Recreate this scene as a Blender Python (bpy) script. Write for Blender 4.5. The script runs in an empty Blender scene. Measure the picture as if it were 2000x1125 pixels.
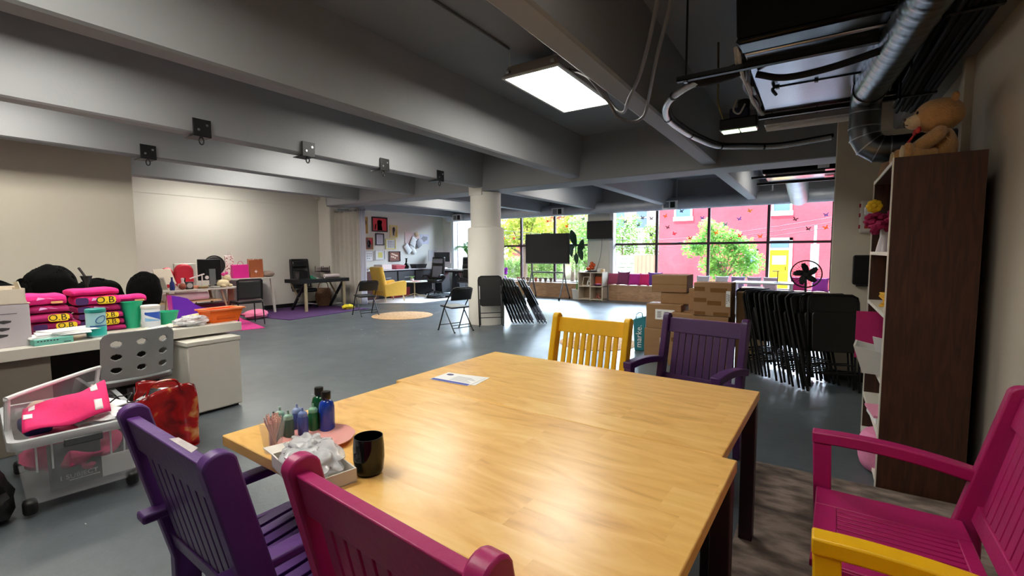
import bpy, bmesh, math, random
from mathutils import Vector, Matrix, Quaternion, noise as mnoise
R = math.radians
PI = math.pi
rnd = random.Random(7)
scene = bpy.context.scene
COL = scene.collection

# ------------------------------------------------------------------ camera
def make_camera():
    yaw, pit, rol = R(33.3), R(4.4), R(-.3)
    f = Vector((-math.sin(yaw)*math.cos(pit), math.cos(yaw)*math.cos(pit), -math.sin(pit)))
    r = Vector((math.cos(yaw), math.sin(yaw), 0)); u = r.cross(f)
    c, s = math.cos(rol), math.sin(rol)
    r, u = c*r+s*u, c*u-s*r
    cam = bpy.data.cameras.new('camera'); o = bpy.data.objects.new('camera', cam); COL.objects.link(o)
    cam.sensor_fit = 'HORIZONTAL'; cam.sensor_width = 36; cam.lens = 36*900/2000
    cam.clip_start = .05; cam.clip_end = 300
    o.matrix_world = Matrix(((r.x, u.x, -f.x, 0), (r.y, u.y, -f.y, 0), (r.z, u.z, -f.z, 1.4), (0, 0, 0, 1)))
    scene.camera = o
make_camera()

# ------------------------------------------------------------------ sky, sun, exposure
scene.view_settings.view_transform = 'Standard'
scene.view_settings.look = 'None'
scene.view_settings.gamma = 1
scene.view_settings.use_curve_mapping = False
scene.view_settings.exposure = 0.0
SKY = 2.2
CLOUD = 60.0
SUN = 6.5
w = bpy.data.worlds.new('world'); scene.world = w; w.use_nodes = True
nt = w.node_tree; nt.nodes.clear()
out = nt.nodes.new('ShaderNodeOutputWorld'); bg = nt.nodes.new('ShaderNodeBackground')
tc = nt.nodes.new('ShaderNodeTexCoord'); sep = nt.nodes.new('ShaderNodeSeparateXYZ')
ramp = nt.nodes.new('ShaderNodeValToRGB')
ramp.color_ramp.elements[0].position = .0; ramp.color_ramp.elements[0].color = (.74, .86, 1, 1)
ramp.color_ramp.elements[1].position = .8; ramp.color_ramp.elements[1].color = (.55, .74, 1, 1)
nt.links.new(tc.outputs['Generated'], sep.inputs[0]); nt.links.new(sep.outputs['Z'], ramp.inputs[0])
nt.links.new(ramp.outputs[0], bg.inputs[0])
# bright high cloud on the side the windows face, plainer sky behind the building
def rangen(sock, a, b, c, d):
    k = nt.nodes.new('ShaderNodeMapRange'); k.interpolation_type = 'SMOOTHSTEP'
    for i, v in enumerate((a, b, c, d)): k.inputs[i+1].default_value = v
    nt.links.new(sock, k.inputs[0]); return k.outputs[0]
my = nt.nodes.new('ShaderNodeMath'); my.operation = 'MULTIPLY'
nt.links.new(rangen(sep.outputs['Y'], -.02, .5, 0, 1), my.inputs[0]); nt.links.new(rangen(sep.outputs['Z'], .10, .34, .12, 1), my.inputs[1])
mb_ = nt.nodes.new('ShaderNodeMath'); mb_.operation = 'MULTIPLY_ADD'
nt.links.new(my.outputs[0], mb_.inputs[0]); mb_.inputs[1].default_value = CLOUD; mb_.inputs[2].default_value = SKY
nt.links.new(mb_.outputs[0], bg.inputs[1])
nt.links.new(bg.outputs[0], out.inputs[0])
sl = bpy.data.lights.new('sun', 'SUN'); so = bpy.data.objects.new('sun', sl); COL.objects.link(so)
sl.energy = SUN; sl.angle = R(2); sl.color = (1, .95, .87)
so.rotation_euler = (R(42), 0, R(-28)); so.location = (0, -10, 30)
# sky light portals in the window openings (they only guide the sampling of the sky)
for px0, px1 in ((-11.1, -5.75), (-5.0, .42)):
    pl = bpy.data.lights.new('sky_portal', 'AREA'); po = bpy.data.objects.new('sky_portal', pl); COL.objects.link(po)
    pl.shape = 'RECTANGLE'; pl.size = px1-px0; pl.size_y = 2.3; pl.cycles.is_portal = True
    po.location = ((px0+px1)/2, 13.35, 1.62); po.rotation_euler = (R(-90), 0, 0)
TROFFER = 26.0   # emission of the ceiling light diffusers
scene.cycles.max_bounces = 8
scene.cycles.diffuse_bounces = 5
scene.cycles.glossy_bounces = 4
scene.cycles.transmission_bounces = 6
scene.cycles.transparent_max_bounces = 12
scene.cycles.caustics_reflective = False
scene.cycles.caustics_refractive = False
scene.cycles.sample_clamp_indirect = 6.0

# ------------------------------------------------------------------ materials
MATS = {}
def add_thin(m, k):
    """lets light shine through thin things (leaves, curtains, stickers)"""
    n = m.node_tree.nodes; l = m.node_tree.links; b = n['Principled BSDF']; t = n.new('ShaderNodeBsdfTranslucent'); x = n.new('ShaderNodeMixShader')
    s = b.inputs['Base Color']
    if s.links: l.new(s.links[0].from_socket, t.inputs[0])
    else: t.inputs[0].default_value = s.default_value
    x.inputs[0].default_value = k; l.new(b.outputs[0], x.inputs[1]); l.new(t.outputs[0], x.inputs[2]); l.new(x.outputs[0], n['Material Output'].inputs[0])
def rgb(h):
    """sRGB 0-255 triple to linear"""
    o = []
    for c in h:
        c /= 255.
        o.append(c/12.92 if c <= .04045 else ((c+.055)/1.055)**2.4)
    return tuple(o)+(1,)
def mat(name, col, rough=.5, metal=0., var=.06, scale=8., bump=0., bscale=60., spec=.5, alpha=1., trans=0., emit=None, estr=0., ior=1.45, stretch=None, coat=0., sheen=0., thin=0.):
    if name in MATS: return MATS[name]
    m = bpy.data.materials.new(name); m.use_nodes = True; MATS[name] = m
    n = m.node_tree.nodes; l = m.node_tree.links
    b = n['Principled BSDF']
    c = rgb(col)
    t = n.new('ShaderNodeTexCoord'); mp = n.new('ShaderNodeMapping'); l.new(t.outputs['Object'], mp.inputs[0])
    if stretch: mp.inputs['Scale'].default_value = stretch
    if var > 0:
        nz = n.new('ShaderNodeTexNoise'); nz.inputs['Scale'].default_value = scale; nz.inputs['Detail'].default_value = 4
        l.new(mp.outputs[0], nz.inputs['Vector'])
        mx = n.new('ShaderNodeMix'); mx.data_type = 'RGBA'
        mx.inputs[6].default_value = tuple(min(1, v*(1-var*2)) for v in c[:3])+(1,)
        mx.inputs[7].default_value = tuple(min(1, v*(1+var*2)) for v in c[:3])+(1,)
        l.new(nz.outputs['Fac'], mx.inputs[0]); l.new(mx.outputs[2], b.inputs['Base Color'])
    else:
        b.inputs['Base Color'].default_value = c
    b.inputs['Roughness'].default_value = rough; b.inputs['Metallic'].default_value = metal
    b.inputs['Specular IOR Level'].default_value = spec; b.inputs['IOR'].default_value = ior
    if coat: b.inputs['Coat Weight'].default_value = coat; b.inputs['Coat Roughness'].default_value = .12
    if sheen: b.inputs['Sheen Weight'].default_value = sheen
    if alpha < 1: b.inputs['Alpha'].default_value = alpha
    if trans: b.inputs['Transmission Weight'].default_value = trans
    if emit:
        b.inputs['Emission Color'].default_value = rgb(emit); b.inputs['Emission Strength'].default_value = estr
    if thin: add_thin(m, thin)
    if bump:
        bz = n.new('ShaderNodeTexNoise'); bz.inputs['Scale'].default_value = bscale; bz.inputs['Detail'].default_value = 3
        l.new(mp.outputs[0], bz.inputs['Vector'])
        bp = n.new('ShaderNodeBump'); bp.inputs['Strength'].default_value = bump; bp.inputs['Distance'].default_value = .01
        l.new(bz.outputs['Fac'], bp.inputs['Height']); l.new(bp.outputs[0], b.inputs['Normal'])
    return m
def ramp_mat(name, cols, build, rough=.5, metal=0, bump=0, coat=0):
    """a material whose colour is a ramp over a factor that build(nodes, links, coords) returns"""
    m = bpy.data.materials.new(name); m.use_nodes = True; MATS[name] = m
    n = m.node_tree.nodes; l = m.node_tree.links; b = n['Principled BSDF']
    t = n.new('ShaderNodeTexCoord')
    fac = build(n, l, t)
    r = n.new('ShaderNodeValToRGB'); e = r.color_ramp.elements
    e[0].position, e[0].color = cols[0][0], rgb(cols[0][1])
    e[1].position, e[1].color = cols[-1][0], rgb(cols[-1][1])
    for p, c in cols[1:-1]:
        k = e.new(p); k.color = rgb(c)
    l.new(fac, r.inputs[0]); l.new(r.outputs[0], b.inputs['Base Color'])
    b.inputs['Roughness'].default_value = rough; b.inputs['Metallic'].default_value = metal
    if coat: b.inputs['Coat Weight'].default_value = coat; b.inputs['Coat Roughness'].default_value = .15
    if bump:
        bp = n.new('ShaderNodeBump'); bp.inputs['Strength'].default_value = bump; bp.inputs['Distance'].default_value = .01
        l.new(fac, bp.inputs['Height']); l.new(bp.outputs[0], b.inputs['Normal'])
    return m
def noise_fac(scale, detail=4, stretch=(1, 1, 1), dist=0):
    def f(n, l, t):
        mp = n.new('ShaderNodeMapping'); mp.inputs['Scale'].default_value = stretch
        l.new(t.outputs['Object'], mp.inputs[0])
        z = n.new('ShaderNodeTexNoise'); z.inputs['Scale'].default_value = scale; z.inputs['Detail'].default_value = detail
        z.inputs['Distortion'].default_value = dist
        l.new(mp.outputs[0], z.inputs['Vector']); return z.outputs['Fac']
    return f
def math_node(n, l, op, a, b=None):
    k = n.new('ShaderNodeMath'); k.operation = op
    for i, v in enumerate((a, b)):
        if v is None: continue
        if isinstance(v, (int, float)): k.inputs[i].default_value = v
        else: l.new(v, k.inputs[i])
    return k.outputs[0]

# ------------------------------------------------------------------ mesh builder
class MB:
    def __init__(s): s.v = []; s.f = []; s.m = []; s.cur = 0; s.T = Matrix()
    def add(s, vs, fs):
        b = len(s.v)
        s.v += [tuple(s.T @ Vector(p)) for p in vs]
        for q in fs: s.f.append([b+i for i in q]); s.m.append(s.cur)
        return s
    def box(s, a, b, rz=0, piv=None):
        x0, y0, z0 = [min(p, q) for p, q in zip(a, b)]; x1, y1, z1 = [max(p, q) for p, q in zip(a, b)]
        vs = [Vector(p) for p in ((x0, y0, z0), (x1, y0, z0), (x1, y1, z0), (x0, y1, z0), (x0, y0, z1), (x1, y0, z1), (x1, y1, z1), (x0, y1, z1))]
        if rz:
            c = Vector(piv) if piv else Vector(((x0+x1)/2, (y0+y1)/2, 0)); m = Matrix.Rotation(rz, 3, 'Z')
            vs = [m @ (p-c)+c for p in vs]
        return s.add(vs, [(0, 3, 2, 1), (4, 5, 6, 7), (0, 1, 5, 4), (1, 2, 6, 5), (2, 3, 7, 6), (3, 0, 4, 7)])
    def hexa(s, bot, top):
        """box from 4 bottom and 4 top corners (counter-clockwise)"""
        return s.add(list(bot)+list(top), [(0, 3, 2, 1), (4, 5, 6, 7), (0, 1, 5, 4), (1, 2, 6, 5), (2, 3, 7, 6), (3, 0, 4, 7)])
    def bar(s, p, q, w, h, up=(0, 0, 1)):
        """rectangular bar from p to q, w across, h along 'up'"""
        p, q = Vector(p), Vector(q); d = (q-p).normalized(); u = Vector(up)
        if abs(d.dot(u)) > .98: u = Vector((0, 1, 0))
        r = d.cross(u).normalized()*w/2; u = r.cross(d).normalized()*h/2
        k = [p-r-u, p+r-u, p+r+u, p-r+u, q-r-u, q+r-u, q+r+u, q-r+u]
        return s.add(k, [(0, 1, 2, 3), (4, 7, 6, 5), (0, 4, 5, 1), (1, 5, 6, 2), (2, 6, 7, 3), (3, 7, 4, 0)])
    def tube(s, path, r, n=8, closed=False, cap=True):
        P = [Vector(p) for p in path]; m = len(P)
        rr = r if isinstance(r, (list, tuple)) else [r]*m
        T = []
        for i in range(m):
            a = P[(i-1) % m] if (closed or i > 0) else P[i]; b = P[(i+1) % m] if (closed or i < m-1) else P[i]
            T.append((b-a).normalized())
        u = Vector((0, 0, 1)) if abs(T[0].z) < .9 else Vector((1, 0, 0))
        u = (u-T[0]*u.dot(T[0])).normalized(); vs = []
        for i in range(m):
            u = (u-T[i]*u.dot(T[i]))
            u = u.normalized() if u.length > 1e-6 else T[i].orthogonal().normalized()
            v = T[i].cross(u)
            for k in range(n):
                a = 2*PI*k/n; vs.append(P[i]+(u*math.cos(a)+v*math.sin(a))*rr[i])
        fs = []
        for i in range(m if closed else m-1):
            j = (i+1) % m
            for k in range(n): fs.append((i*n+k, i*n+(k+1) % n, j*n+(k+1) % n, j*n+k))
        if cap and not closed: fs.append(tuple(range(n-1, -1, -1))); fs.append(tuple((m-1)*n+k for k in range(n)))
        return s.add(vs, fs)
    def cyl(s, p, q, r, r2=None, n=16): return s.tube([p, q], [r, r if r2 is None else r2], n)
    def lathe(s, prof, c=(0, 0, 0), n=24, sx=1, sy=1):
        vs = []; fs = []; m = len(prof)
        for (r, z) in prof:
            for k in range(n): a = 2*PI*k/n; vs.append((c[0]+r*math.cos(a)*sx, c[1]+r*math.sin(a)*sy, c[2]+z))
        for i in range(m-1):
            for k in range(n): fs.append((i*n+k, i*n+(k+1) % n, (i+1)*n+(k+1) % n, (i+1)*n+k))
        if prof[0][0] > 1e-5: fs.append(tuple(range(n-1, -1, -1)))
        if prof[-1][0] > 1e-5: fs.append(tuple((m-1)*n+k for k in range(n)))
        return s.add(vs, fs)
    def ell(s, c, r, n=16, m=10, nz=0, seed=0, nsc=4, rot=None):
        if isinstance(r, (int, float)): r = (r, r, r)
        vs = []; fs = []
        for i in range(m+1):
            t = PI*i/m
            for k in range(n):
                a = 2*PI*k/n; d = Vector((math.sin(t)*math.cos(a), math.sin(t)*math.sin(a), -math.cos(t)))
                q = 1+(nz*mnoise.noise(d*nsc*.5+Vector((seed*3.7, seed, 0))) if nz else 0)
                p = Vector((d.x*r[0]*q, d.y*r[1]*q, d.z*r[2]*q))
                if rot: p = rot @ p
                vs.append(p+Vector(c))
        for i in range(m):
            for k in range(n): fs.append((i*n+k, i*n+(k+1) % n, (i+1)*n+(k+1) % n, (i+1)*n+k))
        return s.add(vs, fs)
    def prism(s, poly, M, th):
        """2D polygon (ccw) in the XY plane of matrix M, thickness th along its Z"""
        n = len(poly)
        vs = [M @ Vector((x, y, 0)) for x, y in poly]+[M @ Vector((x, y, th)) for x, y in poly]
        fs = [tuple(range(n-1, -1, -1)), tuple(range(n, 2*n))]+[(i, (i+1) % n, n+(i+1) % n, n+i) for i in range(n)]
        return s.add(vs, fs)
    def grid(s, fn, nu, nv):
        vs = [fn(i/nu, j/nv) for j in range(nv+1) for i in range(nu+1)]
        w = nu+1
        return s.add(vs, [(j*w+i, j*w+i+1, (j+1)*w+i+1, (j+1)*w+i) for j in range(nv) for i in range(nu)])
    def build(s, name, m, parent=None, bevel=0, subd=0, solid=0, smooth=40, loc=None, rz=0, seg=2):
        me = bpy.data.meshes.new(name); me.from_pydata(s.v, [], s.f)
        ms = m if isinstance(m, (list, tuple)) else [m]
        for k in ms: me.materials.append(k)
        if len(ms) > 1: me.polygons.foreach_set('material_index', [min(i, len(ms)-1) for i in s.m])
        bm = bmesh.new(); bm.from_mesh(me); bmesh.ops.remove_doubles(bm, verts=bm.verts, dist=1e-6); bmesh.ops.recalc_face_normals(bm, faces=bm.faces); bm.to_mesh(me); bm.free()
        if smooth:
            me.polygons.foreach_set('use_smooth', [True]*len(me.polygons)); me.set_sharp_from_angle(angle=R(smooth))
        o = bpy.data.objects.new(name, me); COL.objects.link(o)
        if parent: o.parent = parent
        if loc: o.location = loc
        if rz: o.rotation_euler = (0, 0, rz)
        if solid: k = o.modifiers.new('solid', 'SOLIDIFY'); k.thickness = solid; k.offset = 0
        if bevel: k = o.modifiers.new('bevel', 'BEVEL'); k.width = bevel; k.segments = seg; k.limit_method = 'ANGLE'; k.angle_limit = R(38); k.harden_normals = False
        if subd: k = o.modifiers.new('subd', 'SUBSURF'); k.levels = subd; k.render_levels = subd
        return o

def rrect(w, h, r, n=5, c=(0, 0)):
    """rounded rectangle outline, ccw"""
    p = []
    for sx, sy, a0 in ((1, -1, -90), (1, 1, 0), (-1, 1, 90), (-1, -1, 180)):
        for k in range(n+1):
            a = R(a0+90*k/n); p.append((c[0]+sx*(w/2-r)+r*math.cos(a), c[1]+sy*(h/2-r)+r*math.sin(a)))
    return p
def frame(o, x, y):
    """matrix with origin o, X axis x, Y axis y"""
    x = Vector(x).normalized(); z = x.cross(Vector(y)).normalized(); y = z.cross(x)
    return Matrix(((x.x, y.x, z.x, o[0]), (x.y, y.y, z.y, o[1]), (x.z, y.z, z.z, o[2]), (0, 0, 0, 1)))
def smoothpath(pts, n=6):
    """Catmull-Rom through pts"""
    P = [Vector(p) for p in pts]; P = [P[0]*2-P[1]]+P+[P[-1]*2-P[-2]]; o = []
    for i in range(1, len(P)-2):
        for k in range(n):
            t = k/n; a, b, c, d = P[i-1:i+3]
            o.append(.5*((2*b)+(c-a)*t+(2*a-5*b+4*c-d)*t*t+(3*b-a-3*c+d)*t**3))
    o.append(P[-2]); return o

# ------------------------------------------------------------------ scene graph
def tag(o, label=None, cat=None, group=None, kind=None):
    if label: o['label'] = label
    if cat: o['category'] = cat
    if group: o['group'] = group
    if kind: o['kind'] = kind
    return o
def thing(name, label, cat, loc=(0, 0, 0), rz=0, group=None):
    o = bpy.data.objects.new(name, None); o.empty_display_size = .1; COL.objects.link(o)
    o.location = loc; o.rotation_euler = (0, 0, rz); return tag(o, label, cat, group)
def struct(name, mb, m, **k): return tag(mb.build(name, m, **k), kind='structure')
KIDS = {}
def copy_tree(o, loc=None, rz=None, label=None, group=None, parent=None):
    c = o.copy(); COL.objects.link(c)
    if parent: c.parent = parent
    if loc is not None: c.location = loc
    if rz is not None: c.rotation_euler = rz if isinstance(rz, (tuple, list)) else (0, 0, rz)
    if label: c['label'] = label
    if group: c['group'] = group
    for ch in [k for k in o.children]: copy_tree(ch, parent=c)
    return c
def text_mb(txt, size, M, depth=.0006, font_scale=(1, 1)):
    """lettering as a mesh builder, centred at matrix M (text in its XY plane)"""
    cu = bpy.data.curves.new('letters', 'FONT'); cu.body = txt; cu.size = size; cu.align_x = 'CENTER'; cu.align_y = 'CENTER'; cu.extrude = depth
    cu.resolution_u = 3
    o = bpy.data.objects.new('letters', cu); COL.objects.link(o)
    dg = bpy.context.evaluated_depsgraph_get(); me = o.evaluated_get(dg).to_mesh()
    mb = MB(); mb.add([M @ Vector((v.co.x*font_scale[0], v.co.y*font_scale[1], v.co.z)) for v in me.vertices], [tuple(p.vertices) for p in me.polygons])
    o.evaluated_get(dg).to_mesh_clear(); bpy.data.objects.remove(o); bpy.data.curves.remove(cu)
    return mb
# ================================================================== SETTING
wall_m = mat('wall_paint', (206, 198, 182), .75, var=.02, scale=2, bump=.06, bscale=90)
wall_w = mat('white_wall_paint', (224, 220, 211), .75, var=.015, scale=2, bump=.05, bscale=90)
conc = mat('grey_ceiling_paint', (131, 133, 137), .62, var=.05, scale=1.6, bump=.12, bscale=35)
conc_b = mat('grey_beam_paint', (140, 141, 144), .6, var=.05, scale=1.3, bump=.12, bscale=30)
black_m = mat('black_vinyl', (18, 18, 19), .45, var=.03)
def floor_build(n, l, t):
    a = noise_fac(.7, 6)(n, l, t); b = noise_fac(9, 4, (1, 1.6, 1))(n, l, t)
    return math_node(n, l, 'ADD', math_node(n, l, 'MULTIPLY', a, .65), math_node(n, l, 'MULTIPLY', b, .35))
floor_m = ramp_mat('floor_epoxy', [(.1, (60, 66, 71)), (.5, (78, 85, 90)), (.9, (98, 105, 110))], floor_build, .36)
_b = floor_m.node_tree.nodes['Principled BSDF']
_n, _l = floor_m.node_tree.nodes, floor_m.node_tree.links
_t = _n.new('ShaderNodeTexCoord'); _z = noise_fac(2.2, 5)(_n, _l, _t)
_mr = _n.new('ShaderNodeMapRange'); _mr.inputs[1].default_value = .1; _mr.inputs[2].default_value = .9; _mr.inputs[3].default_value = .27; _mr.inputs[4].default_value = .46
_l.new(_z, _mr.inputs[0]); _l.new(_mr.outputs[0], _b.inputs['Roughness'])
_z2 = noise_fac(40, 3)(_n, _l, _t); _bp = _n.new('ShaderNodeBump'); _bp.inputs['Strength'].default_value = .08; _bp.inputs['Distance'].default_value = .01
_l.new(_z2, _bp.inputs['Height']); _l.new(_bp.outputs[0], _b.inputs['Normal'])

struct('floor', MB().box((-12, -3.2, -.2), (1.2, 13.4, 0)), floor_m, smooth=0)
struct('ceiling', MB().box((-12, -3.2, 3.3), (1.6, 13.4, 3.6)), conc, smooth=0)
struct('wall_left', MB().box((-11.9, 2.3, 0), (-11.5, 13.4, 3.3)), wall_w, smooth=0)
struct('wall_corner', MB().box((-11.9, -3.2, 0), (-7.7, 2.45, 3.3)), wall_m, smooth=0)
struct('wall_back', MB().box((-12, -3.2, 0), (1.6, -3.0, 3.3)), wall_m, smooth=0)
struct('wall_right', MB().box((.8, -3.2, 0), (1.2, 6.3, 2.62)), wall_m, smooth=0)
struct('wall_partition', MB().box((.15, 6.1, 0), (.82, 6.28, 3.3)), wall_m, smooth=0, bevel=.006)
struct('wall_end', MB().box((.8, 6.2, 0), (1.2, 13.4, 3.3)), wall_w, smooth=0)
struct('wall_window', MB().box((-12, 13.0, 0), (1.2, 13.4, .42)).box((.42, 13.0, .42), (1.2, 13.4, 2.8)).box((-11.9, 12.9, 0), (-11.12, 13.4, 2.8)), wall_w, smooth=0)
struct('trim_ledge', MB().box((-11.5, 7.7, 2.86), (-11.36, 12.9, 3.3)), wall_w, smooth=0)
struct('trim_wall_ridge', MB().box((-11.5, 2.5, 2.66), (-11.485, 7.0, 2.69)), wall_w, smooth=0)
# joists and the girder they frame into
BX = (-9.0, -7.2, -5.42, -3.41, -1.31, .8)
def joist(x, y0, y1, w0=.095, w1=.15, zb=2.63):
    n = 6; mb = MB(); prof = [(-w0, zb+.015), (-w0+.02, zb), (w0-.02, zb), (w0, zb+.015), (w1, 3.32), (-w1, 3.32)]
    M = Matrix(((1, 0, 0, x), (0, 0, -1, y1), (0, 1, 0, 0), (0, 0, 0, 1)))
    return mb.prism(prof, M, y1-y0)
for x in BX:
    y0 = 2.4 if x < -7.8 else -3.05
    if x == .8: struct('ceiling_beam', joist(x, -3.05, 7.15, .19, .22, 2.62), conc_b, smooth=25)
    else: struct('ceiling_beam', joist(x, y0, 7.15), conc_b, smooth=25)
for x in (-10.75, -9.0, -7.2, -5.42, -3.41, -1.31, .75):
    struct('ceiling_beam', joist(x, 7.6, 13.0), conc_b, smooth=25)
struct('ceiling_girder', MB().box((-10.12, 7.1, 2.57), (1.2, 7.65, 3.32)), conc_b, smooth=0, bevel=.02)
struct('trim_window_beam', MB().box((-11.9, 12.96, 2.78), (1.2, 13.36, 3.32)), conc_b, smooth=0)
struct('pillar_square', MB().box((-11.5, 7.78, 0), (-10.98, 8.2, 3.3)), wall_w, smooth=0, bevel=.03)
struct('pillar_round', MB().lathe([(.36, 0), (.36, 1.86), (.345, 1.885), (.30, 1.9), (.30, 2.56)], (-5.46, 7.38, 0), 40).box((-5.63, 7.07, 2.5), (-5.33, 7.5, 3.31)), wall_w, smooth=35)
struct('pillar_window', MB().box((-5.74, 12.9, 0), (-5.06, 13.38, 2.8)), wall_w, smooth=0)
struct('baseboard_left', MB().box((-11.5, 2.45, 0), (-11.48, 12.9, .1)), black_m, smooth=0)
struct('baseboard_corner', MB().box((-7.7, -3, 0), (-7.68, 2.47, .1)), black_m, smooth=0)
struct('baseboard_partition', MB().box((.13, 6.08, 0), (.8, 6.1, .1)).box((.13, 6.08, 0), (.15, 6.28, .1)), black_m, smooth=0)
struct('baseboard_right', MB().box((.78, -3, 0), (.8, 6.1, .1)), black_m, smooth=0)

# windows
win_f = mat('window_frame_dark', (62, 44, 50), .5, var=.03)
win_w = mat('window_frame_white', (225, 226, 228), .5, var=.02)
gl = bpy.data.materials.new('window_glass'); gl.use_nodes = True
n = gl.node_tree.nodes; l = gl.node_tree.links; n.remove(n['Principled BSDF'])
tr = n.new('ShaderNodeBsdfTransparent'); tr.inputs[0].default_value = (.97, .985, .98, 1)
gg = n.new('ShaderNodeBsdfGlossy'); gg.inputs['Roughness'].default_value = .02
fr = n.new('ShaderNodeFresnel'); fr.inputs[0].default_value = 1.35; mx = n.new('ShaderNodeMixShader')
l.new(fr.outputs[0], mx.inputs[0]); l.new(tr.outputs[0], mx.inputs[1]); l.new(gg.outputs[0], mx.inputs[2])
l.new(mx.outputs[0], n['Material Output'].inputs[0]); MATS['window_glass'] = gl
def window(name, x0, x1, muls):
    fm = MB()
    z0, z1, y0, y1 = .42, 2.8, 13.14, 13.22
    for x in muls: fm.box((x-.032, y0, z0), (x+.032, y1, z1))
    for a, b in ((z0, z0+.05), (1.59, 1.65), (z1-.05, z1)): fm.box((x0, y0+.004, a), (x1, y1-.004, b))
    f = struct(name, fm, win_f, smooth=0)
    ed = sorted(muls)
    for a, b in zip(ed[:-1], ed[1:]):
        for c, d in ((z0+.05, 1.59), (1.65, z1-.05)):
            MB().box((a+.03, 13.175, c), (b-.03, 13.181, d)).build('pane', gl, f, smooth=0)
window('window_1', -11.12, -5.74, (-11.09, -10.28, -8.26, -7.0, -5.77))
window('window_2', -5.06, .42, (-5.0, -3.752, -2.385, -.998, .327))
struct('trim_1', MB().box((-5.07, 12.93, .42), (-4.95, 13.15, 2.8)), win_w, smooth=0)
struct('trim_2', MB().box((-11.12, 12.93, .42), (-11.04, 13.15, 2.8)), win_w, smooth=0)

# ------------------------------------------------------------------ ceiling lights
alu = mat('white_enamel', (208, 206, 200), .4, var=.02)
def diff_build(n, l, t):
    s = n.new('ShaderNodeSeparateXYZ'); l.new(t.outputs['Object'], s.inputs[0])
    return s.outputs['X']
dm = bpy.data.materials.new('light_diffuser'); dm.use_nodes = True
n = dm.node_tree.nodes; l = dm.node_tree.links; b = n['Principled BSDF']
b.inputs['Base Color'].default_value = (.9, .9, .88, 1); b.inputs['Emission Color'].default_value = (1, .965, .87, 1)
# two tubes show through the lens as brighter bands
t = n.new('ShaderNodeTexCoord'); sx = n.new('ShaderNodeSeparateXYZ'); l.new(t.outputs['Object'], sx.inputs[0])
ab = math_node(n, l, 'ABSOLUTE', sx.outputs['X']); d = math_node(n, l, 'ABSOLUTE', math_node(n, l, 'SUBTRACT', ab, .15))
band = math_node(n, l, 'SUBTRACT', 1.22, math_node(n, l, 'MULTIPLY', d, 3.2))
l.new(math_node(n, l, 'MULTIPLY', band, TROFFER), b.inputs['Emission Strength']); MATS['light_diffuser'] = dm
def troffer(x, y, label, z=3.06, group=None, dm_=None):
    t = thing('ceiling_light', label, 'ceiling light', (x, y, z), 0, group)
    h = MB()
    h.hexa([(-.3, -.64, .0), (.3, -.64, .0), (.3, .64, .0), (-.3, .64, .0)], [(-.26, -.6, .11), (.26, -.6, .11), (.26, .6, .11), (-.26, .6, .11)])
    h.build('housing', mat('light_housing', (150, 140, 132), .5, var=.03), t, smooth=0, bevel=.004)
    f = MB()
    for a, b_ in (((-.305, -.645, -.012), (-.28, .645, .006)), ((.28, -.645, -.012), (.305, .645, .006)), ((-.28, -.645, -.012), (.28, -.62, .006)), ((-.28, .62, -.012), (.28, .645, .006))): f.box(a, b_)
    f.build('frame', alu, t, smooth=0)
    MB().box((-.28, -.62, -.006), (.28, .62, -.001)).build('diffuser', dm_ or dm, t, smooth=0)
    for sx_ in (-.24, .24):
        for sy in (-.6, .6):
            MB().cyl((sx_, sy, .1), (sx_, sy, 3.31-z), .006, n=6).build('hanger', alu, t)
            MB().box((sx_-.02, sy+(.01 if sy > 0 else -.05), .03), (sx_+.02, sy+(.05 if sy > 0 else -.01), .06)).build('clip', mat('zinc', (190, 190, 190), .3, 1.0, var=.03), t, bevel=.006)
    return t
troffer(-2.26, 4.39, 'lit ceiling panel light hanging between two grey beams above the wooden table')
for x, y, s in ((-4.4, 4.6, 'third'), (-6.3, 4.6, 'fourth'), (-8.1, 4.6, 'fifth'), (-10.3, 4.9, 'last')):
    troffer(x, y, 'lit ceiling panel light in the %s beam bay, towards the cream side wall' % s, 3.12)
for x, y, s in ((-4.4, .9, 'third'), (-6.3, .9, 'fourth'), (-2.3, .35, 'second')):
    troffer(x, y, 'lit ceiling panel light in the %s beam bay, over the near end of the room' % s, 3.12)

for x, y, s in ((-4.4, 9.7, 'beside the round pillar'), (-8.1, 9.9, 'over the office corner'), (-.3, 10.2, 'over the bench end')):
    troffer(x, y, 'unseen fill light panel added beyond the girder, %s' % s, 3.14)  # hidden panels added to brighten the pier and bench side

dim = dm.copy(); dim.name = 'fill_diffuser_dim'
for k in dim.node_tree.nodes:
    if k.type == 'MATH' and k.operation == 'MULTIPLY' and abs(k.inputs[1].default_value-TROFFER) < 1e-4: k.inputs[1].default_value = TROFFER*.28
troffer(-.30, 1.1, 'unseen dim fill light panel added in the beam bay straight above the near table end', 3.12, None, dim)  # weak panel added out of view to brighten the right wall
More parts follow.
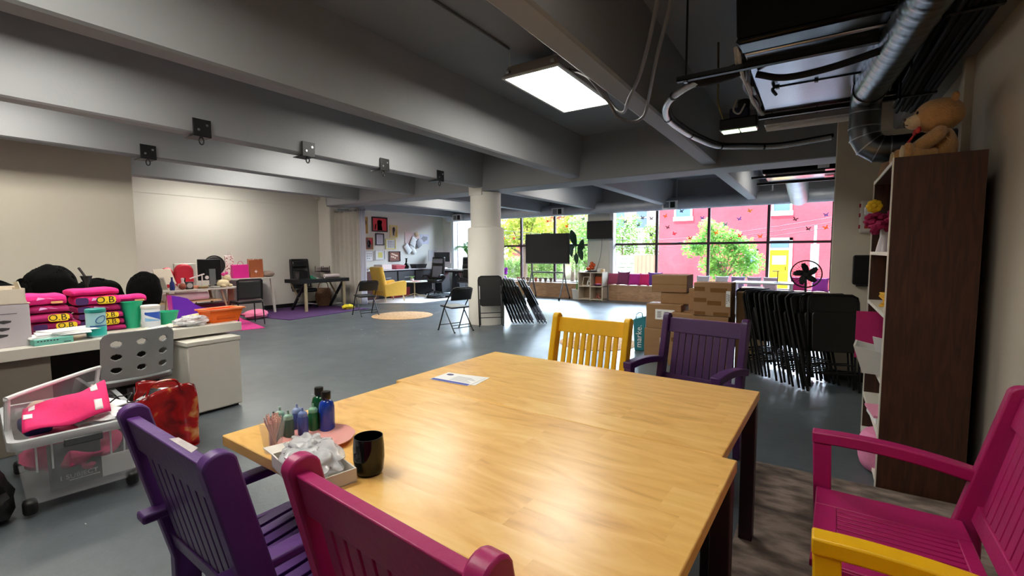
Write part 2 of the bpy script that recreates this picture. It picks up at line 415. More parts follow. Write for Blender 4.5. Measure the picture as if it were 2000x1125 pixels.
# ================================================================== OUTSIDE
asph = mat('asphalt', (120, 120, 122), .9, var=.08, scale=3)
pave = mat('pavement', (188, 184, 176), .9, var=.05, scale=4)
struct('ground', MB().box((-45, 13.4, -.6), (30, 60, -.4)), pave, smooth=0)
struct('street', MB().box((-45, 15.6, -.41), (30, 21.5, -.39)), asph, smooth=0)
def brick_build(sc, vx=1):
    def f(n, l, t):
        mp = n.new('ShaderNodeMapping'); mp.inputs['Rotation'].default_value = (R(90), 0, 0); l.new(t.outputs['Object'], mp.inputs[0])
        b = n.new('ShaderNodeTexBrick'); b.inputs['Scale'].default_value = sc; b.inputs['Color1'].default_value = (.35, .35, .35, 1); b.inputs['Color2'].default_value = (.7, .7, .7, 1); b.inputs['Mortar'].default_value = (0, 0, 0, 1); b.inputs['Mortar Size'].default_value = .012
        l.new(mp.outputs[0], b.inputs['Vector'])
        z = noise_fac(.9, 5)(n, l, t)
        return math_node(n, l, 'ADD', math_node(n, l, 'MULTIPLY', b.outputs['Color'], .35), math_node(n, l, 'MULTIPLY', z, .65))
    return f
pink = ramp_mat('pink_painted_brick', [(.2, (220, 80, 94)), (.5, (236, 94, 108)), (.8, (242, 106, 120))], brick_build(5), .85)
redb = ramp_mat('red_brick', [(.2, (120, 50, 44)), (.5, (164, 82, 72)), (.85, (190, 120, 105))], brick_build(5), .85)
white_p = mat('outdoor_white_paint', (226, 226, 226), .6, var=.03)
sky_glass = mat('outdoor_window_glass', (120, 150, 180), .12, var=.1, scale=.8)
def facade_window(par, x0, x1, z0, z1, y):
    f = MB(); t = .09
    f.box((x0, y-.08, z0), (x0+t, y, z1)).box((x1-t, y-.08, z0), (x1, y, z1)).box((x0, y-.08, z1-t), (x1, y, z1)).box((x0-.04, y-.12, z0), (x1+.04, y, z0+t+.12)).box((x0, y-.07, (z0+z1)/2-.03), (x1, y, (z0+z1)/2+.03))
    o = f.build('window', white_p, par, smooth=0)
    MB().box((x0+t, y-.04, z0+t), (x1-t, y-.01, z1-t)).build('glass', sky_glass, o, smooth=0)
b = thing('building', 'pink painted brick house with a yellow front door across the street', 'building', (0, 24, -.4))
MB().box((-6.73, 0, 0), (12, 8, 5.1)).build('wall', pink, b, smooth=0)
facade_window(b, -5.98, -5.12, 3.32, 4.9, 0); facade_window(b, -1.72, -.92, 3.38, 4.9, 0)
facade_window(b, -2.75, -2.2, 1.0, 1.9, 0)
d = MB().box((-1.72, -.06, 0), (-.98, 0, 1.85)).build('door', mat('yellow_door', (248, 196, 22), .4, var=.02), b, smooth=0)
MB().box((-1.62, -.075, 1.2), (-1.08, -.055, 1.6)).build('door_window', white_p, d, smooth=0)
MB().box((-1.85, -.08, 0), (-1.72, 0, 2.4)).box((-.98, -.08, 0), (-.85, 0, 2.4)).box((-1.85, -.08, 2.28), (-.85, 0, 2.4)).box((-1.72, -.07, 1.85), (-.98, 0, 1.95)).build('door_frame', white_p, b, smooth=0)
MB().box((-1.70, -.05, 1.96), (-1.0, -.01, 2.27)).build('transom_window', sky_glass, b, smooth=0)
MB().tube([(-1.1, -.05, .95), (-1.1, -.1, .95), (-1.1, -.1, 1.1), (-1.1, -.05, 1.1)], .012, 6).build('handle', black_m, b)
b = thing('building', 'red brick building behind the trees across the street', 'building', (0, 30, -.4))
MB().box((-20, 0, 0), (-14.6, 8, 6.2)).build('wall', redb, b, smooth=0)
for k in range(3): facade_window(b, -19+k*1.6, -18.1+k*1.6, 4.4, 5.9, 0)
b = thing('building', 'white house with tall windows behind the hedges across the street', 'building', (0, 31, -.4))
MB().box((-14.2, 0, 0), (-7.2, 7, 5.3)).build('wall', mat('house_siding', (222, 224, 226), .8, var=.03), b, smooth=0)
MB().hexa([(-14.5, -.4, 5.3), (-7, -.4, 5.3), (-7, 7.2, 5.3), (-14.5, 7.2, 5.3)], [(-14.5, 3, 6.6), (-7, 3, 6.6), (-7, 3.6, 6.6), (-14.5, 3.6, 6.6)]).build('roof', mat('roof_shingles', (120, 118, 120), .9, var=.06), b, smooth=0)
for k in range(4): facade_window(b, -13.4+k*1.55, -12.5+k*1.55, 3.2, 5.0, 0)
fn = thing('fence', 'brown plank fence beside the pink house across the street', 'fence', (-7.45, 24.2, -.4))
m = MB()
for k in range(6): m.box((-.62+k*.215, -.02, 0), (-.62+k*.215+.2, .02, 1.62))
m.build('plank', mat('fence_wood', (176, 146, 124), .85, var=.1, stretch=(6, 6, .6)), fn, smooth=0)
MB().box((-.64, .02, .3), (.68, .06, .4)).box((-.64, .02, 1.3), (.68, .06, 1.4)).build('rail', MATS['fence_wood'], fn, smooth=0)
fw = thing('fence', 'pale grey slatted fence beyond the plank fence across the street', 'fence', (-9.1, 24.4, -.4))
m = MB()
for k in range(7): m.box((-1.2, -.02, .05+k*.23), (1.02, .02, .05+k*.23+.2))
m.build('slats', mat('grey_fence', (190, 196, 204), .7, var=.04), fw, smooth=0)
for x in (-1.2, -.1, 1.0): MB().box((x, .02, 0), (x+.09, .1, 1.75)).build('post', MATS['grey_fence'], fw, smooth=0)
wall_o = tag(MB().box((-22, 27.4, -.4), (-11.2, 27.7, .9)).build('garden_wall', mat('pale_stone', (206, 192, 182), .9, var=.06, scale=2), smooth=0), 'low pale stone garden wall under the trees across the street', 'wall')

def leaf_mat(name, c0, c1, c2):
    m = ramp_mat(name, [(.3, c0), (.5, c1), (.72, c2)], noise_fac(2.2, 5), .6); add_thin(m, .45); return m
lf_y = leaf_mat('leaves_yellow_green', (104, 128, 40), (164, 172, 64), (214, 204, 100))
lf_g = leaf_mat('leaves_green', (60, 110, 40), (112, 160, 64), (168, 200, 100))
lf_p = leaf_mat('leaves_pale', (92, 132, 70), (140, 172, 98), (200, 214, 140))
bark = mat('bark', (110, 92, 78), .9, var=.12, stretch=(8, 8, 1))
def crown_mb(blobs, count, size, seed):
    r = random.Random(seed); mb = MB()
    tot = sum(b[3]**2 for b in blobs)
    for (x, y, z, rad) in blobs:
        for _ in range(int(count*rad*rad/tot)):
            d = Vector((r.gauss(0, 1), r.gauss(0, 1), r.gauss(0, 1))).normalized()*rad*(r.random()**.4)
            p = Vector((x, y, z))+d
            a = Vector((r.gauss(0, 1), r.gauss(0, 1), r.gauss(0, .6))).normalized(); c = a.cross(Vector((r.gauss(0, 1), r.gauss(0, 1), r.gauss(0, 1)))).normalized()
            s = size*r.uniform(.6, 1.3)
            mb.add([p-a*s, p+c*s*.45, p+a*s, p-c*s*.45], [(0, 1, 2, 3)])
    return mb
def tree(label, x, y, blobs, count, size, m, seed, trunk=.09, zt=1.2, name='tree'):
    t = thing(name, label, 'tree', (x, y, -.4))
    mb = MB().tube([(0, 0, 0), (.04, .02, zt*.6), (0, 0, zt+.3)], [trunk, trunk*.75, trunk*.5], 8)
    for (bx, by, bz, br) in blobs: mb.tube([(0, 0, zt*.8), (bx*.6, by*.6, (zt*.8+bz)/2+.1), (bx, by, bz)], [trunk*.5, trunk*.35, trunk*.12], 6)
    mb.build('trunk', bark, t)
    crown_mb(blobs, count, size, seed).build('crown', m, t, smooth=0)
tree('leafy young tree in front of the pink house across the street', -2.75, 18.2, [(.0, 0, 1.75, .55), (-.65, 0, 2.1, .5), (-.3, .2, 2.45, .42), (-.62, 0, 2.75, .3), (.55, 0, 1.9, .5), (.9, .1, 1.4, .45), (-1.1, 0, 1.95, .42), (.25, 0, 2.25, .35), (-.5, 0, 1.3, .4), (.5, .2, 1.2, .4), (-.2, 0, 1.0, .4)], 4200, .075, lf_g, 3, .05, 1.0)
tree('yellow-green tree seen beside the round pillar through the window', -13.6, 22, [(-.8, 0, 3.2, 1.3), (.6, 0, 3.6, 1.2), (0, .5, 4.5, 1.2), (-1.5, 0, 2.4, 1.0), (1.2, 0, 2.6, .9)], 3600, .13, lf_y, 5, .16, 2)
tree('yellow-green tree in front of the red brick building across the street', -12.3, 25.4, [(-.7, 0, 3.0, 1.0), (.4, 0, 2.6, .9), (.2, .3, 3.8, .8)], 2400, .12, lf_y, 8, .12, 1.8)
tree('pale green tree seen behind the tall indoor plant through the window', -9.6, 21.5, [(-.3, 0, 1.6, .9), (.3, 0, 2.5, .9), (-.3, 0, 3.2, .7), (.6, 0, 1.2, .7)], 2600, .1, lf_p, 9, .1, 1.2)
def hedge(label, x, y, w, d, h, m, seed, z=-.4):
    blobs = []; k = max(2, int(w/.6)); r_ = random.Random(seed)
    for i in range(k):
        for j in range(max(2, int(h/.7))): blobs.append(((i+.5)*w/k-w/2, r_.uniform(-.1, .1), .5+j*.62+r_.uniform(-.05, .12), d))
    t = thing('hedge', label, 'hedge', (x, y, z))
    MB().tube([(0, 0, 0), (0, 0, h*.6)], [.06, .04], 6).build('stem', bark, t)
    crown_mb(blobs, int(1500*w), .08, seed).build('foliage', m, t, smooth=0)
hedge('tall rounded green hedge behind the grey fence across the street', -9.75, 27.0, 1.9, .5, 4.5, lf_g, 11)
hedge('shorter green hedge beside the pink house across the street', -7.6, 26.4, 1.1, .45, 4.0, lf_g, 12)
hedge('low green bushes along the stone garden wall across the street', -16, 26.2, 5, .5, 1.7, lf_p, 13)
pole = thing('utility_pole', 'white street sign pole in front of the pink house', 'pole', (-.02, 20.2, -.4))
MB().cyl((0, 0, 0), (0, 0, 2.75), .04, n=10).build('pole', white_p, pole)
MB().box((-.13, -.05, 1.15), (.13, -.02, 2.05)).build('sign_board', white_p, pole, bevel=.01)
for x, lb in ((-14, 'wooden utility pole at the left end of the overhead cables'), (5, 'wooden utility pole at the right end of the overhead cables')):
    t = thing('utility_pole', lb, 'pole', (x, 19.62, -.4)); MB().cyl((0, 0, 0), (0, 0, 5.2), .11, .09, n=10).build('pole', bark, t); MB().box((-.06, -.5, 4.7), (.06, .5, 4.82)).build('crossarm', bark, t)
for k in range(3):
    tag(MB().tube(smoothpath([(-14, 19.5+k*.1, 2.2+k*.18), (-5, 19.5+k*.1, 1.6+k*.16), (5, 19.5+k*.1, 2.9+k*.2)], 8), .012, 5).build('overhead_cable', black_m), 'thin black overhead cable crossing the street, %s of three' % ('lowest', 'middle', 'topmost')[k], 'cable', 'overhead street cables')
# ================================================================== WOODEN TABLES AND SLATTED CHAIRS
def wood_build(scale, planks, grain=1.):
    """long grain along X, separate boards across Y"""
    def f(n, l, t):
        s = n.new('ShaderNodeSeparateXYZ'); l.new(t.outputs['Object'], s.inputs[0])
        row = math_node(n, l, 'FLOOR', math_node(n, l, 'MULTIPLY', s.outputs['Y'], planks))
        wn = n.new('ShaderNodeTexWhiteNoise'); wn.noise_dimensions = '1D'; l.new(row, wn.inputs['W'])
        seg = math_node(n, l, 'FLOOR', math_node(n, l, 'ADD', math_node(n, l, 'MULTIPLY', s.outputs['X'], 1.6), math_node(n, l, 'MULTIPLY', wn.outputs['Value'], 5)))
        wn2 = n.new('ShaderNodeTexWhiteNoise'); wn2.noise_dimensions = '2D'
        cb = n.new('ShaderNodeCombineXYZ'); l.new(row, cb.inputs[0]); l.new(seg, cb.inputs[1]); l.new(cb.outputs[0], wn2.inputs['Vector'])
        mp = n.new('ShaderNodeMapping'); mp.inputs['Scale'].default_value = (1.2, 5, 5); l.new(t.outputs['Object'], mp.inputs[0])
        ad = n.new('ShaderNodeVectorMath'); ad.operation = 'ADD'; l.new(mp.outputs[0], ad.inputs[0]); l.new(wn2.outputs['Color'], ad.inputs[1])
        z = n.new('ShaderNodeTexNoise'); z.inputs['Scale'].default_value = scale; z.inputs['Detail'].default_value = 6; z.inputs['Distortion'].default_value = 2.2
        l.new(ad.outputs[0], z.inputs['Vector'])
        return math_node(n, l, 'ADD', math_node(n, l, 'MULTIPLY', z.outputs['Fac'], grain*.84), math_node(n, l, 'MULTIPLY', wn2.outputs['Value'], .16))
    return f
maple = ramp_mat('maple_table_top', [(.22, (200, 144, 74)), (.42, (228, 176, 98)), (.58, (238, 190, 112)), (.76, (244, 204, 132))], wood_build(2.0, 7.), .28)
maple.node_tree.nodes['Principled BSDF'].inputs['Specular IOR Level'].default_value = .36
plum_d = mat('dark_plum_paint', (52, 28, 44), .45, var=.05)
TR = R(-2.2)
def table(name, label, x, y):
    t = thing(name, label, 'table', (x, y, 0), TR)
    MB().box((-.8, -.43, .69), (.8, .43, .73)).build('tabletop', maple, t, bevel=.004)
    a = MB()
    a.box((-.20, -.27, .62), (.70, -.25, .69)).box((-.20, .25, .62), (.70, .27, .69)).box((-.22, -.27, .62), (-.20, .27, .69)).box((.70, -.27, .62), (.72, .27, .69))
    a.build('apron', plum_d, t, smooth=0)
    for sx in (-1, 1):
        for sy in (-1, 1): MB().box(((.765 if sx > 0 else -.2)-.03, sy*.39-.03, 0), ((.765 if sx > 0 else -.2)+.03, sy*.39+.03, .69)).build('leg', plum_d, t, bevel=.004)
    return t
table('wooden_table', 'maple topped table with the folded leaflet, pushed up behind a second table', -1.012, 2.06)
table('wooden_table', 'maple topped table holding the black mug and paint bottles', -1.0, 1.197)

def rsweep(mb, path, w, h, up0=(0, 0, 1)):
    """rectangular section (w across X, h in the YZ plane) swept along a path lying in a YZ plane"""
    P = [Vector(p) for p in path]; vs = []
    for i, p in enumerate(P):
        a = P[max(i-1, 0)]; b = P[min(i+1, len(P)-1)]; d = (b-a).normalized(); nrm = Vector((0, -d.z, d.y))
        for sx, sn in ((-1, -1), (1, -1), (1, 1), (-1, 1)): vs.append(p+Vector((sx*w/2, 0, 0))+nrm*sn*h/2)
    fs = [(0, 3, 2, 1), tuple(len(vs)-4+k for k in (0, 1, 2, 3))]
    for i in range(len(P)-1):
        for k in range(4): fs.append((i*4+k, i*4+(k+1) % 4, i*4+4+(k+1) % 4, i*4+4+k))
    return mb.add(vs, fs)
def paint(name, col):
    return mat(name, col, .42, var=.05, scale=14, bump=.12, bscale=55, coat=.08)
def slat_chair(label, x, y, rz, m, W=.61, curved=False, scuff=False, arms=True, fill=.40, ain=-.035, solid_seat=False, one_arm=0):
    t = thing('slatted_armchair', label, 'chair', (x, y, 0), rz)
    xo = W/2-.0225
    yb = lambda z: -.175-(max(z-.40, 0))*.22
    for sx in (-1, 1):
        # back post with a rounded top, running down into the rear leg
        top = [(-.285+.039*math.cos(a)-.012, .905+.034*math.sin(a)) for a in [R(k*20) for k in range(0, 10)]]
        prof = [(-.225, 0), (-.165, 0), (-.14, .40)]+top+[(-.222, .40)]
        MB().prism(prof, frame((sx*xo-.0225, 0, 0), (0, 1, 0), (0, 0, 1)), .045).build('back_post', m, t, bevel=.006)
        arm = MB()
        if not arms or (one_arm and sx != one_arm):
            MB().box((sx*xo-.022, .215, 0), (sx*xo+.022, .26, .425)).build('leg', m, t, bevel=.005)
        elif curved:
            xa = sx*(xo+.012)
            rsweep(arm, smoothpath([(xa, -.25, .585), (xa, -.12, .612), (xa, .02, .630), (xa, .16, .636), (xa, .292, .632)], 5), .062, .046); arm.build('arm', m, t, bevel=.006)
            MB().hexa([(xa-.026, .205, 0), (xa+.026, .205, 0), (xa+.026, .262, 0), (xa-.026, .262, 0)], [(xa-.026, .226, .612), (xa+.026, .226, .612), (xa+.026, .290, .612), (xa-.026, .290, .612)]).build('leg', m, t, bevel=.006)
        else:
            arm.box((sx*(xo+ain)-.031, -.31, .572), (sx*(xo+ain)+.031, .29, .602)); arm.build('arm', m, t, bevel=.008)
            MB().box((sx*(xo+ain)-.022, .215, 0), (sx*(xo+ain)+.022, .26, .572)).build('leg', m, t, bevel=.005)
    xi = xo-.0225
    b = lambda z0, z1, th, dy=0: [(-xi, yb(z0)-.02-th/2+dy, z0), (xi, yb(z0)-.02-th/2+dy, z0), (xi, yb(z0)-.02+th/2+dy, z0), (-xi, yb(z0)-.02+th/2+dy, z0)]
    MB().hexa(b(.80, 0, .034), b(.905, 0, .034)).build('top_rail', m, t, bevel=.004)
    MB().hexa(b(.44, 0, .03), b(.50, 0, .03)).build('lower_rail', m, t, bevel=.004)
    ns = 9; pitch = (2*xi-.07)/ns
    for k in range(ns):
        xc = -xi+.035+pitch*(k+.5); q = pitch*fill
        g = lambda z: [(xc-q, yb(z)-.029, z), (xc+q, yb(z)-.029, z), (xc+q, yb(z)-.011, z), (xc-q, yb(z)-.011, z)]
        MB().hexa(g(.495), g(.803)).build('back_slat', m, t, bevel=.002)
    for sx in (-1, 1): MB().box((sx*(xi-.012)-.014, -.16, .36), (sx*(xi-.012)+.014, .24, .425)).build('side_rail', m, t, bevel=.004)
    MB().box((-xi, .225, .36), (xi, .25, .425)).build('front_rail', m, t, bevel=.004)
    if solid_seat:
        for a, b_ in (((-xi, -.17, .405), (-xi+.15, .27, .432)), ((xi-.15, -.17, .405), (xi, .27, .432)), ((-xi+.15, .20, .405), (xi-.15, .27, .432)), ((-xi+.15, -.17, .405), (xi-.15, -.13, .432))):
            MB().box(a, b_).build('seat_board', m, t, bevel=.004)
    sp = (2*xi-.30)/8 if solid_seat else (2*xi-.06)/8
    for k in range(8 if solid_seat else 0):
        xc = -xi+.15+sp*(k+.5); MB().box((xc-sp*.40, -.13, .407), (xc+sp*.40, .20, .430)).build('seat_slat', m, t, bevel=.002)
    for k in range(0 if solid_seat else 8):
        xc = -xi+.03+sp*(k+.5)
        f = MB(); rsweep(f, smoothpath([(xc, -.165, .415), (xc, -.02, .418), (xc, .14, .434), (xc, .235, .44), (xc, .268, .43)], 3), sp*.74, .016)
        f.build('seat_slat', m, t, bevel=.002)
    if scuff:
        MB().hexa([(.02, -.3055, .9052), (.17, -.3055, .9052), (.15, -.284, .9052), (.03, -.287, .9052)], [(.02, -.3055, .9060), (.17, -.3055, .9060), (.15, -.284, .9060), (.03, -.287, .9060)]).build('tape_strip', mat('clear_tape', (200, 190, 190), .3, var=.2, scale=60), t, smooth=0)
    return t
purple = paint('purple_paint', (90, 48, 122)); magenta = paint('magenta_paint', (172, 30, 100)); yellow = paint('yellow_paint', (240, 184, 14))
slat_chair('purple slatted armchair with tape on its top rail, near the clear storage bin', -1.44, .805, R(-2.5), purple, .635, scuff=True)
slat_chair('magenta slatted armchair pushed up to the table behind the black mug', -.665, .865, R(-5), magenta, .62)
slat_chair('armless yellow slatted chair on the window side of the wooden table', -1.375, 2.83, R(180-3.3), yellow, .62, arms=False, fill=.31)
slat_chair('shaded purple slatted armchair in front of the stacked cardboard boxes', -.70, 3.225, R(180-10), paint('shaded_purple_paint', (72, 36, 92)), .60, True, fill=.43)  # darker copy of the purple paint, the room's shade put into its colour
slat_chair('magenta slatted armchair standing beside the brown bookcase', .30, 1.94, R(88), magenta, .64, True, fill=.44, solid_seat=True, one_arm=1)
slat_chair('yellow slatted armchair beside the magenta one, only its arm in view', .31, 1.125, R(89.5), yellow, .60, True)

# rug under the table end
rugm = ramp_mat('taupe_rug', [(.3, (66, 58, 54)), (.48, (118, 104, 96)), (.6, (150, 134, 124)), (.72, (112, 96, 90))], noise_fac(5, 8, (1, 2.2, 1)), .95, bump=.6)
tag(MB().box((-.28, .2, 0), (.72, 3.36, .012)).build('floor_rug', rugm, smooth=0), 'taupe patterned rug under the magenta armchair beside the bookcase', 'rug')

# ---- things lying on the table
TZ = .7302
gloss_blk = mat('black_glaze', (10, 10, 11), .12, var=.0)
t = thing('mug', 'glossy black mug on the wooden table', 'mug', (-1.118, .9, TZ))
MB().lathe([(.0, 0), (.036, 0), (.042, .01), (.0465, .05), (.046, .085), (.043, .115), (.0405, .115), (.043, .085), (.043, .05), (.038, .014), (0, .01)], n=32).build('body', gloss_blk, t, smooth=60)
MB().tube([(-.029+.0, .033, .09), (-.047, .053, .09), (-.055, .062, .06), (-.047, .053, .03), (-.029, .033, .028)], .006, 8).build('handle', gloss_blk, t)
t = thing('plate', 'pink plate with a wavy rim behind the clear plastic bag', 'plate', (-1.462, .955, TZ))
mb = MB(); nn = 48; prof = [(.0, .004), (.06, .004), (.072, .008), (.124, .020), (.124, .0225), (.070, .0115), (.058, .008), (0, .008)]
vs = []; fs = []
for i, (r_, z_) in enumerate(prof):
    for k in range(nn):
        a = 2*PI*k/nn; q = 1+(.035*abs(math.sin(a*5)) if r_ > .1 else 0); vs.append((r_*q*math.cos(a), r_*q*math.sin(a), z_-.004))
for i in range(len(prof)-1):
    for k in range(nn): fs.append((i*nn+k, i*nn+(k+1) % nn, (i+1)*nn+(k+1) % nn, (i+1)*nn+k))
mb.add(vs, fs).build('dish', mat('pink_ceramic', (236, 168, 160), .18, var=.03), t, smooth=60)
# cup of straws
clear = mat('clear_plastic', (235, 235, 232), .08, var=0, alpha=.12, spec=.6)
t = thing('straw_cup', 'clear plastic cup packed with thin pink straws on the table corner', 'cup', (-1.513, .822, TZ))
MB().lathe([(0, 0), (.026, 0), (.027, .002), (.041, .105), (.043, .107), (.041, .109), (.0395, .105), (.025, .004), (0, .003)], n=28).build('cup', clear, t, smooth=50)
strm = mat('pink_straw', (246, 200, 188), .35, var=.08)
r_ = random.Random(4)
for k in range(58):
    a = r_.uniform(0, 2*PI); q = r_.uniform(0, .02); a2 = a+r_.uniform(-.6, .6); q2 = q*1.3+r_.uniform(0, .010)
    h = r_.uniform(.108, .130)
    MB().cyl((q*.8*math.cos(a+2.5), q*.8*math.sin(a+2.5), .005), (q2*math.cos(a2), q2*math.sin(a2), h), .0018, n=6).build('straw', strm, t)
# squeeze bottles of paint
def squeeze(label, x, y, col, cn, cap=(150, 190, 170), h=.078):
    t = thing('paint_bottle', label, 'bottle', (x, y, TZ), 0, 'small squeeze bottles of paint')
    MB().lathe([(0, 0), (.016, 0), (.0185, .003), (.0185, h-.008), (.015, h), (0, h)], n=20).build('body', mat(cn, col, .3, var=.04), t, smooth=50)
    MB().lathe([(.0165, h-.001), (.0165, h+.009), (.012, h+.015), (.006, h+.017), (.0042, h+.019), (.0034, h+.031), (0, h+.031)], n=16).build('cap', mat(cn+'_cap', cap, .4, var=.03), t, smooth=45)
squeeze('small dark green paint bottle nearest the straw cup', -1.592, .872, (26, 62, 50), 'paint_dark_green', (24, 52, 44))
squeeze('small grey green paint bottle touching the blue ones', -1.562, .908, (70, 104, 92), 'paint_grey_green', (140, 176, 158))
squeeze('small teal paint bottle with a pale cap, in the back row', -1.622, .912, (54, 110, 96), 'paint_teal', (160, 196, 182))
squeeze('small periwinkle blue paint bottle in the front row', -1.545, .953, (74, 92, 168), 'paint_blue', (118, 138, 196))
squeeze('small pale blue paint bottle in the back row', -1.600, .965, (88, 104, 170), 'paint_pale_blue', (150, 166, 206))
squeeze('small leaf green paint bottle beside the tall blue bottle', -1.553, 1.0, (38, 110, 66), 'paint_green', (130, 184, 150))
def bigbottle(label, x, y, col, cn):
    t = thing('paint_bottle', label, 'bottle', (x, y, TZ), R(-30), 'large capped bottles of paint')
    MB().lathe([(0, 0), (.026, 0), (.0285, .004), (.0285, .095), (.024, .113), (.0135, .121), (.0135, .128), (0, .128)], n=28).build('body', mat(cn, col, .12, var=.04, coat=.5), t, smooth=50)
    MB().lathe([(.0155, .124), (.0165, .127), (.0165, .151), (.015, .153), (0, .153)], n=20).build('cap', mat('black_cap', (14, 14, 14), .35, var=0), t, smooth=40)
    m = MB(); m.grid(lambda u, v: (.0288*math.cos(-2.3+u*1.3), .0288*math.sin(-2.3+u*1.3), .022+v*.055), 10, 1); m.build('label', mat('bottle_label', (34, 34, 40), .4, var=.05), t)
bigbottle('tall glossy blue paint bottle with a black cap on the table', -1.520, 1.035, (26, 62, 170), 'paint_big_blue')
bigbottle('tall dark green paint bottle with a black cap behind the blue one', -1.590, 1.052, (14, 84, 48), 'paint_big_green')
# box with a crumpled plastic bag
t = thing('cardboard_tray', 'small white cardboard tray at the table edge under the plastic bag', 'box', (-1.255, .80, TZ), R(-13))
m = MB(); m.box((-.14, -.075, 0), (.14, .075, .004)).box((-.14, -.075, 0), (.14, -.071, .042)).box((-.14, .071, 0), (.14, .075, .042)).box((-.14, -.071, 0), (-.136, .071, .042)).box((.136, -.071, 0), (.14, .071, .042))
m.build('tray', mat('white_card', (222, 216, 206), .7, var=.04), t, smooth=0)
MB().hexa([(-.21, -.08, .039), (-.14, -.075, .039), (-.14, .075, .039), (-.20, .07, .039)], [(-.21, -.08, .041), (-.14, -.075, .041), (-.14, .075, .041), (-.20, .07, .041)]).build('flap', MATS['white_card'], t, smooth=0)
bagm = mat('clear_film', (226, 227, 230), .14, var=.05, alpha=.55, spec=.8, bump=.5, bscale=34)
m = MB(); m.ell((0, 0, .0), (.128, .08, .036), 56, 32, .34, 5, 5); m.ell((-.045, .01, .006), (.09, .062, .036), 48, 28, .4, 9, 7)
tag(m.build('plastic_bag', bagm, loc=(-1.262, .802, TZ+.052), rz=R(-13), smooth=50), 'crumpled clear plastic bag stuffed into the white tray', 'bag')
papm = mat('white_paper', (236, 236, 236), .8, var=.02)
def leaflet(label, x, y, rz, dz, flip):
    t = thing('leaflet', label, 'leaflet', (x, y, TZ+dz), rz, 'leaflets on the wooden table')
    m = MB(); m.hexa([(-.125, -.08, 0), (.125, -.08, 0), (.125, .08, 0), (-.125, .08, 0)], [(-.125, -.08, .0012), (.125, -.08, .0012), (.125, .08, .0012), (-.125, .08, .0012)])
    m.build('sheet', papm, t, smooth=0)
    if flip:
        MB().box((-.12, -.078, .0012), (.12, -.052, .0016)).build('blue_band', mat('print_blue', (70, 84, 170), .7, var=.05), t, smooth=0)
        m = MB()
        for k in range(6): m.box((-.03, -.035+k*.014, .0012), (.11-.02*(k % 3), -.031+k*.014, .0015))
        m.build('print', mat('print_grey', (150, 150, 160), .8, var=0), t, smooth=0)
        MB().ell((-.085, .045, .0012), (.022, .016, .0006), 14, 6).build('logo', mat('print_navy', (60, 60, 110), .7, var=0), t)
leaflet('second leaflet peeking out under the printed one on the table', -1.548, 1.865, R(9), 0, False)
leaflet('printed white leaflet with a blue band lying on the table', -1.566, 1.852, R(2), .0014, True)
# ================================================================== BOOKCASE SIDE OF THE ROOM
walnut = ramp_mat('dark_walnut', [(.25, (44, 20, 10)), (.5, (64, 32, 18)), (.78, (82, 44, 26))], noise_fac(7, 6, (7, 7, .7), .7), .6)
edge_w = mat('white_edge', (226, 222, 212), .5, var=.02)
t = thing('bookcase', 'tall dark brown bookcase with white shelf edges against the cream wall', 'bookcase', (.345, 3.38, 0))
for y in (0, 1.0):
    p = MB().box((0.006, y, 0), (.385, y+.022, 1.92)).build('side_panel', walnut, t, bevel=.001)
    MB().box((0, y, 0), (.006, y+.022, 1.92)).build('edge_band', edge_w, p, smooth=0)
MB().box((.37, .022, .02), (.38, 1.0, 1.9)).build('back_panel', walnut, t, smooth=0)
for z, nm in ((1.885, 'top_board'), (1.37, 'shelf'), (1.01, 'shelf'), (.62, 'shelf'), (.30, 'shelf'), (.03, 'shelf')):
    p = MB().box((.006, .022, z), (.37, 1.0, z+.022)).build(nm, mat('shelf_board', (214, 208, 196), .5, var=.03) if nm == 'shelf' else walnut, t, smooth=0)
    MB().box((0, .022, z), (.006, 1.0, z+.022)).build('edge_band', edge_w, p, smooth=0)
BX0, BY0 = .345, 3.38
# teddy bear
fur = mat('teddy_fur', (204, 152, 92), .95, var=.12, scale=30, bump=.9, bscale=110, sheen=.4)
fur_l = mat('teddy_pale_fur', (226, 196, 150), .95, var=.08, scale=30, bump=.8, bscale=120, sheen=.4)
t = thing('teddy_bear', 'tan teddy bear with a red bow sitting on top of the bookcase', 'teddy bear', (.575, 3.70, 1.908), R(96))
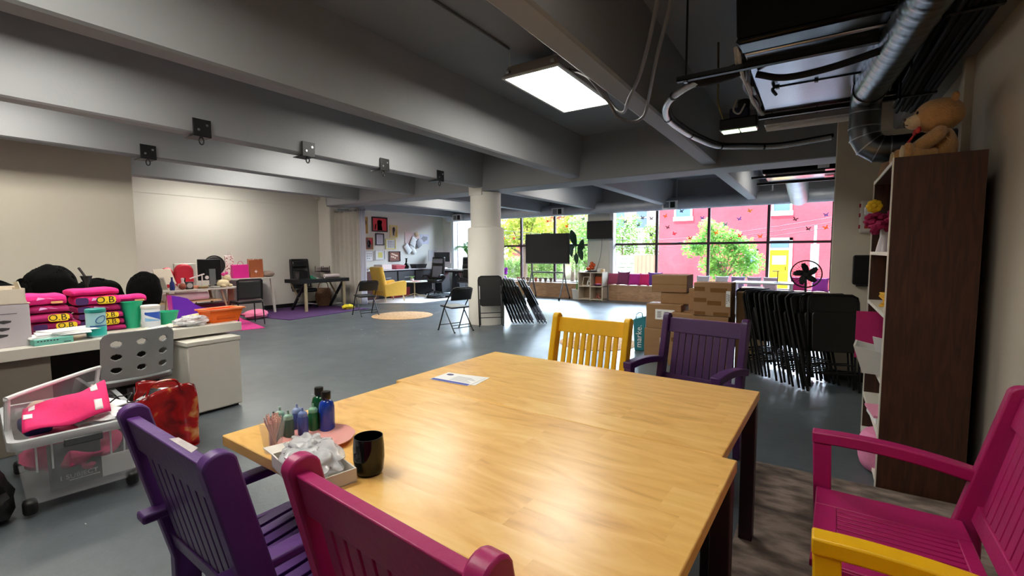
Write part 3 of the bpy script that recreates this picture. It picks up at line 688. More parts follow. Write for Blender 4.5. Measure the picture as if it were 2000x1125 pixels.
# built facing local +Y
b = MB()
b.ell((0, -.01, .10), (.095, .085, .115), 24, 16, .05, 2); o = b.build('body', fur, t, subd=1)
h = MB().ell((0, .0, .282), (.125, .118, .098), 24, 16, .05, 3); ho = h.build('head', fur, t, subd=1)
MB().ell((0, .102, .258), (.058, .056, .044), 18, 12, .04, 4).build('muzzle', fur_l, ho, subd=1)
MB().ell((0, .155, .274), (.014, .009, .010), 12, 8).build('nose', mat('brown_stitch', (70, 44, 30), .5, var=0), ho)
MB().tube(smoothpath([(-.030, .146, .236), (-.008, .156, .244), (0, .158, .260), (.008, .156, .244), (.030, .146, .236)], 4), .0022, 6).build('mouth', MATS['brown_stitch'], ho)
for sx in (-1, 1):
    MB().ell((sx*.09, -.045, .36), (.034, .018, .028), 14, 10, .05, 5).build('ear', fur, ho, subd=1)
    MB().ell((sx*.045, .108, .300), (.008, .006, .009), 10, 8).build('eye', gloss_blk, ho)
    a = MB(); a.tube(smoothpath([(sx*.075, .0, .185), (sx*.11, .04, .14), (sx*.095, .095, .10), (sx*.085, .115, .085)], 5), [.034, .036, .038, .04, .042, .042, .042, .041, .040, .040, .038, .036, .034, .032, .030, .018][:16], 14); a.build('arm', fur, t, subd=1)
    g = MB(); g.tube(smoothpath([(sx*.055, .03, .05), (sx*.085, .09, .048), (sx*.10, .15, .045)], 6), .046, 14); g.ell((sx*.103, .155, .062), (.046, .034, .06), 16, 12, .04, 6); g.build('leg', fur, t, subd=1)
    MB().ell((sx*.106, .182, .062), (.036, .012, .048), 14, 8).build('foot_pad', fur_l, t)
redb_ = mat('red_gingham', (196, 52, 56), .8, var=.35, scale=120)
bw = MB(); bw.ell((0, .095, .198), (.013, .012, .013), 10, 8)
for sx in (-1, 1):
    bw.ell((sx*.033, .095, .203), (.026, .011, .019), 12, 8, .2, 8)
    bw.hexa([(sx*.005, .098, .19), (sx*.022, .102, .19), (sx*.055, .152, .105), (sx*.034, .15, .105)], [(sx*.005, .101, .192), (sx*.022, .105, .192), (sx*.055, .155, .107), (sx*.034, .153, .107)])
bw.build('bow', redb_, t)
t = thing('gift_bag', 'small brown paper bag lying on top of the bookcase beyond the bear', 'bag', (.43, 4.12, 1.908), R(20))
MB().hexa([(-.08, -.06, 0), (.08, -.06, 0), (.08, .06, 0), (-.08, .06, 0)], [(-.05, -.04, .10), (.06, -.05, .09), (.05, .05, .11), (-.06, .04, .10)]).build('bag', mat('kraft_tan', (150, 118, 88), .8, var=.1), t, bevel=.008)
MB().tube(smoothpath([(-.04, 0, .1), (-.02, 0, .14), (.02, 0, .14), (.04, 0, .1)], 5), .004, 6).build('handle', mat('dark_ribbon', (70, 48, 38), .7, var=0), t)
# on the shelves
pinkf = mat('hot_pink_feather', (150, 16, 72), .8, var=.25, scale=30)
t = thing('feather_bouquet', 'dark pink ruffled bouquet with a yellow flower in the top bookcase compartment', 'bouquet', (.43, 4.1, 1.392))
m = MB()
r_ = random.Random(3)
for k in range(46):
    a = r_.uniform(0, 2*PI); el = r_.uniform(-.2, 1.2); rr = r_.uniform(.04, .1)
    p = Vector((math.cos(a)*math.cos(el)*rr-.05, math.sin(a)*math.cos(el)*rr, .16+math.sin(el)*rr*1.3))
    m.ell(p, (.03, .03, .022), 8, 5, .4, k)
m.build('ruffles', pinkf, t); MB().lathe([(.0, 0), (.05, 0), (.045, .03), (.03, .1), (.03, .16), (0, .16)], (-.03, 0, 0), 16).build('vase', mat('clear_vase', (200, 190, 195), .15, var=.03), t)
m = MB()
for k in range(8): m.ell((-.10+.028*math.cos(k*PI/4), -.02, .315+.028*math.sin(k*PI/4)), (.02, .012, .02), 10, 6)
m.ell((-.10, -.034, .315), (.016, .01, .016), 10, 6); m.tube([(-.06, 0, .2), (-.09, -.01, .3)], .004, 6)
m.build('yellow_flower', mat('flower_yellow', (240, 196, 30), .6, var=.08), t)
yel = mat('yellow_envelope', (226, 176, 54), .7, var=.08)
for k in range(6):
    tag(MB().box((-.12, -.17, 0), (.12, .17, .010)).build('padded_envelope', yel, loc=(.51+.008*((k*7) % 3), 4.0+.012*((k*5) % 4), 1.033+k*.0125), rz=R(-10+((k*37) % 17)), bevel=.003), 'yellow padded envelope, number %s up in the pile on the bookcase shelf' % ('one', 'two', 'three', 'four', 'five', 'six')[k], 'envelope', 'yellow envelopes on the bookcase')
t = thing('binder', 'white ring binder lying under the yellow envelopes edge on the bookcase', 'binder', (.53, 3.62, 1.033), R(4))
MB().box((-.14, -.12, 0), (.14, .12, .045)).build('cover', mat('binder_white', (220, 216, 206), .5, var=.03), t, bevel=.006)
MB().box((-.136, -.116, .006), (.146, .112, .039)).build('paper_block', papm, t)
mp_ = mat('magenta_card', (206, 44, 118), .6, var=.04)
tag(MB().hexa([(-.05, -.02, .0), (.33, .0, .0), (.33, .012, .0), (-.05, -.008, .0)], [(-.05, -.02, .33), (.33, .0, .33), (.33, .012, .33), (-.05, -.008, .33)]).build('folder', mp_, loc=(.31, 4.06, .645), smooth=0), 'magenta presentation folder sticking out of the bookcase', 'folder')
t = thing('plastic_bin', 'small white plastic bin tilted out of the lower bookcase shelf', 'bin', (.42, 3.62, .645), R(-6))
m = MB(); pr_ = [(-.14, -.10, .0), (.12, -.10, 0), (.12, .10, 0), (-.14, .10, 0)]
m.hexa(pr_, [(p[0]*1.0, p[1], .006) for p in pr_])
m.hexa([(-.14, -.1, 0), (-.13, -.1, 0), (-.13, .1, 0), (-.14, .1, 0)], [(-.19, -.12, .17), (-.18, -.12, .17), (-.18, .12, .17), (-.19, .12, .17)])
m.hexa([(-.14, -.1, 0), (.12, -.1, 0), (.12, -.09, 0), (-.14, -.09, 0)], [(-.19, -.12, .17), (.14, -.12, .10), (.14, -.11, .10), (-.19, -.11, .17)])
m.hexa([(-.14, .09, 0), (.12, .09, 0), (.12, .1, 0), (-.14, .1, 0)], [(-.19, .11, .17), (.14, .11, .10), (.14, .12, .10), (-.19, .12, .17)])
m.hexa([(.11, -.1, 0), (.12, -.1, 0), (.12, .1, 0), (.11, .1, 0)], [(.13, -.12, .1), (.14, -.12, .1), (.14, .12, .1), (.13, .12, .1)])
m.build('bin', mat('white_plastic', (226, 226, 222), .35, var=.02), t, smooth=0)
MB().hexa([(-.06, -.05, .02), (.08, -.05, .02), (.08, .05, .02), (-.06, .05, .02)], [(-.10, -.03, .22), (.05, -.03, .19), (.05, .0, .19), (-.10, .0, .22)]).build('paper', papm, t, smooth=0)
t = thing('paper_stack', 'stack of pink and white papers on the low bookcase shelf', 'papers', (.50, 3.72, .324), R(5))
MB().box((-.16, -.14, 0), (.14, .14, .035)).build('sheets', papm, t); MB().box((-.17, -.13, .036), (.12, .15, .05)).build('pink_folder', mat('pale_pink_card', (232, 150, 180), .7, var=.04), t)
# pink round drawstring bag on the floor in front of the bookcase
pk = mat('pink_cloth', (228, 140, 180), .85, var=.06, bump=.3, bscale=40)
t = thing('drum_bag', 'pink cloth bag with a black lined opening on the floor by the bookcase', 'bag', (.42, 3.66, 0), R(20))
m = MB(); m.lathe([(.0, 0), (.1, 0), (.135, .03), (.15, .12), (.14, .22), (.11, .26), (.09, .255)], n=24); m.build('body', pk, t, subd=1)
m = MB(); m.ell((.02, -.13, .12), (.09, .022, .09), 20, 10); m.build('black_opening', black_m, t)
m = MB(); m.tube([(.02+.095*math.cos(a), -.14, .12+.095*math.sin(a)) for a in [R(k*15) for k in range(24)]], .012, 8, True); m.build('rim', pk, t)
# wall fixtures on the stub wall
t = thing('fire_alarm_strobe', 'white fire alarm strobe with red edges on the partition wall', 'alarm', (.445, 6.1, 1.75))
MB().box((-.07, -.045, -.17), (.07, 0, .17)).build('housing', mat('alarm_white', (206, 200, 194), .35, var=.02), t, bevel=.02)
for z in (-.10, .02, .12): MB().box((-.078, -.04, z-.02), (-.062, -.008, z+.02)).build('red_clip', mat('alarm_red', (170, 36, 40), .4, var=.03), t, bevel=.004)
MB().box((-.035, -.06, .02), (.05, -.045, .10)).build('strobe_lens', mat('strobe_lens', (236, 236, 240), .1, var=0), t, bevel=.008)
MB().box((-.03, -.05, -.12), (.04, -.044, -.05)).build('speaker_grille', mat('alarm_red', (170, 36, 40)), t, bevel=.003)
t = thing('wall_dispenser', 'black box dispenser mounted on the partition wall below the alarm', 'dispenser', (.42, 6.1, 1.2))
MB().box((-.085, -.13, -.155), (.085, 0, .155)).build('body', mat('black_plastic', (20, 20, 22), .3, var=.03), t, bevel=.02)
MB().box((-.08, -.137, -.02), (.08, -.128, .145)).build('front_cover', mat('black_plastic', (20, 20, 22)), t, bevel=.008)
MB().box((-.05, -.10, -.17), (.05, -.04, -.152)).build('outlet', black_m, t)
# pipe trim on the wall behind the bookcase
struct('trim_3', MB().box((.755, 4.12, 0), (.80, 4.2, 2.62)), mat('wall_paint', (0, 0, 0)), smooth=0)

# ================================================================== OVERHEAD EQUIPMENT
dark_steel = mat('dark_steel', (15, 15, 16), .45, .3, var=.08)
galv = mat('galvanised_steel', (168, 172, 178), .38, 1.0, var=.12, scale=5)
galv_d = mat('galvanised_panel', (170, 174, 184), .22, 1.0, var=.06, scale=2, bump=.08, bscale=5)
t = thing('air_handler', 'black suspended air handling unit with a shiny metal underside', 'air conditioner', (-.06, 3.9, 2.62))
MB().hexa([(-.38, -.80, .03), (.56, -.80, .03), (.56, .86, .03), (-.38, .86, .03)], [(-.40, -.82, .62), (.58, -.82, .62), (.58, .88, .62), (-.40, .88, .62)]).build('casing', mat('matt_black_casing', (9, 9, 10), .85, var=.08, spec=.2), t, bevel=.03)
MB().box((-.36, -.60, .0), (.5, .74, .03)).build('base_panel', galv_d, t, bevel=.012)
for y in (-.70, .80): MB().box((-.385, y-.09, .005), (.565, y+.09, .05)).build('edge_trim', mat('black_gloss_metal', (22, 22, 24), .2, .8, var=.05), t, bevel=.04)
MB().tube([(-.25, .14, -.004), (.48, .14, -.004)], .004, 6).build('seam_wire', black_m, t)
for x in (-.22, .02, .3): MB().box((x-.012, .125, -.015), (x+.012, .155, .0)).build('clip', black_m, t)
MB().tube(smoothpath([(-.24, .14, 0), (-.25, .1, -.03), (-.23, .16, -.05)], 4), .012, 6).build('hook', black_m, t)
MB().box((-.43, .35, .1), (-.40, .6, .3)).build('control_box', mat('black_plastic', (20, 20, 22)), t, bevel=.005)
for y, x0, x1, lb in ((3.44, -.86, .62, 'near'), (4.80, -.50, .62, 'far')):
    s_ = thing('strut_channel', 'black steel strut channel carrying the %s end of the air handler' % lb, 'bracket', (0, y, 2.585), 0, 'struts under the air handler')
    MB().box((x0, -.021, -.0), (x1, .021, .006)).box((x0, -.021, 0), (x1, -.017, .034)).box((x0, .017, 0), (x1, .021, .034)).build('channel', dark_steel, s_, smooth=0)
    for x in ((x0+.06, x1-.05) if lb == 'near' else (x1-.05,)):
        MB().cyl((x, 0, .0), (x, 0, .72), .007, n=8).build('threaded_rod', dark_steel, s_); MB().cyl((x, 0, -.012), (x, 0, .0), .014, n=6).build('nut', galv, s_)
tag(MB().tube(smoothpath([(.62, 3.40, 2.66), (.5, 3.43, 2.60), (.25, 3.47, 2.545), (.0, 3.56, 2.53), (-.22, 3.62, 2.545), (-.38, 3.62, 2.60)], 6), .022, 10).build('insulated_pipe', mat('black_foam', (16, 16, 17), .85, var=.06, bump=.3), smooth=60), 'black foam covered pipe sagging under the air handler strut', 'pipe')
t = thing('refrigerant_line', 'looping black and silver refrigerant line curving beside the air handler', 'pipe')
pth = smoothpath([(-.42, 3.62, 2.66), (-.62, 3.56, 2.62), (-.82, 3.60, 2.60), (-1.02, 3.82, 2.58), (-1.13, 4.2, 2.57), (-1.14, 4.7, 2.58), (-1.10, 5.3, 2.60), (-.98, 5.8, 2.60), (-.76, 6.1, 2.62), (-.4, 6.3, 2.62), (.1, 6.35, 2.66)], 8)
MB().tube(pth, .026, 10).build('silver_sleeve', mat('silver_foil', (190, 190, 192), .35, .8, var=.2, scale=60), t, smooth=60)
MB().tube([p+Vector((.02, .03, .03)) for p in pth], .022, 8).build('black_sleeve', MATS['black_foam'], t, smooth=60)
m = MB()
for k in range(9, 70, 12):
    d = (pth[k+1]-pth[k]).normalized(); m.cyl(pth[k]-d*.01, pth[k]+d*.01, .031, n=12)
m.build('cable_tie', black_m, t)
MB().tube(smoothpath([(-.43, 3.6, 2.68), (-.50, 3.56, 2.63), (-.66, 3.56, 2.61), (-.80, 3.60, 2.63)], 5), .045, 10).build('pipe_wrap', MATS['black_foam'], t)
t = thing('condensate_line', 'white taped bundle of wires running along the end of the air handler', 'pipe')
for k, dx in enumerate((0, .02, -.015)):
    MB().tube(smoothpath([(-.455+dx, 3.3, 2.68), (-.46+dx*1.4, 3.55, 2.60+.01*k), (-.465-dx, 3.9, 2.605), (-.46+dx, 4.3, 2.60+.008*k), (-.45-dx, 4.7, 2.61), (-.44, 4.84, 2.64)], 6), .012, 8).build('white_hose' if k != 1 else 'black_wire', mat('white_hose', (196, 192, 188), .5, var=.15, scale=30) if k != 1 else black_m, t)
t = thing('condensate_pump', 'black condensate pump hanging beside the air handler with lit green strips', 'pump', (-.64, 4.72, 2.50))
MB().box((-.14, -.07, .0), (.17, .07, .10)).build('reservoir', mat('black_plastic', (20, 20, 22)), t, bevel=.012)
MB().box((-.06, -.05, .10), (.10, .05, .19)).build('motor', mat('navy_plastic', (18, 24, 60), .35, var=.05), t, bevel=.01)
MB().cyl((.05, 0, .19), (.05, 0, .26), .05, n=18).build('coil', MATS['black_foam'], t, bevel=.01)
MB().tube(smoothpath([(.0, -.06, .26), (-.02, -.09, .16), (.03, -.1, .12), (.07, -.08, .2)], 5), .009, 8).build('white_hose', MATS['white_hose'], t)
for a, b_ in ((-.12, 0.02), (.03, .16)): MB().box((a, -.06, -.012), (b_, .06, -.002)).build('lit_strip', mat('green_white_light', (220, 240, 215), .4, var=0, emit=(220, 240, 205), estr=1.6), t, bevel=.004)
MB().tube(smoothpath([(-.11, 0, .1), (-.16, -.02, .26), (-.165, -.03, .45), (-.17, -.04, .80)], 5), .009, 8).build('brass_tube', mat('aged_brass', (150, 138, 96), .4, .6, var=.1), t)
# fluorescent strip beyond the unit
t = thing('fluorescent_fixture', 'unlit white fluorescent batten hanging beyond the air handler', 'ceiling light', (-.14, 5.72, 2.72))
MB().hexa([(-.36, -.12, 0), (.5, -.12, 0), (.5, .12, 0), (-.36, .12, 0)], [(-.36, -.06, .06), (.5, -.06, .06), (.5, .06, .06), (-.36, .06, .06)]).build('body', mat('fixture_white', (226, 220, 220), .3, var=.02), t, smooth=0)
for y in (-.05, .05): MB().cyl((-.35, y, -.018), (.49, y, -.018), .016, n=12).build('tube', mat('tube_white', (236, 232, 230), .2, var=0), t)
MB().cyl((.1, 0, .06), (.1, 0, .59), .005, n=6).build('hanger', dark_steel, t); MB().cyl((-.3, 0, .06), (-.3, 0, .59), .005, n=6).build('hanger', dark_steel, t)
# spiral duct with elbow
duct_m = mat('duct_steel', (104, 107, 112), .3, 1.0, var=.15, scale=5)
t = thing('spiral_duct', 'shiny spiral air duct with an elbow turning into the cream wall', 'duct')
ax = [Vector((.50, 1.6, 2.58)), Vector((.29, 4.32, 2.58))]
m = MB(); N = 42
P_ = []; rr = []
for i in range(N*4+1):
    u = i/(N*4); P_.append(ax[0].lerp(ax[1], u)); rr.append(.102+(.0035 if i % 6 == 0 else 0))
m.tube(P_, rr, 24).build('straight_run', duct_m, t, smooth=30)
MB().tube([(.292, 4.30, 2.58), (.287, 4.36, 2.58)], .112, 24).build('collar', duct_m, t, smooth=30)
m = MB()
el = [(.287, 4.36, 2.58), (.28, 4.44, 2.57), (.279, 4.50, 2.53), (.279, 4.52, 2.46), (.279, 4.52, 2.34), (.285, 4.52, 2.27), (.315, 4.52, 2.21), (.37, 4.52, 2.17), (.44, 4.52, 2.16), (.80, 4.52, 2.16)]
m.tube(el, .10, 24).build('elbow', duct_m, t, smooth=20)
m = MB()
for k in range(3, 9):
    p = Vector(el[k]); d = (Vector(el[k+1])-Vector(el[k-1])).normalized(); m.cyl(p-d*.004, p+d*.004, .1045, n=24)
m.build('seam', galv, t, smooth=30)
# the black cable bundle along the wall-side beam
r_ = random.Random(21)
for k in range(18):
    u = k/17; dx = .475+.16*u
    z0 = 2.56+.05*math.sin(k*2.1)+.02*r_.random()
    pth = smoothpath([(dx+.02+r_.uniform(-.008, .008), 1.2+i*.75, z0+r_.uniform(-.012, .012)) for i in range(6)], 4)
    pth = [p for p in pth]
    tag(MB().tube(pth, .013+.004*r_.random(), 7).build('cable', mat('black_cable', (13, 13, 14), .75, var=.1, spec=.2), smooth=60), 'black cable running with many others along the beam above the bookcase', 'cable', 'black cables bundled along the beam')
for y in (1.6, 3.0, 4.4):
    tag(MB().box((.46, y, 2.50), (.67, y+.03, 2.515)).box((.46, y, 2.50), (.475, y+.03, 2.9)).build('cable_bracket', dark_steel, smooth=0), 'dark steel bracket strap holding up the black cable bundle', 'bracket', 'brackets of the cable bundle')
# looped conduits by the panel light
tag(MB().tube(smoothpath([(-.60, 2.0, 2.9), (-.66, 2.31, 2.72), (-.95, 2.95, 2.56), (-1.18, 3.35, 2.50), (-1.30, 3.6, 2.50), (-1.40, 3.72, 2.56), (-1.52, 3.8, 2.70), (-1.75, 3.9, 2.95), (-1.98, 4.0, 3.1)], 6), .012, 8).build('conduit', mat('grey_conduit', (92, 88, 88), .5, var=.08), smooth=60), 'grey flexible conduit drooping under the beam to the panel light', 'conduit')
tag(MB().tube(smoothpath([(-.52, 2.0, 3.0), (-.60, 2.36, 2.75), (-.88, 3.0, 2.60), (-1.06, 3.45, 2.53), (-1.18, 3.72, 2.48), (-1.30, 3.8, 2.47), (-1.41, 3.74, 2.52), (-1.47, 3.66, 2.64), (-1.75, 3.6, 3.0), (-1.98, 3.7, 3.14)], 6), .012, 8).build('conduit', MATS['grey_conduit'], smooth=60), 'second grey conduit looping lower under the same beam', 'conduit')
tag(MB().tube([(-2.5, -1.5, 3.285), (-2.45, 3.7, 3.285)], .010, 8).build('conduit', MATS['grey_conduit']), 'thin straight conduit on the ceiling running to the lit panel light', 'conduit')
# second unit near the windows
t = thing('air_handler', 'second air handler hanging beyond the girder by the windows', 'air conditioner', (-.32, 9.0, 2.58))
MB().box((-.46, -.30, .08), (.55, .7, .5)).build('casing', mat('black_gloss_metal', (22, 22, 24)), t, bevel=.02)
MB().box((-.42, -.22, .055), (.4, .6, .08)).build('base_panel', galv_d, t, smooth=0)
for y in (-.26, .62): MB().box((-.62, y-.02, .02), (.62, y+.02, .055)).build('rail', dark_steel, t, smooth=0)
MB().tube([(-.47, -.2, .2), (-.55, -.2, .2), (-.55, -.2, .72)], .012, 8).build('hanger', dark_steel, t); MB().tube([(.5, -.2, .4), (.5, -.2, .72)], .012, 8).build('hanger', dark_steel, t)
MB().box((.3, -.34, .1), (.45, -.3, .22)).build('control_box', mat('fixture_white', (226, 220, 220)), t, bevel=.005)
MB().tube([(-.4, -.36, .3), (.5, -.36, .3)], .05, 14).build('insulated_pipe', mat('black_foam', (16, 16, 17)), t)
# big duct along the windows
t = thing('window_duct', 'long round galvanised duct running along the top of the windows', 'duct')
MB().tube([(-11.0, 12.62, 2.66), (.75, 12.62, 2.66)], .16, 28).build('main_run', mat('dull_duct', (176, 179, 184), .5, .45, var=.1, scale=4), t, smooth=60)
for x in (-9.4, -7.6, -5.3, -3.9, -2.4, -1.1, -.2):
    MB().cyl((x-.012, 12.62, 2.66), (x+.012, 12.62, 2.66), .166, n=28).build('joint', MATS['dull_duct'], t, smooth=40)
for x in (-10.2, -8.0, -5.9, -3.1, -.9): MB().box((x-.012, 12.60, 2.80), (x+.012, 12.64, 3.31)).build('hanger_strap', galv, t, smooth=0)
m = MB(); P_ = []; rr = []
for k in range(61): P_.append((-.36, 12.5-2.7*k/60, 2.63+.24*k/60)); rr.append(.19 if k % 5 else .197)
m.tube(P_, rr, 22).build('branch', galv, t, smooth=30)
for x in (-10.4, -6.5, -3.22):
    g = MB().box((x-.19, 12.38, 2.50), (x+.19, 12.52, 2.72)).build('grille', mat('grille_white', (230, 230, 232), .4, var=.03), t, smooth=0)
    MB().box((x-.15, 12.374, 2.54), (x-.01, 12.382, 2.69)).build('louvre', mat('grille_grey', (130, 132, 136), .5, var=.05), g, smooth=0)
    MB().box((x+.02, 12.374, 2.54), (x+.14, 12.382, 2.69)).build('opening', black_m, g, smooth=0)
tag(MB().tube([(-11, 12.9, 2.84), (.75, 12.9, 2.84)], .012, 8).build('conduit', MATS['fixture_white']), 'white tube for the daylit beam edge above the window duct', 'conduit')  # white tube drawn for the daylit bottom edge of the window beam

# black steel brackets with rings on the beams
def hook_bracket(x, y, label):
    t = thing('beam_bracket', label, 'bracket', (x, y, 2.62), 0, 'black ring brackets on the beams')
    MB().box((.0, -.085, -.02), (.012, .085, .155)).build('plate', black_m, t, bevel=.003)
    MB().box((-.20, -.085, -.022), (.012, .085, -.012)).build('flange', black_m, t, bevel=.003)
    for yy, zz in ((-.035, .045), (.045, .10)): MB().cyl((.012, yy, zz), (.018, yy, zz), .013, n=8).build('bolt', mat('zinc', (190, 190, 190)), t)
    MB().tube([(-.02, .022*math.cos(a), -.06+.036*math.sin(a)) for a in [R(k*30) for k in range(12)]], .007, 8, True).build('ring', black_m, t)
for y, s_ in zip((2.30, 3.49, 4.70, 5.90), ('first', 'second', 'third', 'fourth')):
    hook_bracket(-5.325+.022, y, 'black steel ring bracket, %s along the beam that meets the round pillar' % s_)
hook_bracket(-7.105+.022, 2.44, 'black steel ring bracket on the beam above the cream wall corner')
# ================================================================== FOLDING CHAIRS
fold_m = mat('black_chair_metal', (20, 20, 21), .38, .3, var=.04)
fold_v = mat('black_chair_vinyl', (16, 16, 17), .38, var=.05, bump=.1, bscale=80)
rubber = mat('rubber_foot', (10, 10, 10), .7, var=0)
def pad(mb, M, w, h, th, r=.04): return mb.prism(rrect(w, h, r), M, th)
def folding_open(label, x, y, rz, pale=False):
    t = thing('folding_chair', label, 'chair', (x, y, 0), rz, 'open black folding chairs')
    up = [(-.225, .235, .0), (-.225, .02, .44), (-.222, -.205, .72), (-.19, -.225, .775), (-.14, -.228, .785), (.14, -.228, .785), (.19, -.225, .775), (.222, -.205, .72), (.225, .02, .44), (.225, .235, .0)]
    MB().tube(up, .0115, 8).build('front_frame', fold_m, t)
    MB().tube([(-.20, -.26, 0), (-.20, .0, .34), (-.20, .06, .43), (.20, .06, .43), (.20, .0, .34), (.20, -.26, 0)], .0105, 8).build('rear_frame', fold_m, t)
    for p, q in (((-.222, .19, .10), (.222, .19, .10)), ((-.20, -.205, .075), (.20, -.205, .075)), ((-.20, -.17, .12), (.20, -.17, .12))): MB().cyl(p, q, .007, n=8).build('crossbar', fold_m, t)
    m = MB(); pad(m, Matrix.Translation((0, .03, .425)) @ Matrix.Rotation(R(3), 4, 'X'), .40, .40, .028); m.build('seat', fold_v, t, bevel=.01)
    m = MB(); m.grid(lambda u, v: Vector((-.215+.43*u, -.150-.062*v*1.0-.028*math.sin(PI*u)-.02, .565+.205*v)), 10, 4); m.build('backrest', fold_v, t, solid=.018, bevel=.004)
    for fx, fy in ((-.225, .235), (.225, .235), (-.20, -.26), (.20, -.26)): MB().cyl((fx, fy, 0), (fx, fy, .02), .015, n=10).build('foot', rubber, t)
    if pale: MB().prism(rrect(.30, .28, .04), Matrix.Translation((0, .03, .4535)) @ Matrix.Rotation(R(3), 4, 'X'), .002).build('pale_patch', mat('pale_seat', (150, 146, 136), .6, var=.15), t)  # paler rounded patch laid on the seat pad
    return t
folding_open('open black folding chair with a pale seat patch in front of the round pillar', -5.40, 6.36, R(74), True)
folding_open('open black folding chair at the end of the purple rug by the curtain', -8.50, 6.88, R(72))
def folding_flat_parts(t):
    up = [(-.225, .0, .0), (-.225, 0, .88), (-.215, 0, .93), (-.17, 0, .955), (.17, 0, .955), (.215, 0, .93), (.225, 0, .88), (.225, 0, .0)]
    MB().tube(up, .0115, 8).build('front_frame', fold_m, t)
    MB().tube([(-.20, -.022, .03), (-.20, -.022, .52), (.20, -.022, .52), (.20, -.022, .03)], .0105, 8).build('rear_frame', fold_m, t)
    m = MB(); m.cyl((-.22, .0, .17), (.22, .0, .17), .007, n=8); m.build('crossbar', fold_m, t)
    m = MB(); m.cyl((-.2, -.02, .26), (.2, -.02, .26), .007, n=8); m.build('crossbar', fold_m, t)
    m = MB(); m.prism(rrect(.40, .40, .045), frame((0, .012, .585), (1, 0, 0), (0, 0, 1)), -.026); m.build('seat', fold_v, t, bevel=.008)
    m = MB(); m.prism(rrect(.43, .2, .05), frame((0, .006, .85), (1, 0, 0), (0, 0, 1)), .02); m.build('backrest', fold_v, t, bevel=.008)
def folding_flat(label, x, y, rz, lean, group=None, first=None, side=0):
    if first: return copy_tree(first, (x, y, .014), (R(-lean), side, rz), label, group)
    t = thing('folding_chair', label, 'chair', (x, y, .014), 0, group); t.rotation_euler = (R(-lean), side, rz); t.rotation_mode = 'XYZ'
    folding_flat_parts(t); return t
f0 = folding_flat('folded black chair leaning upright against the front of the round pillar', -5.035, 6.955, R(224.5), -10, 'folded chairs at the round pillar'); f0.rotation_euler = (R(10), 0, R(224.5))
# a row of folded chairs leaning on the side of the pillar
names = ['first', 'second', 'third', 'fourth', 'fifth', 'sixth', 'seventh', 'eighth', 'ninth', 'tenth']
for k in range(10):
    q = k*.066+(.06 if k > 6 else 0)
    c = folding_flat('%s folded black chair out from the round pillar in the leaning row' % names[k], -5.02+q*.85, 7.70+.52*q, R(-58), 0, 'folded chairs at the round pillar', f0); c.rotation_euler = (R(21+.8*k), 0, R(-58.5))
# the long row of folded chairs by the bookcase end of the room
disc = mat('white_sticker', (214, 210, 202), .6, var=.03)
row = ['front', 'second', 'third', 'fourth', 'fifth', 'sixth', 'seventh', 'eighth', 'ninth', 'tenth', 'eleventh', 'twelfth', 'thirteenth', 'fourteenth', 'fifteenth', 'sixteenth', 'seventeenth', 'last', 'nineteenth', 'twentieth']
rr_ = random.Random(5)
for k in range(18):
    x, y = .20-k*.039, 5.47+k*.036
    lab = '%s folded black chair of the long dark row beside the partition wall' % row[k]
    c = folding_flat(lab, x, y, 0, 0, 'folded chairs in the long row', f0)
    if k > 9: c.location.x -= .03; c.location.y += .02
    if k < 2: c.rotation_euler = (R(9), R(-1+2*k), R(200+3*k))
    else: c.rotation_euler = (R(13+rr_.uniform(-1.6, 1.6)), R(rr_.uniform(-2, 2)), R(232+rr_.uniform(-3, 3)))
    if k < 2:
        MB().prism(rrect(.028, .028, .0139, 6), frame((.05 if k == 0 else .1, .0125, .60), (-1, 0, 0), (0, 0, 1)), .001).build('sticker', disc, c)

# ================================================================== CARDBOARD BOXES
card = mat('cardboard', (140, 106, 72), .8, var=.07, scale=5, bump=.08, bscale=60, stretch=(1, 1, 3))
card_d = mat('cardboard_dark', (120, 88, 58), .8, var=.07, scale=5)
tape_m = mat('brown_tape', (112, 78, 42), .25, var=.05)
lab_m = mat('shipping_label', (222, 222, 220), .7, var=.02); ink = mat('label_ink', (60, 60, 62), .8, var=0)
def carton(label, x, y, z, w, d, h, rz, m=card, tapes=(), labels=(), flap=False, group='cardboard boxes'):
    """x, y: centre of the front edge"""
    t = thing('cardboard_box', label, 'box', (x, y, z), rz, group)
    MB().box((-w/2, 0, 0), (w/2, d, h)).build('carton', m, t, bevel=.006)
    MB().box((-w/2-.001, d/2-.025, h-.002), (w/2+.001, d/2+.025, h+.0012)).build('top_tape', tape_m, t, smooth=0)
    MB().box((-.003, .0, h-.0005), (.003, d, h+.0004)).build('flap_seam', card_d, t, smooth=0)
    for (a, b_, c, e) in tapes: MB().box((a, -.0012, c), (b_, .001, e)).build('tape', tape_m, t, smooth=0)
    for (a, b_, c, e) in labels:
        lb = MB().box((a, -.0016, c), (b_, .001, e)).build('shipping_label', lab_m, t, smooth=0)
        m2 = MB(); ww = b_-a; hh = e-c
        for q in range(6): m2.box((a+ww*.1, -.0022, c+hh*(.2+q*.11)), (a+ww*(.34 if q % 2 else .30), -.0014, c+hh*(.2+q*.11)+hh*.05))
        for q in range(7): m2.box((a+ww*(.45+q*.04), -.0022, c+hh*.35), (a+ww*(.45+q*.04)+ww*(.012+.012*(q % 2)), -.0014, c+hh*.8))
        for q in range(4): m2.box((a+ww*.78, -.0022, c+hh*(.3+q*.13)), (a+ww*.92, -.0014, c+hh*(.3+q*.13)+hh*.05))
        m2.build('print', ink, lb, smooth=0)
    return t
carton('bottom cardboard box of the stack beside the teal bag', -1.60, 5.94, 0, .47, .42, .41, R(-2), labels=[(-.03, .17, .16, .30)])
carton('cardboard box with a white shipping label, second from the floor in its stack', -1.60, 5.96, .412, .44, .42, .315, R(0), labels=[(-.10, .14, .12, .25)])
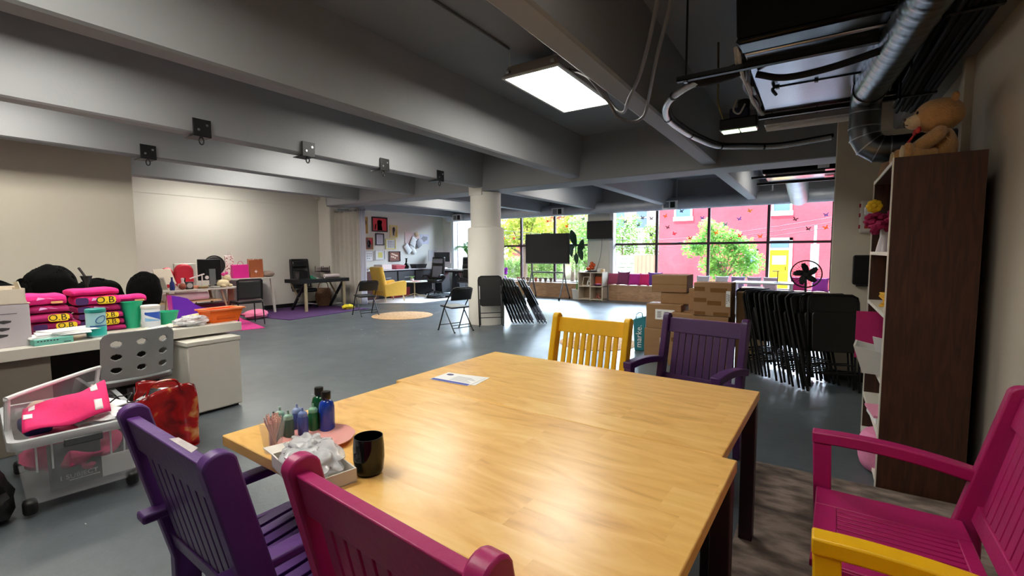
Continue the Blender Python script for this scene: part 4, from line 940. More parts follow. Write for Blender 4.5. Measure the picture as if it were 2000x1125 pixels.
carton('small cardboard box under the wide top box of the stack', -1.46, 6.10, .729, .42, .36, .145, R(3))
carton('wide pale cardboard box on top of the stack by the window cushions', -1.565, 6.08, .876, .44, .48, .22, R(3), tapes=[(-.22, .22, .10, .104)])
carton('open cardboard box on the floor behind the far purple chair', -1.14, 5.74, 0, .68, .40, .645, R(-3), tapes=[(-.3, .3, .3, .35)])
carton('tall cardboard box covered in strips of brown tape, top of the middle stack', -.985, 5.73, .647, .41, .30, .39, R(-1), tapes=[(-.20, -.08, .29, .34), (-.02, .16, .28, .33), (-.20, -.06, .16, .21), (-.05, .10, .13, .18), (-.19, -.07, .01, .05), (.02, .18, .01, .05)], labels=[(.15, .195, .12, .30)])
MBf = MB(); MBf.hexa([(-.2, .0, .39), (.2, .0, .39), (.2, .02, .392), (-.2, .02, .392)], [(-.21, -.02, .43), (.21, -.015, .425), (.21, .005, .428), (-.21, .0, .433)])
carton('flat cardboard carton standing behind the tape-covered box', -1.17, 6.10, .647, .3, .14, .29, R(2))
carton('narrow cardboard carton at the side of the tape-covered box', -.70, 5.92, .0, .10, .30, .93, R(0))
t = thing('tote_bag', 'teal shopping bag with white writing beside the cardboard boxes', 'bag', (-2.06, 6.52, 0), R(8))
teal = mat('teal_bag', (44, 122, 132), .5, var=.1, scale=12)
m = MB(); m.hexa([(-.065, -.14, 0), (.065, -.14, 0), (.065, .14, 0), (-.065, .14, 0)], [(-.085, -.17, .45), (.085, -.16, .50), (.085, .16, .47), (-.085, .17, .46)]); m.build('bag', teal, t, bevel=.01)
text_mb('markets', .115, frame((0, -.163, .24), (0, .06, 1), (-1, 0, 0)), .001).build('lettering', lab_m, t) 
MB().tube(smoothpath([(-.05, -.163, .44), (-.03, -.17, .53), (.03, -.17, .55), (.05, -.163, .48)], 5), .006, 6).build('handle', teal, t)

# ================================================================== WINDOW SIDE
oak = ramp_mat('oak_laminate', [(.25, (150, 112, 82)), (.5, (178, 138, 104)), (.75, (200, 160, 124))], wood_build(2.0, 5.), .45)
b = thing('window_bench', 'long oak window bench under the pink house view', 'bench', (-2.3, 12.75, 0))
MB().box((-2.7, .012, 0), (2.7, .24, .43)).build('front_panel', oak, b, smooth=0); MB().box((-2.72, 0, .43), (2.7, .24, .455)).build('seat_board', mat('pale_oak', (206, 176, 150), .4, var=.06, stretch=(.6, 8, 8)), b, smooth=0)
b = thing('window_bench', 'oak window bench behind the big screen', 'bench', (-8.4, 12.75, 0))
MB().box((-.9, .012, 0), (2.66, .24, .43)).build('front_panel', oak, b, smooth=0); MB().box((-.9, 0, .43), (2.66, .24, .455)).build('seat_board', MATS['pale_oak'], b, smooth=0)
def cushion(label, x, y, z, s, col, cn, rz=0, tilt=18, d=.14):
    m = MB(); n = 14
    def top(sg):
        def f(u, v):
            a, c = u*2-1, v*2-1
            k = (1-abs(a)**3.0)*(1-abs(c)**3.0); pinch = 1-.10*(1-abs(abs(a)-abs(c)))*0
            q = 1-.09*(1-a*a)*(abs(c)**4)-.0; q2 = 1-.09*(1-c*c)*(abs(a)**4)
            return Vector((a*s/2*q2, sg*d/2*max(k, 0)**.6, c*s/2*q))
        return f
    m.grid(top(1), n, n); m.grid(top(-1), n, n)
    o = m.build('cushion', mat(cn, col, .85, var=.06, scale=9, bump=.2, bscale=60, sheen=.3), smooth=80)
    o.location = (x, y, z+s/2*math.cos(R(tilt))-.005); o.rotation_euler = (R(-tilt), 0, rz)
    return tag(o, label, 'cushion', 'cushions along the window bench')
cushion('dusty rose cushion against the white cube shelf', -4.90, 12.90, .455, .37, (170, 72, 104), 'cushion_rose', R(12), 22)
cushion('mauve plum cushion second from the cube shelf', -4.60, 12.84, .455, .40, (126, 52, 92), 'cushion_plum', R(-10), 14)
cushion('bright violet pink cushion third from the cube shelf', -4.27, 12.87, .455, .37, (200, 44, 150), 'cushion_violet', R(10), 24)
cushion('hot pink cushion fourth from the cube shelf', -3.99, 12.88, .455, .37, (224, 34, 110), 'cushion_hot_pink', R(-12), 22)
cushion('dark purple cushion with the lilac fold next to the hot pink one', -3.70, 12.88, .455, .40, (112, 60, 150), 'cushion_purple', R(6))
for k, (x, col, cn, nm) in enumerate([(-3.3, (160, 130, 200), 'cushion_lilac', 'lilac'), (-2.9, (186, 170, 206), 'cushion_pale_lilac', 'pale lilac'), (-2.45, (214, 206, 214), 'cushion_white', 'off white'), (-2.0, (222, 216, 220), 'cushion_white2', 'white'), (-1.62, (168, 146, 190), 'cushion_mauve', 'grey mauve'), (-1.25, (206, 180, 204), 'cushion_pink_grey', 'pinkish grey'), (-.9, (216, 190, 206), 'cushion_blush', 'blush')]):
    cushion('%s cushion on the window bench behind the cardboard boxes' % nm, x, 12.9, .455, .34, col, cn, R((k*37) % 11-5), 22)
cushion('big magenta cushion on the bench under the fan', -.3, 12.88, .455, .36, (214, 50, 130), 'cushion_magenta', R(3))
cushion('violet cushion at the partition end of the bench', .12, 12.88, .455, .34, (190, 70, 190), 'cushion_bright_violet', R(-4))
# big screen on a wheeled stand
scr = mat('screen_off', (34, 35, 37), .22, var=.02); alu_d = mat('grey_aluminium', (120, 122, 126), .35, .8, var=.05)
t = thing('display_board', 'large switched off screen on a grey wheeled stand before the windows', 'screen', (-6.72, 12.15, 0), R(0))
MB().box((-.735, -.03, 1.075), (.735, .04, 1.955)).build('bezel', mat('black_plastic', (20, 20, 22)), t, bevel=.006)
MB().box((-.715, -.034, 1.105), (.715, -.029, 1.935)).build('screen', scr, t, smooth=0)
MB().box((-.735, -.036, 1.055), (.735, .04, 1.085)).build('speaker_bar', alu_d, t, smooth=0)
MB().box((-.2, .0, 1.955), (.1, .04, 1.975)).build('camera_bar', mat('black_plastic', (20, 20, 22)), t, bevel=.004)
for sx in (-.55, .55):
    MB().bar((sx, .04, 1.25), (sx, .05, .82), .05, .03, (0, 1, 0)).build('upright', alu_d, t, bevel=.003)
    MB().tube([(sx, .05, .84), (sx*1.02, -.06, .5), (sx*1.10, -.36, .08)], .022, 8).build('leg', alu_d, t)
    MB().tube([(sx, .05, .84), (sx*1.02, .14, .5), (sx*1.06, .33, .08)], .022, 8).build('leg', alu_d, t)
    for y in (-.36, .33): MB().cyl((sx*1.08-.012, y, .04), (sx*1.08+.012, y, .04), .04, n=16).build('caster', black_m, t, bevel=.005)
MB().bar((-.55, .05, .80), (.55, .05, .80), .03, .045).build('crossbar', alu_d, t, bevel=.003)
t = thing('television', 'small black television on the white pier between the windows', 'television', (-5.32, 12.9, 2.05), R(4))
MB().box((-.39, -.14, -.26), (.39, -.09, .26)).build('housing', mat('black_plastic', (20, 20, 22)), t, bevel=.008)
MB().box((-.37, -.144, -.235), (.37, -.139, .245)).build('screen', scr, t, smooth=0)
MB().box((-.12, -.09, -.12), (.12, 0.03, .12)).build('wall_mount', dark_steel, t, smooth=0)
tag(MB().tube(smoothpath([(-5.27, 12.87, 1.80), (-5.275, 12.86, 1.55), (-5.33, 12.86, 1.2), (-5.40, 12.84, .95), (-5.38, 12.7, .83)], 6), .007, 6).build('television_cable', mat('grey_cable', (110, 112, 114), .5, var=.03), smooth=60), 'grey cable hanging from the small television down to the cube shelf', 'cable')
# cube shelf
birch = mat('birch_laminate', (206, 192, 172), .5, var=.04, stretch=(1, 1, 8))
t = thing('cube_shelf', 'pale two by two cube shelf below the small television', 'shelf', (-5.41, 12.35, 0))
for x in (-.38, -.012, .355): MB().box((x, 0, .0), (x+.025, .38, .80)).build('side_panel' if abs(x) > .1 else 'divider', birch, t, smooth=0)
for z in (.02, .395, .80): MB().box((-.38, 0, z), (.38, .38, z+.025)).build('board', birch, t, smooth=0)
MB().box((-.37, .37, .03), (.37, .378, .8)).build('back_panel', mat('birch_back', (150, 128, 104), .6, var=.05), t, smooth=0)
CX, CY = -5.41, 12.35
t = thing('photo_frame', 'small pale frame leaning in the top compartment of the cube shelf', 'frame', (CX-.2, CY+.12, .421), R(20))
m = MB(); m.bar((-.09, 0, 0), (-.05, .05, .26), .02, .015); m.bar((.07, 0, 0), (.11, .05, .26), .02, .015); m.bar((-.09, 0, .01), (.07, 0, .01), .015, .02); m.bar((-.05, .05, .25), (.11, .05, .25), .015, .02); m.build('frame', birch, t)
t = thing('letter_ornament', 'white letter shaped ornament in the cube shelf', 'ornament', (CX-.1, CY+.1, .421))
m = MB(); m.bar((-.03, 0, 0), (.0, 0, .15), .03, .03); m.bar((.0, 0, .15), (.06, 0, .12), .03, .03); m.bar((-.05, 0, .015), (.04, 0, .015), .03, .03); m.build('letter', lab_m, t)
tag(MB().box((-.12, 0, 0), (.12, .03, .27)).build('orange_book', mat('orange_cover', (220, 96, 50), .5, var=.05), loc=(CX+.17, CY+.25, .421)), 'orange book standing at the back of the cube shelf', 'book')
t = thing('purple_dish', 'purple dish with pink things in the cube shelf', 'dish', (CX+.17, CY+.15, .421)); MB().lathe([(0, 0), (.06, 0), (.13, .05), (.12, .055), (.05, .012), (0, .01)], n=20).build('dish', mat('purple_glaze', (110, 50, 110), .3, var=.05), t); MB().ell((.02, 0, .05), (.08, .05, .03), 12, 8, .3, 3).build('contents', mat('pink_cloth', (228, 140, 180)), t)
t = thing('wire_ornament', 'reddish jack shaped ornament in the lower compartment of the cube shelf', 'ornament', (CX+.19, CY+.14, .12))
m = MB()
for d in ((1, 0, .3), (-.5, .5, .4), (0, .2, 1), (.6, -.3, -.5), (-.7, -.2, -.5), (.2, .4, -.7)):
    d = Vector(d).normalized()*.1; m.cyl((0, 0, 0), d, .012, n=8); m.ell(d, .018, 8, 6)
m.build('jack', mat('copper_paint', (160, 80, 70), .4, .4, var=.05), t)
t = thing('glass_ornament', 'red and orange glass ornament on a dark tray on the cube shelf', 'ornament', (CX-.05, CY+.15, .826))
MB().lathe([(0, 0), (.17, 0), (.19, .02), (.16, .035), (0, .03)], n=20).build('tray', mat('black_plastic', (20, 20, 22)), t)
m = MB()
for k, p in enumerate(((-.08, 0, .1), (.0, .0, .16), (.05, .02, .12), (.09, 0, .2), (.02, .03, .24), (-.03, -.02, .09))): m.ell(p, .055, 12, 8, .3, k)
m.build('glass', mat('orange_glass', (226, 84, 40), .12, var=.35, scale=14), t)
t = thing('white_box', 'small white and tan carton on the end of the cube shelf', 'box', (CX+.25, CY+.2, .826)); MB().box((-.09, -.06, 0), (.0, .06, .1)).build('carton', lab_m, t, bevel=.006); MB().box((.01, -.06, 0), (.1, .06, .085)).build('tan_carton', mat('tan_card', (206, 180, 140), .7, var=.05), t, bevel=.005)
# bird of paradise plant
leafd = mat('dark_glossy_leaf', (34, 62, 40), .3, var=.2, scale=6); stemm = mat('leaf_stem', (96, 126, 70), .5, var=.08)
t = thing('potted_plant', 'tall broad leaved plant in a pot between the big screen and the pier', 'plant', (-5.93, 12.55, .0))
MB().lathe([(0, 0), (.12, 0), (.15, .28), (.16, .3), (.14, .3), (.13, .26), (0, .26)], n=20).build('pot', mat('white_ceramic', (214, 212, 206), .3, var=.02), t)
def bigleaf(name, base, mid, tip, w, m, par, fold=.25):
    P = smoothpath([base, mid, tip], 8); n_ = len(P); mb = MB(); side = (Vector(tip)-Vector(base)).cross(Vector((0, 1, 0))).normalized()
    vs = []; fs = []
    for i, p in enumerate(P):
        u = i/(n_-1); ww = w*math.sin(PI*min(1, u*.96+.02))**.75
        d = (P[min(i+1, n_-1)]-P[max(i-1, 0)]).normalized(); nr = d.cross(side).normalized()
        vs += [p-side*ww+nr*ww*fold, p-side*ww*.5+nr*ww*fold*.3, p, p+side*ww*.5+nr*ww*fold*.3, p+side*ww+nr*ww*fold]
    for i in range(n_-1):
        for k in range(4): fs.append((i*5+k, i*5+k+1, i*5+6+k, i*5+5+k))
    return mb.add(vs, fs).build(name, m, par, solid=.004)
for base, mid, tip, w in (((-.02, -.02, 1.56), (-.09, -.06, 1.85), (-.16, -.05, 2.06), .11), ((-.05, 0, 1.66), (-.16, -.05, 1.5), (-.12, -.1, 1.26), .09), ((.06, 0, 1.4), (.16, -.03, 1.56), (.2, 0, 1.78), .10), ((.06, 0, 1.52), (.14, -.03, 1.38), (.2, -.04, 1.16), .09), ((.0, -.03, 1.38), (.02, -.08, 1.24), (.05, -.1, 1.05), .07), ((.1, .05, 1.5), (.2, .05, 1.65), (.24, .05, 1.5), .09)):
    MB().tube(smoothpath([(base[0]*.2, base[1]*.2, .26), (base[0]*.6, base[1], base[2]*.6), base], 5), .010, 6).build('stem', stemm, t)
    bigleaf('leaf', base, mid, tip, w, leafd, t)
# little pots on the sill and a purple lantern
pt = mat('small_grey_pot', (120, 104, 96), .6, var=.08)
for k, x in enumerate((-8.23, -8.03, -7.86, -7.56, -7.39, -7.2, -7.0)):
    q = thing('flower_pot', 'small grey flower pot, %s from the dark mullion on the bench behind the screen' % ('first', 'second', 'third', 'fourth', 'fifth', 'sixth', 'seventh')[k], 'pot', (x, 12.92, .456), 0, 'small pots on the window bench')
    MB().lathe([(0, 0), (.035, 0), (.055, .10), (.06, .10), (.06, .13), (.05, .13), (.04, .02), (0, .02)], n=14).build('pot', pt if k not in (0, 3) else mat('small_terracotta_pot', (176, 110, 96), .6, var=.06), q); MB().lathe([(.0, .11), (.048, .11)], n=12).build('soil', mat('soil', (60, 46, 38), .9, var=.1), q)
t = thing('flower_vase', 'bright purple flower in a small vase on the sill beside the round pillar', 'flower', (-8.76, 12.9, .456))
MB().lathe([(0, 0), (.04, 0), (.05, .08), (.03, .16), (0, .16)], n=14).build('vase', mat('purple_glass', (140, 60, 190), .2, var=.05), t)
m = MB()
for k in range(9): m.ell((.05*math.cos(k*2.4), .04*math.sin(k*2.4), .25+.018*k), (.055, .05, .05), 8, 6, .4, k)
m.build('bloom', mat('purple_bloom', (190, 70, 230), .7, var=.15), t)
# white work table by the window with lamp, behind the boxes
t = thing('work_table', 'white table behind the cardboard boxes near the window bench', 'table', (-.95, 10.5, 0))
MB().box((-.45, -.3, .75), (.62, .35, .78)).build('tabletop', lab_m, t, bevel=.004)
for x in (-.42, .58):
    for y in (-.27, .31): MB().box((x-.02, y-.02, 0), (x+.02, y+.02, .75)).build('leg', lab_m, t)
MB().box((-.4, -.25, .45), (.57, .3, .47)).build('shelf', lab_m, t)
t = thing('desk_lamp', 'thin black desk lamp on the white table near the window', 'lamp', (-.6, 10.4, .781)); MB().cyl((0, 0, 0), (0, 0, .012), .06, n=16).build('base', black_m, t); MB().cyl((0, 0, 0), (0, 0, .23), .008, n=8).build('pole', black_m, t); MB().box((-.09, -.02, .22), (.03, .02, .235)).build('lamp_head', black_m, t, bevel=.003)
for k, (dx, c, cn, nm) in enumerate(((-.3, (60, 80, 190), 'tub_blue', 'blue'), (-.12, (226, 120, 90), 'tub_orange', 'orange'), (.1, (200, 70, 70), 'tub_red', 'red'), (.3, (220, 150, 130), 'tub_peach', 'peach'))):
    q = thing('storage_tub', '%s tub on the lower shelf of the white table behind the boxes' % nm, 'tub', (-.95+dx, 10.45, .472)); MB().hexa([(-.07, -.1, 0), (.07, -.1, 0), (.07, .1, 0), (-.07, .1, 0)], [(-.08, -.11, .12), (.08, -.11, .12), (.08, .11, .12), (-.08, .11, .12)]).build('tub', mat(cn, c, .4, var=.04), q, bevel=.006)
t = thing('yellow_crate', 'yellow crate between the cardboard boxes and the folded chairs', 'crate', (-.66, 6.75, 0), R(5))
MB().box((-.12, -.15, .0), (.18, .2, .6)).build('white_carton', mat('pale_card', (214, 196, 160), .7, var=.05), t, bevel=.006)
MB().hexa([(-.11, -.17, .62), (.10, -.17, .62), (.10, .12, .62), (-.11, .12, .62)], [(-.14, -.19, .93), (.13, -.19, .93), (.13, .15, .93), (-.14, .15, .93)]).build('bucket', mat('yellow_plastic', (232, 178, 40), .4, var=.06), t, bevel=.01)
# pedestal fan
t = thing('pedestal_fan', 'black round pedestal fan behind the folded chairs in front of the window', 'fan', (-.10, 7.95, 0))
MB().lathe([(0, 0), (.2, 0), (.2, .02), (.03, .05), (0, .05)], n=24).build('base', mat('black_plastic', (20, 20, 22)), t); MB().cyl((0, 0, .04), (0, .0, 1.0), .014, n=10).build('pole', mat('black_plastic', (20, 20, 22)), t)
Fm = frame((0, -.10, 1.07), (1, 0, 0), (0, 0, 1))
c_ = MB()
for rr2, z_ in ((.195, 0), (.19, .05), (.19, -.05), (.13, .065), (.07, .07)):
    c_.tube([Fm @ Vector((rr2*math.cos(R(k*10)), rr2*math.sin(R(k*10)), z_)) for k in range(36)], .006 if rr2 > .18 else .002, 6, True)
for k in range(30):
    a = R(k*12); c_.tube([Fm @ Vector((.03*math.cos(a), .03*math.sin(a), .07)), Fm @ Vector((.13*math.cos(a), .13*math.sin(a), .065)), Fm @ Vector((.19*math.cos(a), .19*math.sin(a), .05)), Fm @ Vector((.195*math.cos(a), .195*math.sin(a), 0)), Fm @ Vector((.19*math.cos(a), .19*math.sin(a), -.05)), Fm @ Vector((.05*math.cos(a), .05*math.sin(a), -.06))], .0013, 4)
c_.build('guard', black_m, t)
for k in range(5):
    a = R(k*72+20); m = MB()
    def bl(u, v, a=a):
        rr3 = .03+.13*u; w_ = (.016+.026*math.sin(PI*min(1, u*.8+.15)))*(v-.5)*2; aa = a+.25*u
        return Fm @ Vector((rr3*math.cos(aa)-w_*math.sin(aa), rr3*math.sin(aa)+w_*math.cos(aa), .012+.28*w_))
    m.grid(bl, 8, 4); m.build('blade', mat('black_plastic', (20, 20, 22)), t, solid=.003)
MB().cyl((0, -.05, 1.07), (0, -.17, 1.07), .04, n=16).build('hub', black_m, t, bevel=.01); MB().cyl((0, -.04, 1.07), (0, .10, 1.07), .06, n=18).build('motor', mat('black_plastic', (20, 20, 22)), t, bevel=.02)
# butterflies stuck on the glass
def butterfly(label, x, z, col, cn, s=.06, rot=0):
    m = MB(); M = Matrix.Translation((x, 13.171, z)) @ Matrix.Rotation(rot, 4, 'Y') @ Matrix.Rotation(R(90), 4, 'X')
    for sx in (-1, 1):
        m.prism([(0, 0), (sx*.5*s, .1*s), (sx*1.1*s, .75*s), (sx*.85*s, 1.0*s), (sx*.3*s, .6*s)][::sx], M, .001); m.prism([(0, 0), (sx*.55*s, .05*s), (sx*.8*s, -.35*s), (sx*.5*s, -.75*s), (sx*.15*s, -.4*s)][::sx], M, .001)
    m.prism(rrect(.12*s, 1.2*s, .05*s, 2), M, .002)
    tag(m.build('butterfly_sticker', mat(cn, col, .6, var=.05, thin=.55), smooth=0), label, 'sticker', 'butterfly stickers on the windows')
OR, GR, RD, BL, YL, TQ = ((226, 130, 40), 'sticker_orange'), ((96, 92, 100), 'sticker_grey'), ((200, 30, 60), 'sticker_red'), ((110, 120, 170), 'sticker_blue'), ((190, 150, 60), 'sticker_gold'), ((60, 150, 150), 'sticker_teal')
for args in (
    ('small orange butterfly sticker in the second pane from the pier', -3.524, 2.386, OR, -25),
    ('upper small grey butterfly sticker in the second pane from the pier', -3.099, 2.504, GR, 12),
    ('small pale blue butterfly sticker in the second pane from the pier', -2.560, 2.290, BL, -1),
    ('lower small grey butterfly sticker in the second pane from the pier', -3.455, 2.074, GR, -14),
    ('upper small red butterfly sticker in the second pane from the pier', -3.279, 1.893, RD, 23),
    ('lower small red butterfly sticker in the second pane from the pier', -2.859, 1.761, RD, 10),
    ('small teal butterfly sticker in the third pane from the pier', -1.986, 2.099, TQ, -3),
    ('small pale blue butterfly sticker in the third pane from the pier', -1.659, 2.227, BL, -16),
    ('small gold butterfly sticker in the third pane from the pier', -1.432, 2.422, YL, 21),
    ('small red butterfly sticker in the third pane from the pier', -1.638, 1.794, RD, 8),
    ('lower small orange butterfly sticker in the third pane from the pier', -1.176, 1.767, OR, -5),
    ('upper small orange butterfly sticker in the third pane from the pier', -2.202, 1.891, OR, -18),
    ('upper small grey butterfly sticker in the pane next to the partition', -0.436, 2.164, GR, 19),
    ('lower small grey butterfly sticker in the pane next to the partition', -0.162, 1.925, GR, 6),
    ('small pale blue butterfly sticker in the pane next to the partition', 0.178, 2.241, BL, -7),
    ('small orange butterfly sticker in the pane next to the partition', 0.185, 1.944, OR, -20),
    ('highest small grey butterfly sticker in the pane next to the pier', -4.175, 2.370, GR, 17),
    ('second highest small grey butterfly sticker in the pane next to the pier', -3.918, 2.338, GR, 4),
    ('third highest small grey butterfly sticker in the pane next to the pier', -4.678, 2.277, GR, -9),
    ('lowest small grey butterfly sticker in the pane next to the pier', -4.288, 2.167, GR, -22),
    ('lowest small grey butterfly sticker in the pane next to the pier', -3.916, 1.877, GR, 15),
    ('small red butterfly sticker above the big screen', -7.262, 2.399, RD, 2),
    ('small orange butterfly sticker beside the tall plant', -6.577, 2.211, OR, -11),
    ('small grey butterfly sticker beside the tall plant', -6.011, 2.425, GR, -24),
    ('small red butterfly sticker beside the round pillar', -8.566, 1.873, RD, 13),
    ('small grey butterfly sticker beside the round pillar', -8.346, 1.847, GR, 0),
    ('small orange butterfly sticker beside the round pillar', -8.969, 1.882, OR, -13),
): butterfly(args[0], args[1], args[2], args[3][0], args[3][1], .055, R(args[4]))
# ================================================================== LONG WHITE DESK AND THE THINGS ON IT
wlam = mat('white_laminate', (206, 202, 192), .4, var=.02)
t = thing('long_desk', 'long white desk stacked with folded shirts by the cream wall corner', 'desk', (-4.58, .2, 0))
MB().box((-.82, 0, .672), (0, 2.04, .752)).build('desktop', wlam, t, bevel=.004)
MB().box((-.80, .30, 0), (-.06, .72, .672)).build('pedestal', mat('taupe_laminate', (128, 120, 108), .5, var=.04), t, bevel=.003)
MB().box((-.82, .0, .0), (-.79, 1.70, .672)).build('back_panel', mat('under_desk_shade', (42, 36, 34), .6, var=.05), t, smooth=0); MB().box((-.80, 1.97, 0), (-.76, 2.03, .672)).build('leg', wlam, t); MB().box((-.80, .0, 0), (-.3, .04, .672)).build('leg', wlam, t)  # dark back sheet stands in for the shadow beneath the desk
t = thing('drawer_cabinet', 'white cabinet pulled out from under the end of the long desk', 'cabinet', (-4.42, 1.71, 0))
MB().box((-.62, 0, .02), (0, .42, .615)).build('body', wlam, t, bevel=.003); MB().box((-.63, -.01, .615), (.012, .43, .65)).build('top', wlam, t, bevel=.003)
MB().box((-.60, .02, 0), (-.02, .40, .02)).build('plinth', black_m, t, smooth=0); MB().box((0, .002, .03), (.012, .418, .608)).build('door', wlam, t, bevel=.002)
DT = .7525
# stacked white cartons at the end
lav = mat('lavender_card', (192, 184, 190), .6, var=.03)
t = thing('shoe_box', 'tall pale grey carton printed with small black shapes on the long desk', 'box', (-4.78, .69, DT), R(2))
MB().box((-.2, -.09, 0), (.08, .155, .30)).build('carton', lav, t, bevel=.004)
m = MB()
for k, z in enumerate((.085, .13, .18)): m.prism([(-.03, 0), (.0, -.012), (.035, -.004), (.04, .008), (.0, .014), (-.025, .01)], frame((.0805, .0+.01*k, z), (0, 1, 0), (0, 0, 1)), .001)
m.build('printed_shape', ink, t); MB().box((.0805, -.04, .235), (.0815, .09, .239)).build('printed_line', ink, t, smooth=0)
t = thing('open_carton', 'open cream carton resting on the pale grey carton', 'box', (-4.78, .70, DT+.302), R(2))
cream = mat('cream_card', (226, 214, 196), .6, var=.03)
m = MB(); m.box((-.2, -.12, 0), (.08, .15, .006)).box((.072, -.12, 0), (.08, .13, .105)).box((-.2, -.12, 0), (-.192, .15, .12)).box((-.2, .122, 0), (.08, .13, .11)).box((-.2, -.12, 0), (.08, -.112, .1)); m.build('tray', cream, t, smooth=0)
MB().hexa([(-.05, .13, .0), (.08, .13, .0), (.08, .138, 0), (-.05, .138, 0)], [(-.05, .10, .15), (.05, .10, .16), (.05, .106, .16), (-.05, .106, .15)]).build('flap', cream, t, smooth=0)
# folded shirts
sh_h = mat('shirt_hot_pink', (226, 36, 128), .85, var=.06, bump=.25, bscale=60); sh_m = mat('shirt_magenta', (170, 30, 100), .85, var=.08, bump=.25, bscale=60); sh_p = mat('shirt_purple', (66, 34, 88), .85, var=.08)
lt_y = mat('print_yellow', (246, 208, 40), .6, var=.04); lt_k = mat('print_black', (22, 14, 24), .7, var=0); lt_l = mat('print_lilac', (226, 170, 220), .7, var=.1)
def shirt(label, x, y, z, w, h, m, rz, seed, kind, d=.30):
    t = thing('folded_shirt', label, 'shirt', (x, y, z), rz, 'folded pink shirts on the long desk')
    r2 = random.Random(seed); mb = MB(); n = 18; ps = []
    # rounded folded edge towards +X, thickness h
    prof = [(-d, .0), (-.02, .0), (.0, h*.18), (.012, h*.5), (.0, h*.86), (-.03, h), (-d*.6, h*(1.0+.12*r2.random())), (-d, h*.9)]
    vs = []; fs = []
    for i in range(n+1):
        u = i/n; yy = (u-.5)*w; e = 1-abs(2*u-1)**6*.25
        wob = .006*math.sin(u*9+seed)+.004*math.sin(u*23+seed*2)
        for (a, b_) in prof: vs.append((a+wob*(1 if a > -.1 else 0), yy, b_*e*(1+.05*math.sin(u*7+seed*1.3))))
    k = len(prof)
    for i in range(n):
        for j in range(k): fs.append((i*k+j, i*k+(j+1) % k, (i+1)*k+(j+1) % k, (i+1)*k+j))
    fs.append(tuple(range(k))); fs.append(tuple(n*k+j for j in range(k-1, -1, -1)))
    mb.add(vs, fs).build('cloth', m, t, subd=1)
    if 'b' in kind:   # yellow badge with letters on the fold
        yb_ = .045
        m2 = MB(); m2.prism(rrect(.125, h*.78, h*.3), frame((.0165, yb_, h*.48), (0, 1, 0), (-.05, 0, 1)), .0015); o = m2.build('badge', lt_y, t)
        text_mb('O.B.', h*.95, frame((.0190, yb_, h*.48), (0, 1, 0), (-.05, 0, 1)), .0006).build('lettering', lt_k, o)
    if 'l' in kind:
        m2 = MB(); m2.prism([(-.06, -.012), (-.01, -.002), (-.02, .006), (.05, -.006), (.012, .003), (.02, -.002), (-.05, .012)], frame((.0145, .01, h*.62), (0, 1, 0), (-.2, 0, 1)), .0015); m2.build('lilac_flash', lt_l, t)
    if 'p' in kind:
        m2 = MB(); m2.prism(rrect(.08, h*.75, h*.25), frame((.0150, -w*.36, h*.47), (0, 1, 0), (-.05, 0, 1)), .0015); m2.build('purple_panel', sh_p, t)
    if 'g' in kind:
        m2 = MB(); m2.prism(rrect(.07, h*.2, h*.08), frame((.0150, w*.25, h*.25), (0, 1, 0), (-.05, 0, 1)), .0015); m2.build('gold_print', mat('print_gold', (224, 170, 110), .6, var=.1), t)
z = DT
L = [('bottom shirt of the pile beside the pale grey carton', .058, sh_m, 'bp', .29), ('second shirt up with yellow letter badge, beside the pale grey carton', .062, sh_m, 'bp', .29), ('third shirt up with yellow letter badge, beside the pale grey carton', .072, sh_m, 'b', .28), ('fourth shirt up with a lilac flash, beside the pale grey carton', .066, sh_m, 'l', .26), ('top hot pink shirt of the pile beside the pale grey carton', .088, sh_h, 'lg', .26)]
for k, (lb, h, m, kd, w_) in enumerate(L):
    shirt(lb, -5.0-.008*(k % 2)+.01*k*(k < 2), 1.035-.012*k+(.03 if k < 2 else 0), z, w_, h, m, R(-4+3*(k % 3)), k+1, kd); z += h*.985
z = DT
L = [('bottom shirt of the pile behind the wipes tub', .05, sh_m, 'p', .30), ('second shirt up behind the wipes tub, with a letter badge', .062, sh_m, 'bp', .30), ('third shirt up behind the wipes tub, with a letter badge', .058, sh_m, 'bp', .30), ('fourth shirt up with a lilac flash, behind the wipes tub', .062, sh_m, 'lp', .29), ('fifth shirt up with a purple panel and badge, behind the wipes tub', .08, sh_h, 'bpl', .30), ('top hot pink shirt of the pile behind the wipes tub', .06, sh_h, '', .31)]
for k, (lb, h, m, kd, w_) in enumerate(L):
    shirt(lb, -5.0-.01*(k % 2), 1.335-.006*k, z, w_, h, m, R(-3+4*(k % 2)), k+11, kd); z += h*.985
shirt('hot pink shirt slumped over the green box end of the desk pile', -5.16, 1.58, DT+.22, .22, .065, sh_h, R(-12), 31, 'g', .22)
shirt('purple folded shirts under the slumped pink one', -5.16, 1.53, DT, .18, .22, sh_p, R(-5), 35, '', .22)
# papers, teal box
for k, (dx, dy, rz) in enumerate(((0, 0, 4), (.01, .05, -8), (-.01, .09, 10))):
    tag(MB().hexa([(-.11, -.15, 0), (.11, -.15, 0), (.11, .15, 0), (-.11, .15, 0)], [(-.11, -.15, .010), (.11, -.14, .012), (.10, .15, .010), (-.11, .15, .010)]).build('paper_stack', papm, loc=(-4.75+dx, .97+dy, DT+.045+.013*k), rz=R(rz), smooth=0), 'white paper stack on the teal box, %s of three' % ('lowest', 'middle', 'uppermost')[k], 'papers', 'white papers on the long desk')
tealb = mat('mint_card', (120, 196, 182), .5, var=.03)
t = thing('flat_box', 'flat mint green printed box at the front of the long desk', 'box', (-4.70, .94, DT), R(2)); MB().box((-.12, -.105, 0), (.09, .105, .044)).build('carton', tealb, t, bevel=.003)
m = MB()
for k in range(7): m.box((.0902, -.09+k*.017, .026), (.0912, -.09+k*.017+.009, .034))
